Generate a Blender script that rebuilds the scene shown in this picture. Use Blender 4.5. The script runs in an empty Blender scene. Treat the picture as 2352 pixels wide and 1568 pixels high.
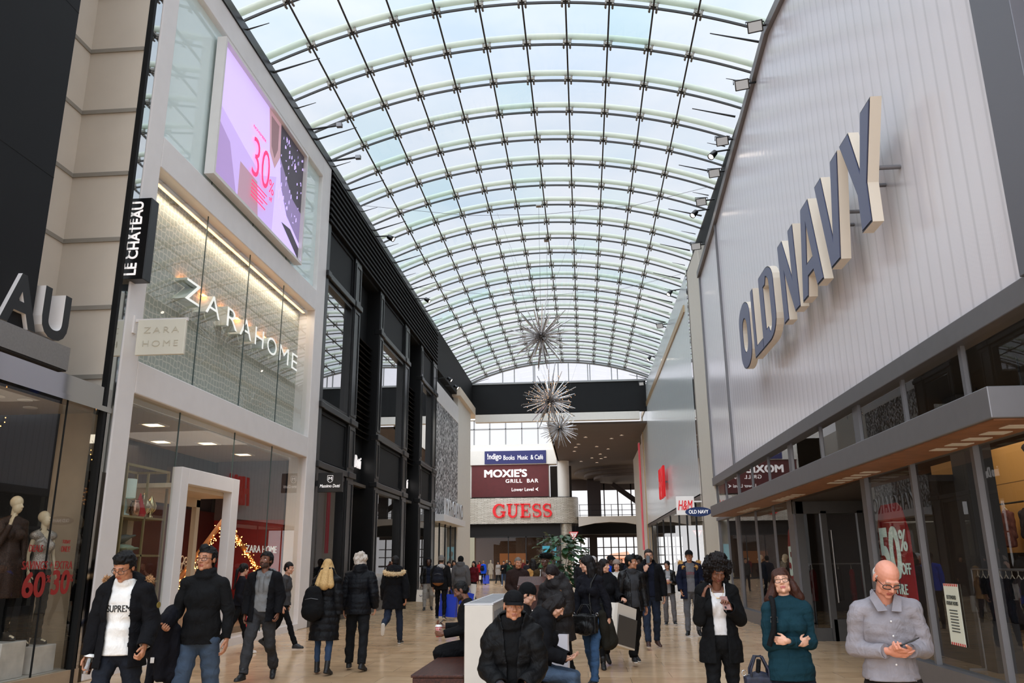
# Shopping mall hall: vaulted glass roof, shop fronts on both sides, shoppers on a beige stone floor
CAM_R = [[0.9962266166082084, 0.03116702237705254, -0.08100089553523458], [0.086336274840868, -0.26055977556764953, 0.9615896479282305], [-0.008864310913081885, 0.9649545171003058, 0.2622674282478703]]
EXPOSURE = 0.22
SKY_STRENGTH, SKY_ZENITH, SKY_BACK = .98, 1.66, 2.85
import bpy, bmesh, math, random
import numpy as np
from mathutils import Vector, Matrix
random.seed(7); np.random.seed(7)
SC = bpy.context.scene
COL = SC.collection
PI = math.pi
rad = math.radians

# ------------------------------------------------------------------ materials
def s2l(c):
    return tuple(((x/12.92) if x <= .04045 else ((x+.055)/1.055)**2.4) for x in c)
def rgb(*c):
    if len(c) == 1 and isinstance(c[0], str):
        h = c[0].lstrip('#'); c = tuple(int(h[i:i+2], 16)/255 for i in (0, 2, 4))
    elif max(c) > 1.0: c = tuple(x/255 for x in c)
    return s2l(c)+(1.0,)
MATS = {}
def nt(name):
    m = bpy.data.materials.new(name); m.use_nodes = True
    n = m.node_tree.nodes; l = m.node_tree.links
    b = n.get('Principled BSDF')
    return m, n, l, b
def objco(n): return n.new('ShaderNodeTexCoord').outputs['Object']
def mapping(n, l, src, scale=(1,1,1), rot=(0,0,0), loc=(0,0,0)):
    mp = n.new('ShaderNodeMapping'); l.new(src, mp.inputs['Vector'])
    mp.inputs['Scale'].default_value = scale; mp.inputs['Rotation'].default_value = rot; mp.inputs['Location'].default_value = loc
    return mp.outputs['Vector']
def ramp(n, l, src, stops, interp='LINEAR'):
    r = n.new('ShaderNodeValToRGB'); l.new(src, r.inputs['Fac'])
    cr = r.color_ramp; cr.interpolation = interp
    while len(cr.elements) < len(stops): cr.elements.new(.5)
    for e, (p, c) in zip(cr.elements, stops): e.position = p; e.color = c
    return r.outputs['Color']
def bump(n, l, b, height, strength=.3, dist=.01):
    bp = n.new('ShaderNodeBump'); bp.inputs['Strength'].default_value = strength; bp.inputs['Distance'].default_value = dist
    l.new(height, bp.inputs['Height']); l.new(bp.outputs['Normal'], b.inputs['Normal'])
def mat(name, col, rough=.5, metal=0., noise=0., nscale=8., spec=.5, bumps=0., bscale=40., emit=0., ecol=None, coat=0.):
    """plain surface with a little procedural variation of tone and relief"""
    if name in MATS: return MATS[name]
    m, n, l, b = nt(name)
    c = rgb(col) if isinstance(col, str) else rgb(*col)
    b.inputs['Base Color'].default_value = c
    b.inputs['Roughness'].default_value = rough; b.inputs['Metallic'].default_value = metal
    b.inputs['Specular IOR Level'].default_value = spec
    if coat: b.inputs['Coat Weight'].default_value = coat
    if noise or bumps:
        co = objco(n)
    if noise:
        t = n.new('ShaderNodeTexNoise'); l.new(co, t.inputs['Vector']); t.inputs['Scale'].default_value = nscale; t.inputs['Detail'].default_value = 4
        lo = tuple(max(0, x*(1-noise)) for x in c[:3])+(1,); hi = tuple(min(1, x*(1+noise)) for x in c[:3])+(1,)
        l.new(ramp(n, l, t.outputs['Fac'], [(.25, lo), (.75, hi)]), b.inputs['Base Color'])
    if bumps:
        t2 = n.new('ShaderNodeTexNoise'); l.new(co, t2.inputs['Vector']); t2.inputs['Scale'].default_value = bscale; t2.inputs['Detail'].default_value = 5
        bump(n, l, b, t2.outputs['Fac'], bumps, .01)
    if emit:
        b.inputs['Emission Color'].default_value = ecol or c; b.inputs['Emission Strength'].default_value = emit
    MATS[name] = m; return m
def fresnel2(n, l, ior):
    # same reflection from either side of a single sheet
    fr = n.new('ShaderNodeFresnel'); g = n.new('ShaderNodeNewGeometry'); mr = n.new('ShaderNodeMapRange')
    l.new(g.outputs['Backfacing'], mr.inputs['Value']); mr.inputs['To Min'].default_value = ior; mr.inputs['To Max'].default_value = 1/ior
    l.new(mr.outputs[0], fr.inputs['IOR']); return fr
def glassmat(name, tint=(.9,.95,.94), ior=1.5, gain=1.0, rough=0.0, base=0.0, gcol=(1,1,1)):
    """thin pane: clear transmission plus a Fresnel mirror reflection"""
    if name in MATS: return MATS[name]
    m, n, l, b = nt(name); n.remove(b)
    out = n.get('Material Output')
    tr = n.new('ShaderNodeBsdfTransparent'); tr.inputs['Color'].default_value = (*tint, 1)
    gl = n.new('ShaderNodeBsdfGlossy'); gl.inputs['Roughness'].default_value = rough; gl.inputs['Color'].default_value = (*gcol, 1)
    fr = fresnel2(n, l, ior)
    ma = n.new('ShaderNodeMath'); ma.operation = 'MULTIPLY_ADD'; ma.use_clamp = True
    l.new(fr.outputs['Fac'], ma.inputs[0]); ma.inputs[1].default_value = gain; ma.inputs[2].default_value = base
    mx = n.new('ShaderNodeMixShader'); l.new(ma.outputs[0], mx.inputs['Fac'])
    l.new(tr.outputs[0], mx.inputs[1]); l.new(gl.outputs[0], mx.inputs[2]); l.new(mx.outputs[0], out.inputs['Surface'])
    MATS[name] = m; return m
def emitmat(name, col, strength):
    if name in MATS: return MATS[name]
    m, n, l, b = nt(name); c = rgb(col) if isinstance(col, str) else rgb(*col)
    b.inputs['Base Color'].default_value = c; b.inputs['Emission Color'].default_value = c; b.inputs['Emission Strength'].default_value = strength
    MATS[name] = m; return m

# ------------------------------------------------------------------ mesh builder
class MB:
    def __init__(s): s.v = []; s.f = []; s.m = []; s.sm = []
    def add(s, vs, fs, mi=0, smooth=False):
        o = len(s.v); s.v.extend([tuple(map(float, q)) for q in vs])
        for f in fs: s.f.append([o+i for i in f]); s.m.append(mi); s.sm.append(smooth)
        return s
    def box(s, a, b, mi=0):
        x0,x1 = sorted((a[0],b[0])); y0,y1 = sorted((a[1],b[1])); z0,z1 = sorted((a[2],b[2]))
        v = [(x0,y0,z0),(x1,y0,z0),(x1,y1,z0),(x0,y1,z0),(x0,y0,z1),(x1,y0,z1),(x1,y1,z1),(x0,y1,z1)]
        return s.add(v, [(0,3,2,1),(4,5,6,7),(0,1,5,4),(1,2,6,5),(2,3,7,6),(3,0,4,7)], mi)
    def bbox(s, a, b, bev=.01, mi=0):
        """box with bevelled edges"""
        bm = bmesh.new(); bmesh.ops.create_cube(bm, size=1)
        c = [(a[i]+b[i])/2 for i in range(3)]; d = [abs(b[i]-a[i]) for i in range(3)]
        for v in bm.verts: v.co = Vector((c[i]+v.co[i]*d[i] for i in range(3)))
        bmesh.ops.bevel(bm, geom=bm.edges[:], offset=min(bev, min(d)*.45), segments=2, affect='EDGES', profile=.5)
        s.addbm(bm, mi); return s
    def addbm(s, bm, mi=0, smooth=False, mtx=None):
        bm.verts.ensure_lookup_table(); bm.verts.index_update()
        if mtx is not None: bm.transform(mtx)
        s.add([v.co[:] for v in bm.verts], [[v.index for v in f.verts] for f in bm.faces], mi, smooth); bm.free()
    def quad(s, a, b, c, d, mi=0): return s.add([a,b,c,d], [(0,1,2,3)], mi)
    def prism(s, poly, fn, h0, h1, mi=0, side=None):
        """poly: 2D outline; fn(u,v,h)->xyz"""
        n = len(poly); vs = [fn(u,v,h0) for u,v in poly]+[fn(u,v,h1) for u,v in poly]
        s.add(vs, [list(range(n))[::-1], list(range(n,2*n))], mi)
        s.add(vs, [(i,(i+1)%n,n+(i+1)%n,n+i) for i in range(n)], mi if side is None else side)
        return s
    def tube(s, pts, r, seg=8, mi=0, smooth=True, closed=False, r1=None):
        pts = [Vector(p) for p in pts]; n = len(pts); vs = []; fs = []
        rs = r if isinstance(r, (list, tuple)) else [r+(0 if r1 is None else (r1-r)*i/max(1,n-1)) for i in range(n)]
        up = None
        for i, p in enumerate(pts):
            if closed: t = pts[(i+1)%n]-pts[i-1]
            else: t = pts[min(i+1,n-1)]-pts[max(i-1,0)]
            t.normalize()
            if up is None:
                up = Vector((0,0,1)) if abs(t.z) < .9 else Vector((1,0,0))
            x = t.cross(up)
            if x.length < 1e-5: x = t.orthogonal()
            x.normalize(); y = x.cross(t).normalized(); up = y
            for k in range(seg):
                a = 2*PI*k/seg; vs.append(p+(x*math.cos(a)+y*math.sin(a))*rs[i])
        m = n if closed else n-1
        for i in range(m):
            j = (i+1)%n
            for k in range(seg): fs.append((i*seg+k, i*seg+(k+1)%seg, j*seg+(k+1)%seg, j*seg+k))
        s.add(vs, fs, mi, smooth)
        if not closed:
            s.add(vs[:seg], [list(range(seg))], mi); s.add(vs[-seg:], [list(range(seg))[::-1]], mi)
        return s
    def lathe(s, prof, c=(0,0,0), seg=20, mi=0, smooth=True, axis=None):
        """prof: (r,z) pairs; closed at both ends"""
        vs = []; fs = []; n = len(prof)
        q = Vector((0,0,1)).rotation_difference(Vector(axis)) if axis is not None else None
        for r, z in prof:
            for k in range(seg):
                a = 2*PI*k/seg; p = Vector((r*math.cos(a), r*math.sin(a), z))
                if q: p = q @ p
                vs.append((p.x+c[0], p.y+c[1], p.z+c[2]))
        for i in range(n-1):
            for k in range(seg): fs.append((i*seg+k, i*seg+(k+1)%seg, (i+1)*seg+(k+1)%seg, (i+1)*seg+k))
        s.add(vs, fs, mi, smooth)
        s.add(vs[:seg], [list(range(seg))[::-1]], mi); s.add(vs[-seg:], [list(range(seg))], mi)
        return s
    def ell(s, c, r, R=None, seg=14, rings=9, mi=0, smooth=True):
        vs = []; fs = []
        for i in range(rings+1):
            t = PI*i/rings
            for k in range(seg):
                a = 2*PI*k/seg; p = Vector((r[0]*math.sin(t)*math.cos(a), r[1]*math.sin(t)*math.sin(a), r[2]*math.cos(t)))
                if R is not None: p = R @ p
                vs.append((c[0]+p.x, c[1]+p.y, c[2]+p.z))
        for i in range(rings):
            for k in range(seg): fs.append((i*seg+k, (i+1)*seg+k, (i+1)*seg+(k+1)%seg, i*seg+(k+1)%seg))
        return s.add(vs, fs, mi, smooth)
    def build(s, name, mats, parent=None, loc=None, weld=False):
        me = bpy.data.meshes.new(name); me.from_pydata(s.v, [], s.f)
        if not isinstance(mats, (list, tuple)): mats = [mats]
        for m in mats: me.materials.append(m)
        me.polygons.foreach_set('material_index', s.m); me.polygons.foreach_set('use_smooth', s.sm)
        if weld:
            bm = bmesh.new(); bm.from_mesh(me); bmesh.ops.remove_doubles(bm, verts=bm.verts[:], dist=1e-5); bm.to_mesh(me); bm.free()
        me.update()
        o = bpy.data.objects.new(name, me); COL.objects.link(o)
        if parent is not None: o.parent = parent
        if loc is not None: o.location = loc
        return o
def tag(o, label, cat, group=None, kind=None):
    o['label'] = label; o['category'] = cat
    if group: o['group'] = group
    if kind: o['kind'] = kind
    return o
def thing(name, label, cat, loc=(0,0,0), rz=0, group=None, kind=None):
    o = bpy.data.objects.new(name, None); COL.objects.link(o); o.location = loc; o.rotation_euler = (0,0,rz)
    o.empty_display_size = .1
    return tag(o, label, cat, group, kind)
def struct(name, mb, m, label=None, parent=None):
    o = mb.build(name, m, parent)
    if parent is None:
        o['kind'] = 'structure'; o['category'] = name.split('_')[0]
        if label: o['label'] = label
    return o
def sroot(name, label, loc=(0,0,0)):
    o = bpy.data.objects.new(name, None); COL.objects.link(o); o.location = loc
    o['kind'] = 'structure'; o['label'] = label; o['category'] = name.split('_')[0]; return o
def kids(o): return [c for c in bpy.data.objects if c.parent == o]
def copy_thing(o, loc=None, rz=None, label=None, group=None):
    r = o.copy(); COL.objects.link(r)
    if loc is not None: r.location = loc
    if rz is not None: r.rotation_euler = (0,0,rz)
    if label: r['label'] = label
    if group: r['group'] = group
    for ch in kids(o):
        c = ch.copy(); COL.objects.link(c); c.parent = r
        for g in kids(ch):
            d = g.copy(); COL.objects.link(d); d.parent = c
    return r

# text ----------------------------------------------------------------
def text_mesh(txt, size=1., extr=0., off=0., sx=1., shear=0., space=1., bevel=0., bold=0):
    cu = bpy.data.curves.new('t', 'FONT'); cu.body = txt; cu.size = size; cu.extrude = extr; cu.offset = off
    cu.space_character = space; cu.shear = shear; cu.bevel_depth = bevel; cu.resolution_u = 4
    o = bpy.data.objects.new('t', cu); COL.objects.link(o)
    dg = bpy.context.evaluated_depsgraph_get()
    me = bpy.data.meshes.new_from_object(o.evaluated_get(dg)); bpy.data.objects.remove(o); bpy.data.curves.remove(cu)
    v = np.array([q.co[:] for q in me.vertices]) if len(me.vertices) else np.zeros((1,3))
    f = [list(p.vertices) for p in me.polygons]; bpy.data.meshes.remove(me)
    v[:,0] *= sx
    return v, f
def put_text(mb, txt, org, right, up, width=None, height=None, depth=.01, off=0., mi=0, center=True, shear=0., space=1., side=None):
    """text block fitted to width x height, standing at org (its middle, or lower left) in the plane of right/up"""
    heavy = off > .003 and side is None
    v, f = text_mesh(txt, 1., .5, 0 if (off > 0 and (heavy or 'M' in txt)) else off, shear=shear, space=space)
    if heavy:                                        # bold: struck several times, a little apart
        v0, f0, n = v, f, len(v); v = np.concatenate([v0+np.array([dx*off, dy*off, .04*k]) for k, (dx, dy) in enumerate(((-.9,-.7),(.9,-.7),(.9,.7),(-.9,.7),(0,0)))]); f = [[i+k*n for i in q] for k in range(5) for q in f0]
    lo = v.min(0); hi = v.max(0); w = hi[0]-lo[0]; h = hi[1]-lo[1]
    k = (height/h) if height else width/w
    kx = (width/w) if width else k
    R = Vector(right); U = Vector(up); N = R.cross(U); O = Vector(org)
    vs = []
    for q in v:
        x = (q[0]-lo[0])*kx; y = (q[1]-lo[1])*k
        if center: x -= w*kx/2; y -= h*k/2
        vs.append(O+R*x+U*y+N*((q[2]-lo[2])/max(1e-6, hi[2]-lo[2])*depth))
    if side is None: mb.add(vs, f, mi)
    else:
        for a in f:
            n = (vs[a[1]]-vs[a[0]]).cross(vs[a[2]]-vs[a[1]])
            isface = n.length > 0 and abs(n.normalized().dot(N)) > .7
            mb.add([vs[i] for i in a], [list(range(len(a)))], mi if isface else side)
    return w*kx, h*k
# directions of the two long walls: text on the left wall runs +Y, on the right wall -Y
LR, LU = (0,1,0), (0,0,1)
RR, RU = (0,-1,0), (0,0,1)
FR, FU = (1,0,0), (0,0,1)
# ------------------------------------------------------------------ camera, sky, light
CAMZ = 1.62
XL, XR = -7.29, 4.45
def setup_camera():
    Rm = np.array(CAM_R)
    cd = bpy.data.cameras.new('camera'); cd.sensor_width = 36; cd.lens = 1860/2352*36; cd.clip_end = 500; cd.clip_start = .1
    c = bpy.data.objects.new('camera', cd); COL.objects.link(c)
    M = Matrix.Identity(4)
    for i, v in enumerate((Rm[:,0], Rm[:,1], -Rm[:,2])):
        for k in range(3): M[k][i] = v[k]
    M[0][3], M[1][3], M[2][3] = 0, 0, CAMZ
    c.matrix_world = M; SC.camera = c
setup_camera()
vs = SC.view_settings; vs.view_transform = 'Standard'; vs.look = 'None'; vs.gamma = 1; vs.exposure = EXPOSURE
SC.cycles.max_bounces = 8; SC.cycles.transparent_max_bounces = 16; SC.cycles.diffuse_bounces = 4; SC.cycles.glossy_bounces = 4
SC.cycles.caustics_reflective = False; SC.cycles.caustics_refractive = False

def sky():
    w = bpy.data.worlds.new('overcast_sky'); SC.world = w; w.use_nodes = True
    n = w.node_tree.nodes; l = w.node_tree.links; bg = n['Background']
    tc = n.new('ShaderNodeTexCoord'); sep = n.new('ShaderNodeSeparateXYZ'); l.new(tc.outputs['Generated'], sep.inputs[0])
    # overcast: brighter overhead than towards the horizon, brightest cloud behind the viewer where the sun hides
    zr = n.new('ShaderNodeMapRange'); l.new(sep.outputs['Z'], zr.inputs['Value']); zr.inputs['From Min'].default_value = .5; zr.inputs['From Max'].default_value = .95
    zr.inputs['To Min'].default_value = 1.0; zr.inputs['To Max'].default_value = SKY_ZENITH
    dt = n.new('ShaderNodeVectorMath'); dt.operation = 'DOT_PRODUCT'; l.new(tc.outputs['Generated'], dt.inputs[0]); dt.inputs[1].default_value = (-.25, -.62, .74)
    br = n.new('ShaderNodeMapRange'); l.new(dt.outputs['Value'], br.inputs['Value']); br.inputs['From Min'].default_value = .55; br.inputs['From Max'].default_value = .98
    br.inputs['To Min'].default_value = 0.0; br.inputs['To Max'].default_value = SKY_BACK; br.interpolation_type = 'SMOOTHSTEP'
    ad = n.new('ShaderNodeMath'); ad.operation = 'ADD'; l.new(zr.outputs[0], ad.inputs[0]); l.new(br.outputs[0], ad.inputs[1])
    cl = n.new('ShaderNodeTexNoise'); cl.inputs['Scale'].default_value = 2.6; cl.inputs['Detail'].default_value = 5; cl.inputs['Roughness'].default_value = .55
    mp = n.new('ShaderNodeMapping'); mp.inputs['Scale'].default_value = (1, 1, 2.2); l.new(tc.outputs['Generated'], mp.inputs[0]); l.new(mp.outputs[0], cl.inputs['Vector'])
    col = n.new('ShaderNodeValToRGB'); l.new(cl.outputs['Fac'], col.inputs['Fac'])
    e = col.color_ramp.elements; e[0].position = .33; e[0].color = (.60, .72, .86, 1); e[1].position = .62; e[1].color = (.86, .89, .94, 1)
    # horizon band is plain white haze
    hz = n.new('ShaderNodeMapRange'); l.new(sep.outputs['Z'], hz.inputs['Value']); hz.inputs['From Min'].default_value = .05; hz.inputs['From Max'].default_value = .34
    mx = n.new('ShaderNodeMix'); mx.data_type = 'RGBA'; l.new(hz.outputs[0], mx.inputs['Factor']); mx.inputs[6].default_value = (1.0, .97, 1.0, 1); l.new(col.outputs['Color'], mx.inputs[7])
    l.new(mx.outputs[2], bg.inputs['Color']); 
    ml = n.new('ShaderNodeMath'); ml.operation = 'MULTIPLY'; l.new(ad.outputs[0], ml.inputs[0]); ml.inputs[1].default_value = SKY_STRENGTH
    l.new(ml.outputs[0], bg.inputs['Strength'])
sky()
def area(name, loc, size, power, col=(1,.86,.7), rot=(0,0,0), sizey=None):
    ld = bpy.data.lights.new(name, 'AREA'); ld.energy = power; ld.color = col; ld.size = size
    if sizey: ld.shape = 'RECTANGLE'; ld.size_y = sizey
    o = bpy.data.objects.new(name, ld); COL.objects.link(o); o.location = loc; o.rotation_euler = rot; return o
def spot(name, loc, target, power, col=(1,.86,.7), ang=60, blend=.6, r=.05):
    ld = bpy.data.lights.new(name, 'SPOT'); ld.energy = power; ld.color = col; ld.spot_size = rad(ang); ld.spot_blend = blend; ld.shadow_soft_size = r
    o = bpy.data.objects.new(name, ld); COL.objects.link(o); o.location = loc
    o.rotation_euler = (Vector(target)-Vector(loc)).to_track_quat('-Z', 'Y').to_euler(); return o

# ------------------------------------------------------------------ shared materials
def floor_mat():
    m, n, l, b = nt('beige_stone_tiles')
    co = objco(n)
    br = n.new('ShaderNodeTexBrick'); l.new(mapping(n, l, co, (1,1,1)), br.inputs['Vector'])
    br.inputs['Scale'].default_value = 1; br.inputs['Brick Width'].default_value = 1.2; br.inputs['Row Height'].default_value = .6
    br.inputs['Mortar Size'].default_value = .004; br.inputs['Mortar Smooth'].default_value = .1; br.offset = .5
    br.inputs['Color1'].default_value = rgb(198,163,125); br.inputs['Color2'].default_value = rgb(214,181,143); br.inputs['Mortar'].default_value = rgb(158,130,100)
    no = n.new('ShaderNodeTexNoise'); l.new(mapping(n, l, co, (.6,5,1)), no.inputs['Vector']); no.inputs['Scale'].default_value = 1.6; no.inputs['Detail'].default_value = 6
    mx = n.new('ShaderNodeMix'); mx.data_type = 'RGBA'; mx.blend_type = 'MULTIPLY'; mx.inputs['Factor'].default_value = .8
    l.new(br.outputs['Color'], mx.inputs[6]); l.new(ramp(n, l, no.outputs['Fac'], [(.25, (.88,.86,.83,1)), (.65, (1,1,1,1))]), mx.inputs[7])
    l.new(mx.outputs[2], b.inputs['Base Color']); b.inputs['Roughness'].default_value = .16; b.inputs['Specular IOR Level'].default_value = .55
    no2 = n.new('ShaderNodeTexNoise'); l.new(co, no2.inputs['Vector']); no2.inputs['Scale'].default_value = 3
    l.new(ramp(n, l, no2.outputs['Fac'], [(.3, (.12,.12,.12,1)), (.7, (.24,.24,.24,1))]), b.inputs['Roughness'])
    bump(n, l, b, br.outputs['Fac'], -.15, .003)
    return m
M_FLOOR = floor_mat()
M_WHITE = mat('white_painted_metal', (226,222,220), .38, noise=.03, nscale=3)
M_WPLAST = mat('white_plaster', (222,216,206), .7, noise=.03)
M_BEIGE = mat('beige_panel', (214,204,190), .6, noise=.03, nscale=2)
M_BLACK = mat('black_painted_wall', (17,17,17), .65, noise=.15, nscale=2, spec=.25)
M_BLKMET = mat('black_satin_metal', (13,13,14), .32, noise=.1, nscale=4)
M_BLKPAN = mat('charcoal_cladding', (14,14,16), .62, noise=.1, nscale=1.5, spec=.25)
M_CHROME = mat('polished_chrome', (190,188,190), .05, 1.0)
M_MIRROR = mat('mirror_strip', (205,208,208), .02, 1.0)
M_STEEL = mat('brushed_steel', (150,146,142), .34, .85, noise=.08, nscale=30)
M_SILVER = mat('silver_aluminium', (122,120,122), .42, .55, noise=.04, nscale=6)
M_SILVERD = mat('grey_door_frame', (92,90,88), .42, .5, noise=.05)
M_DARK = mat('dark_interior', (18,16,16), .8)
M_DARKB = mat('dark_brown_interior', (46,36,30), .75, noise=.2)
M_SHOPCEIL = mat('shop_ceiling', (168,156,142), .8)
M_GREYW = mat('grey_shop_wall', (66,60,60), .7, noise=.08)
M_LIGHTW = mat('pale_timber_panel', (158,138,114), .55, noise=.12, nscale=3)
M_RED = mat('deep_red_wall', (138,20,22), .6, noise=.1)
M_SIGNRED = mat('bright_red_sign', (214,22,30), .35, emit=.25)
M_GLASS = glassmat('clear_shop_glass', (.93,.95,.94), 1.5, .8, 0, .0)
M_GLASSD = glassmat('tinted_shop_glass', (.55,.58,.58), 1.5, 1.6, 0, .30)
M_GLASSU = mat('back_painted_teal_glass', (224,240,237), .015, spec=.5)
M_WARM = emitmat('warm_lamp', (255,214,160), 9)
M_COOL = emitmat('white_lamp', (255,240,222), 10)
M_LED = emitmat('fairy_light', (255,178,96), 6)
M_WOODS = mat('oak_soffit', (140,92,58), .5, noise=.25, nscale=5)

# ------------------------------------------------------------------ floor and roof
mb = MB(); mb.quad((-30,-14,0),(30,-14,0),(30,130,0),(-30,130,0))
struct('floor', mb, M_FLOOR, 'polished beige stone tiles running the length of the mall')

ARC_C = (-1.27, -.24); ARC_R = 15.0
def arc(a, r=ARC_R): return (ARC_C[0]+r*math.sin(a), ARC_C[1]+r*math.cos(a))
A0, A1 = rad(-24.4), rad(24.6)
PUR = [rad(-19.6+4.05*k) for k in range(-1, 11)]
RIBY = [53.4-1.66*k for k in range(0, 38)]   # far end back past the viewer
Y_NEAR, Y_END = RIBY[-1]-.8, 53.9
def tube_mat():
    # white painted tube, translucency added so its underside looks lit
    m, n, l, b = nt('white_tube_rib'); out = n['Material Output']; n.remove(b)
    d = n.new('ShaderNodeBsdfDiffuse'); d.inputs[0].default_value = rgb(240,242,232); t = n.new('ShaderNodeBsdfTranslucent'); t.inputs[0].default_value = rgb(232,240,228)
    mx = n.new('ShaderNodeMixShader'); mx.inputs[0].default_value = .5; l.new(d.outputs[0], mx.inputs[1]); l.new(t.outputs[0], mx.inputs[2]); l.new(mx.outputs[0], out.inputs['Surface']); return m
def roof():
    root = sroot('ceiling', 'arched glass roof with white tube ribs over the mall')
    m, n, l, b = nt('roof_glass'); n.remove(b); out = n['Material Output']
    tr = n.new('ShaderNodeBsdfTransparent'); gl = n.new('ShaderNodeBsdfGlossy'); gl.inputs['Roughness'].default_value = .02
    co = objco(n); br = n.new('ShaderNodeTexVoronoi'); br.feature = 'F1'; br.distance = 'CHEBYCHEV'; br.inputs['Randomness'].default_value = 0.0
    # every pane a slightly different tint
    at = n.new('ShaderNodeAttribute'); at.attribute_name = 'pane'
    l.new(ramp(n, l, at.outputs['Fac'], [(0, (.78,.90,.90,1)), (.12, (.88,.93,.95,1)), (.5, (.93,.94,.96,1)), (1, (.95,.95,.96,1))]), tr.inputs['Color'])
    n.remove(br)
    fr = fresnel2(n, l, 1.35)
    mx = n.new('ShaderNodeMixShader'); l.new(fr.outputs[0], mx.inputs[0]); l.new(tr.outputs[0], mx.inputs[1]); l.new(gl.outputs[0], mx.inputs[2]); l.new(mx.outputs[0], out.inputs['Surface'])
    g = MB(); angs = [A0]+PUR[1:-1]+[A1]; ys = [Y_NEAR]+sorted(RIBY)+[Y_END]; vals = []
    rnd = random.Random(3)
    for j in range(len(ys)-1):
        for i in range(len(angs)-1):
            sub = 3; val = rnd.random()
            for q in range(sub):
                a = angs[i]+(angs[i+1]-angs[i])*q/sub; c = angs[i]+(angs[i+1]-angs[i])*(q+1)/sub
                p, r = arc(a), arc(c)
                g.quad((p[0],ys[j],p[1]),(p[0],ys[j+1],p[1]),(r[0],ys[j+1],r[1]),(r[0],ys[j],r[1])); vals.append(val)
    o = g.build('glass_vault', m, root)
    at = o.data.attributes.new('pane', 'FLOAT', 'FACE'); at.data.foreach_set('value', vals)
    mw = tube_mat(); mj = mat('dark_glazing_joint', (52,50,46), .6); mf = mat('steel_fitting', (118,112,102), .45, .5)
    # ribs: one mesh, many objects
    r0 = MB(); r0.tube([(arc(A0+(A1-A0)*i/40, ARC_R+.24)[0], 0, arc(A0+(A1-A0)*i/40, ARC_R+.24)[1]) for i in range(41)], .085, 10)
    rib = r0.build('rib', mw, root)
    j0 = MB()
    pts = [arc(A0+(A1-A0)*i/40) for i in range(41)]
    for i in range(40):
        (x0,z0),(x1,z1) = pts[i], pts[i+1]
        j0.box((0,0,0),(0,0,0)) if False else None
        h = .018
        j0.add([(x0,-h,z0-.03),(x1,-h,z1-.03),(x1,h,z1-.03),(x0,h,z0-.03),(x0,-h,z0+.03),(x1,-h,z1+.03),(x1,h,z1+.03),(x0,h,z0+.03)],
               [(0,3,2,1),(4,5,6,7),(0,1,5,4),(2,3,7,6)])
    jnt = j0.build('glazing_joint', mj, root)
    f0 = MB()
    for dx in (-.085, .085):
        f0.tube([(dx,-.1,-.05),(dx,.1,-.05)], .025, 6); f0.tube([(dx,0,-.1),(dx,0,.24)], .03, 6)
    f0.box((-.11,-.05,.02),(.11,.05,.09))
    fit = f0.build('spider_fitting', mf, root)
    first = True
    for k, y in enumerate(RIBY):
        if k == 0: rib.location = (0,y,0); jnt.location = (0,y,0)
        else:
            a = rib.copy(); COL.objects.link(a); a.location = (0,y,0)
            a = jnt.copy(); COL.objects.link(a); a.location = (0,y,0)
    near = [(y, t) for y in sorted(RIBY) if 15 < y < 31 for t in PUR[1:-1]]
    for k, (y, t) in enumerate(near[:100]):
        a = fit if k == 0 else fit.copy()
        if k: COL.objects.link(a)
        p = arc(t); a.location = (p[0], y, p[1]); a.rotation_euler = (0, t, 0)
    rest = MB()
    fm = fit.data; fv = [v.co.copy() for v in fm.vertices]; ff = [list(p.vertices) for p in fm.polygons]
    done = set(near[:100])
    for y in RIBY:
        for t in PUR[1:-1]:
            if (y, t) in done: continue
            p = arc(t); Rm = Matrix.Rotation(t, 3, 'Y')
            rest.add([tuple((Rm@v)+Vector((p[0],y,p[1]))) for v in fv], ff)
    ro = rest.build('spider_fitting', mf, root); ro['kind'] = 'stuff'
    for t in PUR[1:-1]:
        p = arc(t); q = MB(); q.box((-.02,Y_NEAR,-.03),(.02,Y_END,.03))
        o = q.build('purlin', mj, root); o.location = (p[0],0,p[1]); o.rotation_euler = (0,t,0)
    # dark rods that brace the glass from the wall heads
    rods = MB(); rods.tube([(0,0,0),(1.15,0,.32)], .03, 6, r1=.012); rod = rods.build('brace_rod', mat('black_rod',(18,18,18),.5), root)
    ys = [y for y in sorted(RIBY) if y > 12]
    for i, y in enumerate(ys):
        L = 1.0 if i % 2 == 0 else .45
        a = rod if i == 0 else rod.copy()
        if i: COL.objects.link(a)
        a.location = (XL+.02, y+.1, 13.32); a.scale = (L,1,L)
        if y > 16:
            a = rod.copy(); COL.objects.link(a); a.location = (XR+.05, y+.1, 13.35 if y > 22 else 13.35); a.scale = (-L,1,L)
    return root
roof()

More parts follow.
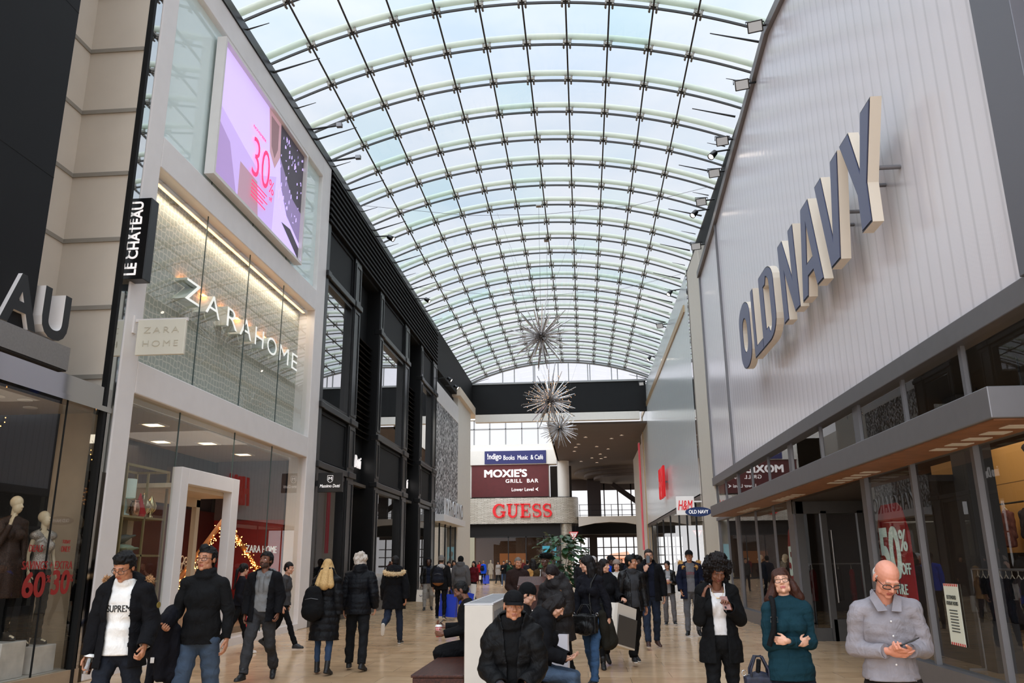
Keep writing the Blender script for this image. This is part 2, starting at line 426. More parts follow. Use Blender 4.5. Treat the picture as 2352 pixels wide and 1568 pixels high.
# lunette and beam that close the vault
def end_wall():
    o = sroot('window_1', 'white lit lunette window closing the far end of the vault')
    mg = MB(); n = 24; angs = [A0+(A1-A0)*i/n for i in range(n+1)]
    zb = 13.36
    up = [(arc(a)[0], max(zb, arc(a)[1])) for a in angs]
    for i in range(n):
        mg.quad((up[i][0],Y_END,zb),(up[i+1][0],Y_END,zb),(up[i+1][0],Y_END,up[i+1][1]),(up[i][0],Y_END,up[i][1]))
    mg.build('pane', glassmat('lunette_glass', (.97,.95,.98), 1.4), o)
    fr = MB()
    for x in (-5.2,-4.4,-3.1,-3.0,-1.4,-.7,.6,.75,2.2,2.6,3.9):
        z = ARC_C[1]+math.sqrt(ARC_R**2-(x-ARC_C[0])**2); fr.box((x-.03,Y_END-.05,zb),(x+.03,Y_END+.05,z))
    fr.box((-7.3,Y_END-.06,zb-.06),(4.6,Y_END+.06,zb+.06))
    for i in range(n):
        a, c = up[i], up[i+1]; fr.tube([(a[0],Y_END,a[1]),(c[0],Y_END,c[1])], .09, 6, smooth=False)
    fr.build('frame', mat('pale_frame', (150,150,148), .5), o)
    b = MB(); b.box((XL,Y_END,11.3),(XR,Y_END+.5,13.32)); struct('wall_back', b, M_BLACK, 'black beam across the mall below the lunette window')
    b = MB(); b.box((XL+.2,Y_END-.02,10.72),(3.95,Y_END+.45,11.24)); struct('trim_1', b, M_WPLAST, 'white beam under the black end beam')
    # outside: a plain white haze beyond is the sky itself
end_wall()

# ------------------------------------------------------------------ left wall
def frame_rect(mb, x0, x1, y0, y1, z0, z1, w, mi=0):
    """rectangular border lying in a wall plane between depths x0 and x1"""
    mb.box((x0,y0,z0),(x1,y0+w,z1),mi); mb.box((x0,y1-w,z0),(x1,y1,z1),mi)
    mb.box((x0,y0+w,z0),(x1,y1-w,z0+w),mi); mb.box((x0,y0+w,z1-w),(x1,y1-w,z1),mi)

def zara():
    root = sroot('wall_left', 'white portal frame of the home store with three glazed levels')
    p = MB(); p.bbox((XL-.5,12.0,0),(XL,12.5,13.17),.02); p.build('post', M_WHITE, root)
    p = MB(); p.bbox((XL-.5,21.1,0),(XL,21.85,13.17),.02); p.build('post', M_WHITE, root)
    for z0, z1 in ((4.35,4.9),(8.45,9.05),(12.57,13.17)):
        p = MB(); p.bbox((XL-.5,12.5,z0),(XL,21.1,z1),.02); p.build('band', M_WHITE, root)
    p = MB(); p.box((XL-.5,12.5,0),(XL,14.3,.15)); p.box((XL-.5,16.86,0),(XL,21.1,.15)); p.build('plinth', M_WHITE, root)
    # backing of the two upper levels and the store shell
    mp = mat('pale_teal_backing', (196,214,212), .6, noise=.03)
    p = MB(); p.box((XL-.24,12.5,9.05),(XL-.2,21.1,12.57)); p.build('upper_backing', mp, root)
    m, n, l, b = nt('hexagon_patterned_panel')
    co = mapping(n, l, objco(n), (1,1,1))
    vo = n.new('ShaderNodeTexVoronoi'); vo.feature = 'DISTANCE_TO_EDGE'; vo.inputs['Scale'].default_value = 7.5; vo.inputs['Randomness'].default_value = .35; l.new(co, vo.inputs['Vector'])
    l.new(ramp(n, l, vo.outputs['Distance'], [(.05, rgb(206,202,188)), (.12, rgb(166,168,156))]), b.inputs['Base Color']); b.inputs['Roughness'].default_value = .6
    p = MB(); p.box((XL-.5,12.5,4.9),(XL-.45,21.1,8.45)); p.build('patterned_backing', m, root)
    for i, (za, zb, g) in enumerate(((9.05,12.57,M_GLASSU),(4.9,8.45,glassmat('mid_glass',(.94,.96,.94),1.5,.7,0,.01)))):
        w = sroot('window_%d' % (2+i), ['upper glazing of the home store behind the video screen','middle glazing of the home store in front of the letters'][i])
        q = MB(); q.quad((XL-.12,12.5,za),(XL-.12,21.1,za),(XL-.12,21.1,zb),(XL-.12,12.5,zb)); q.build('pane', g, w)
        q = MB()
        for y in (14.65,16.8,18.95): q.box((XL-.13,y-.008,za),(XL-.11,y+.008,zb))
        if i == 0:
            q.box((XL-.14,12.5,9.05),(XL-.1,12.53,12.57))
        q.build('joint', mat('glass_joint',(70,84,82),.5), w)
    cv = thing('cove_light', 'warm linear cove light along the top of the middle glazing of the home store', 'light', (XL-.3,16.8,8.38))
    q = MB(); q.box((-.05,-4.2,-.02),(.05,4.2,.05)); q.build('housing', M_WHITE, cv); q = MB(); q.box((-.03,-4.2,-.03),(.03,4.2,-.02)); q.build('diffuser', emitmat('cove_warm',(255,206,150),2.2), cv)
    area('home_store_cove', (XL-.3,16.8,8.33), 8.2, 40, (1,.86,.7), rot=(0,0,PI/2), sizey=.1)
    # video screen, in front of the upper glazing
    s = thing('video_screen', 'large lilac video screen showing a sale advert above the home store letters', 'screen', (XL+.06,16.8,10.75))
    f = MB(); frame_rect(f, -.12, .08, -2.62, 2.62, -1.58, 1.58, .07); f.box((-.12,-2.6,-1.55),(-.05,2.6,1.55)); f.build('frame', M_WHITE, s)
    # picture made of plain coloured shapes, slightly one behind the other
    d = MB(); x = -.02
    def poly(pts, mi, xx): d.add([(xx, u*2.55, v*1.51) for u, v in pts], [list(range(len(pts)))], mi)
    poly([(-1,-1),(1,-1),(1,1),(-1,1)], 0, x)
    poly([(-1,.1),(-.45,-.12),(-.05,-.25),(.3,.02),(.28,-1),(-1,-1)], 1, x+.002)
    poly([(-1,-.12),(-.72,-.3),(-.52,-.98),(-1,-1)], 2, x+.003)
    poly([(-.5,-.4),(-.12,-.42),(-.05,-1),(-.5,-1)], 6, x+.003)
    poly([(.02,1),(.33,1),(.36,.42),(.24,.12),(.1,.3)], 3, x+.003)
    poly([(.08,.92),(.28,.92),(.29,.5),(.22,.28),(.13,.42)], 4, x+.004)
    poly([(.33,1),(1,1),(1,-.1),(.74,-.02),(.36,.42)], 5, x+.003)
    poly([(.36,.42),(.74,-.02),(1,-.1),(1,-.66),(.62,-.42),(.42,-.02)], 7, x+.004)
    poly([(.5,-.62),(.74,-.58),(1,-.75),(1,-.95)], 5, x+.004)
    rnd = random.Random(5)
    for k in range(60):
        u = .38+.6*rnd.random(); v = -.5+1.45*rnd.random()
        if v < .42-.9*(u-.36)*.6: c = 0
        else: c = 0
        w, h = .006+.014*rnd.random(), .015+.04*rnd.random()
        poly([(u-w,v-h),(u+w,v-h*.3),(u+w*.6,v+h),(u-w*.8,v+h*.4)], 0, x+.006)
    def scr(nm, c, k=.62): return emitmat(nm, c, k)
    d.build('display', [scr('screen_lilac',(206,186,250)), scr('screen_mauve',(190,166,224)), scr('screen_dusk',(162,136,188)), scr('screen_tan',(178,140,150)), scr('screen_brown',(128,98,104)), scr('screen_leaf',(58,52,62)), scr('screen_sand',(168,134,150)), scr('screen_violet',(130,114,156))], s)
    t = MB(); cx = .02
    put_text(t, '30', (cx, -.25, -.15), LR, LU, width=1.0, height=.95, depth=.004, center=True, off=-.01)
    put_text(t, '%', (cx, .42, -.42), LR, LU, height=.34, depth=.004)
    put_text(t, 'off', (cx, .42, -.72), LR, LU, height=.12, depth=.004)
    put_text(t, 'NOVEMBER', (cx, -.45, .52), LR, LU, width=.75, height=.07, depth=.004)
    for k, wd in enumerate((.9,.8,.95,.7,.85)):
        t.box((cx,-.7,-.78-.09*k),(cx+.004,-.7+wd,-.75-.09*k))
    t.build('sale_lettering', emitmat('screen_pink',(236,48,110),.8), s)
    # deep white letters on the patterned level
    sg = thing('shop_sign', 'deep white capitals on the glazed middle level of the white portal', 'sign', (XL-.44,14.15,6.76))
    y = 0
    for ch, yy, w in (('Z',0,.62),('A',.88,.66),('R',1.87,.55),('A',2.55,.66),('H',3.4,.52),('O',4.15,.62),('M',4.95,.66),('E',5.85,.42)):
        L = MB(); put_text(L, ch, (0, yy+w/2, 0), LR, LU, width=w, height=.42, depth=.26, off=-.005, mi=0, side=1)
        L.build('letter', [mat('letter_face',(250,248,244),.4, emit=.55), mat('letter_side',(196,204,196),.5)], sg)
    for yy, w in ((0,.62),(.88,.66),(1.87,.55),(2.55,.66),(3.4,.52),(4.15,.62),(4.95,.66),(5.85,.42)):
        hl = MB(); hl.box((.02,yy+w*.25,.215),(.1,yy+w*.75,.225)); hl.build('halo_lamp', emitmat('halo_amber',(255,150,70),14), sg)
    # blade sign
    bs = thing('blade_sign', 'small white blade sign projecting from the left post of the home store', 'sign', (XL,12.25,5.25))
    q = MB(); q.bbox((.08,-.03,-.33),(.9,.03,.27),.008); q.build('board', mat('cream_sign',(226,222,206),.5), bs)
    q = MB(); q.box((0,-.02,.24),(.92,.02,.29)); q.box((0,-.05,.05),(.03,.05,.35)); q.build('bracket', M_WHITE, bs)
    q = MB(); put_text(q, 'ZARA', (.5,-.034,.09), FR, FU, width=.6, height=.1, depth=.006, off=-.012, space=1.3); put_text(q, 'HOME', (.5,-.034,-.14), FR, FU, width=.6, height=.1, depth=.006, off=-.012, space=1.3)
    q.build('lettering', mat('cream_relief',(206,200,182),.5), bs)
    # shop front
    w = sroot('window_4', 'ground level glazing of the home store')
    q = MB(); xg = XL-.12
    for ya, yb, za, zb in ((12.5,14.32,.15,4.35),(14.32,16.86,3.35,4.35),(16.86,21.1,.15,4.35)):
        q.quad((xg,ya,za),(xg,yb,za),(xg,yb,zb),(xg,ya,zb))
    q.build('pane', glassmat('home_store_glass',(.9,.93,.9),1.5,1.0,0,.02), w)
    q = MB()
    for y in (14.3,16.75,18.9): q.box((xg-.01,y-.012,.15 if y > 17 else 3.35),(xg+.01,y+.012,4.35))
    q.build('joint', mat('glass_joint',(70,84,82),.5), w)
    d = sroot('door_1', 'white portal around the open entrance of the home store')
    q = MB(); q.bbox((XL-.16,14.3,0),(XL+.03,14.58,3.35),.01); q.bbox((XL-.16,16.52,0),(XL+.03,16.86,3.35),.01); q.bbox((XL-.16,14.58,3.06),(XL+.03,16.52,3.35),.01); q.build('frame', M_WHITE, d)
    q = MB(); q.box((XL-1.0,16.9,0),(XL-.9,17.06,2.95)); q.box((XL-1.0,14.3,2.8),(XL-.9,17.06,2.98)); q.box((XL-1.0,14.3,0),(XL-.9,14.5,2.8)); q.box((XL-1.0,14.3,2.98),(XL-.16,17.06,3.06)); q.build('inner_frame', mat('cream_paint',(214,196,170),.6), d)
    # interior
    it = sroot('wall_left', 'interior walls of the home store, grey above and deep red below')
    q = MB(); q.box((-13,12.1,0),(-12.9,21.5,4.4)); q.box((-13,12.02,0),(-7.8,12.1,4.4)); q.box((-13,21.4,0),(-7.8,21.5,4.4)); q.build('shell', M_GREYW, it)
    q = MB(); q.box((-13,12.1,4.3),(-7.8,21.5,4.36)); q.build('shop_ceiling', M_SHOPCEIL, it)
    q = MB(); q.box((-10.05,12.2,2.95),(-9.95,21.4,4.3)); q.build('bulkhead', mat('grey_brown_bulkhead',(58,50,52),.7,noise=.1), it)
    q = MB(); q.box((-9.9,16.9,0),(-9.8,21.4,2.95)); q.build('maroon_wall', mat('maroon_wall',(66,22,18),.6,noise=.12), it); q = MB(); q.box((-9.8,21.3,0),(-7.9,21.38,2.75)); q.build('red_wall', M_RED, it)
    q = MB(); q.box((-9.8,21.28,2.75),(-7.9,21.38,4.3)); q.build('grey_head_panel', mat('mauve_grey_panel',(96,80,80),.7,noise=.1), it)
    q = MB(); q.box((-11.3,13.2,0),(-11.2,16.9,2.95)); q.build('red_wall', mat('dark_umber_wall',(50,38,30),.6,noise=.15), it)
    q = MB(); q.box((-8.0,17.0,.0),(-9.7,21.0,.25)); q.build('display_plinth', mat('tan_plinth',(150,120,96),.6), it)
    q = MB(); put_text(q, 'ZARA HOME', (XL-.14,18.75,1.95), LR, LU, width=1.85, height=.16, depth=.01); put_text(q, 'Holidays', (XL-.14,20.2,1.18), LR, LU, width=.75, height=.16, depth=.01, off=-.01)
    q.build('window_lettering', mat('white_vinyl',(235,232,228),.5,emit=.25), w)
    for k, (yy, xx) in enumerate(((13.3,-8.4),(15.2,-8.4),(17.8,-8.5),(19.8,-8.5),(13.6,-9.5),(17.4,-9.4))):
        c = thing('ceiling_downlight', 'recessed square downlight in the ceiling of the home store', 'light', (xx,yy,4.29), group='downlights of the home store')
        q = MB(); frame_rect2(q, .22); q.build('trim_ring', M_WHITE, c)
        q = MB(); q.box((-.15,-.15,-.004),(.15,.15,.004)); q.build('diffuser', M_WARM, c)
    area('home_store_light', (-8.9,16.5,4.2), 7, 40, (1,.86,.72), sizey=2.0)
    area('red_wall_light', (-9.0,19.2,2.9), 3.5, 22, (1,.7,.5), rot=(0,rad(35),PI), sizey=.5)  # added fill with no fixture, brightens the red wall
    area('home_store_back_light', (-10.6,15.2,2.8), 2, 8, (1,.62,.36))
def frame_rect2(q, r):
    for a, b in (((-r,-r),(r,-r+.06)),((-r,r-.06),(r,r)),((-r,-r+.06),(-r+.06,r-.06)),((r-.06,-r+.06),(r,r-.06))):
        q.box((a[0],a[1],-.012),(b[0],b[1],.012))
zara()

def chateau():
    root = sroot('wall_left', 'black and beige cladding of the fashion store beside the home store')
    q = MB(); q.box((-8.6,2,4.3),(XL,9.82,15)); q.build('black_cladding', M_BLKPAN, root)
    q = MB()
    for z in (6.9,9.6,12.2): q.box((XL-.002,2,z-.008),(XL+.003,9.82,z+.008))
    q.box((XL-.002,7.6,4.3),(XL+.003,7.616,15)); q.build('panel_joint', M_BLACK, root)
    # beige recess: back plane and the return towards the mall
    mj = mat('recess_joint',(150,144,134),.6)
    q = MB(); q.box((-8.55,9.7,4),(-8.35,11.72,14.5)); q.box((-8.4,11.7,4),(XL,11.75,14.5)); q.build('beige_recess', M_BEIGE, root)
    q = MB()
    for z in (4.45,5.58,6.74,7.92,9.1,10.3,11.45,12.6):
        q.box((-8.36,9.8,z-.035),(-8.33,11.7,z+.035)); q.box((-8.33,11.67,z-.035),(XL-.08,11.71,z+.035))
    q.build('joint_strip', mj, root)
    q = MB(); q.box((XL-.08,11.69,0),(XL+.01,11.76,14.5)); q.build('edge_strip', M_BLACK, root)
    q = MB(); q.box((XL-.2,11.76,3.0),(XL-.02,12.0,14.5)); q.build('mirror_column', M_MIRROR, root)
    q = MB(); q.box((XL-.2,11.76,0),(XL-.02,12.0,3.0)); q.build('mirror_base', mat('dark_mirror',(90,84,78),.05,1.), root)
    q = MB(); q.box((-9.0,4,4.29),(XL+.06,10.62,4.62)); q.build('shelf', M_STEEL, root)
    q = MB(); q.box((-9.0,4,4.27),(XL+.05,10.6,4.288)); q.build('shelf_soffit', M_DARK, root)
    q = MB(); q.box((XL-.3,4,3.98),(XL-.01,11.88,4.27)); q.box((XL-.25,4,3.9),(XL+.02,11.88,3.98)); q.build('chrome_fascia', M_CHROME, root)
    sg = thing('shop_sign', 'big black letters with white sides standing on the steel shelf at far left', 'sign', (XL-.3,10.12,4.62))
    for ch, y0, w in (('U',-.2,.58),('A',-.98,.7),('E',-1.6,.5)):
        L = MB(); put_text(L, ch, (.0,y0+w/2,.36), LR, LU, width=w, height=.7, depth=.36, off=.03, mi=0, side=1)
        L.build('letter', [mat('letter_black',(12,12,13),.4), mat('letter_white_side',(232,228,226),.45)], sg)
    bs = thing('blade_sign', 'tall black blade sign with white vertical lettering beside the mirror column', 'sign', (XL,12.02,6.84))
    q = MB(); q.bbox((-.18,-.12,-.72),(.26,.12,.72),.01); q.build('box', M_BLKMET, bs)
    q = MB(); put_text(q, 'LE CHÂTEAU', (.02,-.124,0), (0,0,1), (-1,0,0), width=1.3, height=.22, depth=.008, off=.02)
    q.build('lettering', mat('white_lit_letter',(245,240,238),.4,emit=.5), bs)
    w = sroot('window_5', 'display window of the fashion store at far left')
    q = MB(); q.quad((XL-.05,4,.2),(XL-.05,11.8,.2),(XL-.05,11.8,3.9),(XL-.05,4,3.9)); q.build('pane', glassmat('fashion_store_glass',(.9,.92,.9),1.5,.85,0,.01), w)
    q = MB(); q.box((XL-.06,10.88-.008,.2),(XL-.04,10.88+.008,3.9)); q.box((XL-.06,8.2-.008,.2),(XL-.04,8.216,3.9)); q.build('joint', M_BLACK, w)
    q = MB(); q.box((XL-.1,4,0),(XL,11.88,.2)); q.build('sill', M_LIGHTW, w)
    q = MB(); q.box((XL-.15,11.8,.2),(XL-.0,11.86,3.9)); q.build('frame', M_CHROME, w)
    it = sroot('wall_left', 'dim display room behind the far left window')
    q = MB(); q.box((-10.6,4,0),(-10.5,16,4.2)); q.box((-10.6,12.3,0),(-9.2,12.4,4.2)); q.build('back_wall', M_DARK, it)
    q = MB(); q.box((-8.12,11.9,0),(XL-.16,11.96,4.0)); q.build('side_panel', M_LIGHTW, it); q = MB(); q.box((-10.5,12.0,0),(-8.12,12.06,4.0)); q.build('dark_side', M_DARK, it)
    q = MB(); q.box((-10.5,4,3.92),(XL-.1,11.9,3.97)); q.build('ceiling_panel', M_SHOPCEIL, it)
    q = MB(); q.box((-9.4,4,.15),(XL-.12,11.9,.2)); q.build('display_floor', mat('pale_marble',(186,180,172),.3,noise=.12,nscale=4), it)
    q = MB(); q.box((-9.7,9.2,.2),(-9.6,11.4,3.2)); q.build('dark_screen', mat('dark_screen',(30,29,30),.6), it)
    for k, (xx, yy) in enumerate(((-8.0,8.6),(-8.0,9.6),(-8.1,10.45),(-7.9,10.75),(-8.2,11.3))):
        c = thing('ceiling_downlight', 'round recessed downlight in the far left display window', 'light', (xx,yy,3.915), group='downlights of the far left window')
        q = MB(); q.lathe([(.07,0),(.1,0),(.1,-.012),(.075,-.012)], seg=16); q.build('trim_ring', M_WHITE, c)
        q = MB(); q.lathe([(.07,-.002),(.07,-.006)], seg=16); q.build('lamp', M_WARM, c)
    area('display_window_light', (-8.3,9.8,3.8), 3, 12, (1,.85,.68), sizey=1)
    v = MB()
    put_text(v, 'SAVINGS + EXTRA', (XL-.04,10.93,1.63), LR, LU, width=1.08, height=.11, depth=.006)
    put_text(v, '60', (XL-.04,10.68,1.38), LR, LU, width=.46, height=.33, depth=.006, off=.025)
    put_text(v, '%', (XL-.04,10.97,1.45), LR, LU, height=.1, depth=.006)
    put_text(v, '30', (XL-.04,11.25,1.4), LR, LU, width=.4, height=.33, depth=.006, off=.025)
    put_text(v, '%', (XL-.04,11.48,1.45), LR, LU, height=.1, depth=.006)
    put_text(v, 'DEALS', (XL-.04,10.62,1.85), LR, LU, width=.28, height=.09, depth=.006)
    put_text(v, 'ONLY!', (XL-.04,11.26,1.85), LR, LU, width=.2, height=.08, depth=.006)
    put_text(v, 'TODAY', (XL-.04,11.26,1.95), LR, LU, width=.18, height=.05, depth=.006)
    s = v.build('sale_lettering', mat('red_vinyl',(140,28,26),.5,emit=.05), w); 
    st = MB(); rnd = random.Random(11)
    for k in range(7):
        y = 9.3+.3*k+rnd.random()*.1; x = -8.6+.15*rnd.random(); z = 3.75; pts = []
        a = rnd.random()*6
        while z > 2.35+.3*rnd.random():
            pts.append((x+.05*math.sin(a), y+.1*math.sin(a*1.7), z)); z -= .07; a += .45
        st.tube(pts, .003, 4, 0)
        for p in pts[::1]:
            if rnd.random() < .7: st.ell((p[0]+rnd.uniform(-.02,.02),p[1]+rnd.uniform(-.04,.04),p[2]), (.008,.008,.008), seg=6, rings=4, mi=1)
    o = st.build('fairy_lights', [M_BLACK, M_LED]); tag(o, 'strands of tiny amber fairy lights hanging in the far left window', 'lights')
chateau()
# ------------------------------------------------------------------ black facade with louvres
def facade():
    root = sroot('wall_left', 'black panelled facade with tall windows and a louvred head')
    P = [(21.85,22.12,0),(24.85,25.6,0),(28.28,28.85,0),(32.65,33.5,0),(36.1,36.6,0),(39.2,40.25,0)]
    bays = [(22.12,24.85),(28.85,32.65),(36.6,39.2)]
    recs = [(25.6,28.28),(33.5,36.1)]
    for a, b, _ in P:
        q = MB(); q.bbox((XL-.95,a,0),(XL+.0,b,11.45),.01)
        for z0, z1 in ((.3,4.1),(4.5,5.8),(6.15,9.7),(10.0,11.3)):   # sunk panels drawn by raised borders
            frame_rect(q, XL, XL+.025, a+.05, b-.05, z0, z1, .09) if b-a > .4 else None
        for z in (4.28,5.95,9.85): q.bbox((XL-.2,a-.02,z-.09),(XL+.09,b+.02,z+.09),.02)
        q.build('pilaster', M_BLKMET, root)
    for a, b in bays:
        for z in (4.28,5.95,9.85):
            q = MB(); q.bbox((XL-.2,a,z-.09),(XL+.06,b,z+.09),.02); q.build('cornice', M_BLKMET, root)
        for z0, z1 in ((4.37,5.86),(9.94,11.45)):
            q = MB(); q.box((XL-.25,a,z0),(XL-.1,b,z1)); frame_rect(q, XL-.1, XL-.06, a+.06, b-.06, z0+.06, z1-.06, .06); q.build('panel', M_BLKPAN, root)
        q = MB(); q.box((XL-.25,a,0),(XL-.02,b,.3)); q.build('plinth', M_BLKMET, root)
    for a, b in recs:
        q = MB(); q.box((XL-.55,a,4.1),(XL-.5,b,11.45)); q.box((XL-1.0,a,0),(XL-.9,a+.25,4.1)); q.box((XL-1.0,b-.25,0),(XL-.9,b,4.1)); q.build('recess_wall', M_BLACK, root)
        for k in range(17):
            z = 5.9+.21*k
            q = MB(); q.add([(XL-.5,a,z),(XL-.5,b,z),(XL-.26,b,z-.1),(XL-.26,a,z-.1),(XL-.5,a,z+.03),(XL-.5,b,z+.03),(XL-.24,b,z-.08),(XL-.24,a,z-.08)],[(0,3,2,1),(4,5,6,7),(3,7,6,2),(0,1,5,4),(0,4,7,3),(1,2,6,5)]); q.build('louvre', M_BLKPAN, root)
        q = MB(); q.box((XL-.92,a,3.95),(XL-.7,b,4.15)); q.build('door_head', M_BLKMET, root)
    # louvred head band
    for k in range(9):
        z = 11.5+.19*k; q = MB(); q.add([(XL-.1,21.85,z),(XL-.1,40.25,z),(XL+.06,40.25,z-.02),(XL+.06,21.85,z-.02),(XL-.1,21.85,z+.13),(XL-.1,40.25,z+.13),(XL+.06,40.25,z+.055),(XL+.06,21.85,z+.055)],[(0,3,2,1),(4,5,6,7),(3,7,6,2),(0,1,5,4),(0,4,7,3),(1,2,6,5)]); q.build('louvre', M_BLKPAN, root)
    q = MB(); q.box((XL-1.2,21.85,11.4),(XL-.1,40.25,13.3)); q.build('louvre_backing', M_BLACK, root)
    q = MB(); q.box((XL-.6,11.8,13.17),(XL+.03,40.4,13.42)); q.build('roof_edge', M_BLKMET, root)
    # interiors
    q = MB(); q.box((-11,21.9,0),(-10.9,40.2,4.2)); q.box((-11,21.9,4.15),(XL-.3,40.2,4.25)); q.build('interior_wall', mat('taupe_interior',(84,76,68),.7,noise=.15), root)
    for k, (a, b) in enumerate(bays):
        w = sroot('window_%d' % (6+k), ['first','second','third'][k]+' bay of shop and upper windows in the black facade')
        for z0, z1, nm in ((.3,4.17,'shop_pane'),(6.05,9.74,'upper_pane')):
            q = MB(); q.quad((XL-.16,a+.12,z0+.06),(XL-.16,b-.12,z0+.06),(XL-.16,b-.12,z1-.06),(XL-.16,a+.12,z1-.06)); q.build(nm, M_GLASSD if nm == 'upper_pane' else M_GLASS, w)
            q = MB(); frame_rect(q, XL-.22, XL-.04, a, b, z0, z1, .12); q.build('frame', M_BLKMET, w)
        q = MB(); q.box((XL-.7,a,6.0),(XL-.65,b,9.8)); q.build('blind', M_DARK, w)
    for k, (a, b) in enumerate(recs):
        d = sroot('door_%d' % (2+k), ['first','second'][k]+' recessed glass entrance of the black facade')
        q = MB(); q.quad((XL-.95,a+.25,0),(XL-.95,b-.25,0),(XL-.95,b-.25,3.95),(XL-.95,a+.25,3.95)); q.build('pane', M_GLASS, d)
        q = MB(); m_ = (a+b)/2
        q.box((XL-.97,m_-.03,0),(XL-.9,m_+.03,3.95)); q.box((XL-.97,a+.25,2.6),(XL-.9,b-.25,2.66)); q.build('frame', M_BLKMET, d)
        q = MB(); q.tube([(XL-.86,m_+.15,.9),(XL-.86,m_+.15,1.9)], .015, 8); q.build('handle', M_STEEL, d)
    # red panel and light curtain in the first bay
    q = MB(); q.box((-9.2,23.0,.3),(-9.1,24.2,4.1)); q.build('red_panel', M_RED, root)
    q = MB(); q.box((-9.2,22.0,.3),(-9.1,22.9,4.1)); q.build('grey_panel', mat('pale_grey_panel',(150,148,142),.6), root)
    for a, b in ((25.9,26.5),(33.8,34.4)):
        q = MB(); q.box((-8.8,b+.4,0),(-8.75,b+1.3,3.9)); q.build('beige_screen', mat('beige_display',(196,176,144),.6,noise=.15), root)
    area('facade_shop_light', (-9.2,31,4.0), 16, 26, (1,.86,.7), rot=(0,0,PI/2), sizey=1.5)
    # blade sign, emblem and lettering
    bs = thing('blade_sign', 'black blade sign with white shield emblem and script on the black facade', 'sign', (XL,22.0,3.77))
    q = MB(); q.bbox((.05,-.05,-.27),(.74,.05,.26),.008); q.box((0,-.04,-.1),(.06,.04,.05)); q.build('box', M_BLKMET, bs)
    q = MB(); put_text(q, 'Massimo Dutti', (.395,-.055,-.1), FR, FU, width=.56, height=.085, depth=.006, off=.006, shear=.15)
    put_text(q, 'M', (.395,-.055,.1), FR, FU, width=.09, height=.085, depth=.006, off=.004)
    sh = [(-.075,.18),(.075,.18),(.075,.06),(.05,.015),(0,-.01),(-.05,.015),(-.075,.06)]
    q.tube([(.395+u,-.056,v) for u, v in sh], .006, 5, closed=True); q.build('lettering', mat('white_lit_letter',(245,240,238),.4,emit=.5), bs)
    for k, (y, n) in enumerate(((26.95,'first'),(34.8,'second'))):
        t = thing('shop_sign', 'white script name above the %s recessed entrance of the black facade' % n, 'sign', (XL-.48,y,5.0))
        q = MB(); put_text(q, 'Massimo Dutti', (.02,0,0), LR, LU, width=2.1, height=.42, depth=.04, off=.005, shear=.2); q.build('lettering', mat('white_lit_letter',(245,240,238),.4,emit=.5), t)
facade()

def speckle_mat():
    m, n, l, b = nt('speckled_black_white')
    vo = n.new('ShaderNodeTexVoronoi'); vo.inputs['Scale'].default_value = 9; l.new(mapping(n, l, objco(n), (1,1.6,1)), vo.inputs['Vector'])
    se = n.new('ShaderNodeSeparateColor'); l.new(vo.outputs['Color'], se.inputs[0])
    l.new(ramp(n, l, se.outputs[0], [(0, rgb(26,26,27)), (.34, rgb(110,110,112)), (.62, rgb(214,212,212)), (1, rgb(236,234,234))], 'CONSTANT'), b.inputs['Base Color'])
    b.inputs['Roughness'].default_value = .5; bump(n, l, b, se.outputs[1], .5, .03); return m
def marciano():
    root = sroot('wall_left', 'speckled black and white shop wall with white head and canopy')
    q = MB(); q.box((XL-.5,40.26,9.62),(XL+.02,47.6,10.6)); q.build('white_head', M_WHITE, root)
    q = MB(); q.box((XL-.45,40.26,3.6),(XL,47.6,9.62)); q.build('speckled_panel', speckle_mat(), root)
    q = MB(); q.bbox((XL-.6,40.26,3.58),(XL+.46,47.75,3.92),.01); q.build('canopy', M_WHITE, root)
    sg = thing('shop_sign', 'tall black letters standing on the edge of the white canopy', 'sign', (XL+.36,40.9,3.92))
    x = 0
    for ch, w in zip('MARCIANO', (.72,.66,.6,.62,.2,.66,.66,.7)):
        L = MB(); put_text(L, ch, (0,x+w/2,.42), LR, LU, width=w, height=.82, depth=.08, off=.01, side=1); L.build('letter', [mat('letter_black',(12,12,13),.4), mat('letter_white_side',(232,228,226),.45)], sg); x += w+.16
    w = sroot('window_9', 'glazed front under the white canopy')
    q = MB(); q.quad((XL-.1,40.26,.1),(XL-.1,47.6,.1),(XL-.1,47.6,3.58),(XL-.1,40.26,3.58)); q.build('pane', M_GLASS, w)
    q = MB()
    for y in (40.4,42.2,44,45.8,47.5): q.box((XL-.14,y-.03,0),(XL-.06,y+.03,3.58))
    q.box((XL-.14,40.26,0),(XL-.06,47.6,.1)); q.build('frame', M_BLKMET, w)
    q = MB(); q.box((-10.5,40.3,0),(-10.4,53,3.6)); q.box((-10.5,40.3,3.5),(XL-.2,47.6,3.57)); q.build('interior_wall', mat('olive_interior',(78,78,66),.7,noise=.2), root)
    area('corner_shop_light', (-9,44,3.4), 5, 15, (1,.9,.75), sizey=1.5)
    r = sroot('wall_left', 'black upper wall and white lower wall at the far left corner')
    q = MB(); q.box((XL-.6,40.3,11.3),(XL,Y_END,13.42)); q.build('black_head', M_BLACK, r)
    q = MB(); q.bbox((XL-.6,47.0,11.2),(XL+.22,55.2,11.72),.02); q.build('white_soffit', mat('orange_lit_soffit',(222,206,186),.6), r)  # white soffit, the orange light on its underside is tinted into the colour
    q = MB(); q.box((XL-.6,47.62,0),(XL-.02,53.2,11.3)); q.build('white_wall', M_WPLAST, r)
    q = MB(); q.box((XL-.6,40.3,10.6),(XL-.3,47.6,11.3)); q.build('dark_gap', M_BLACK, r)
marciano()

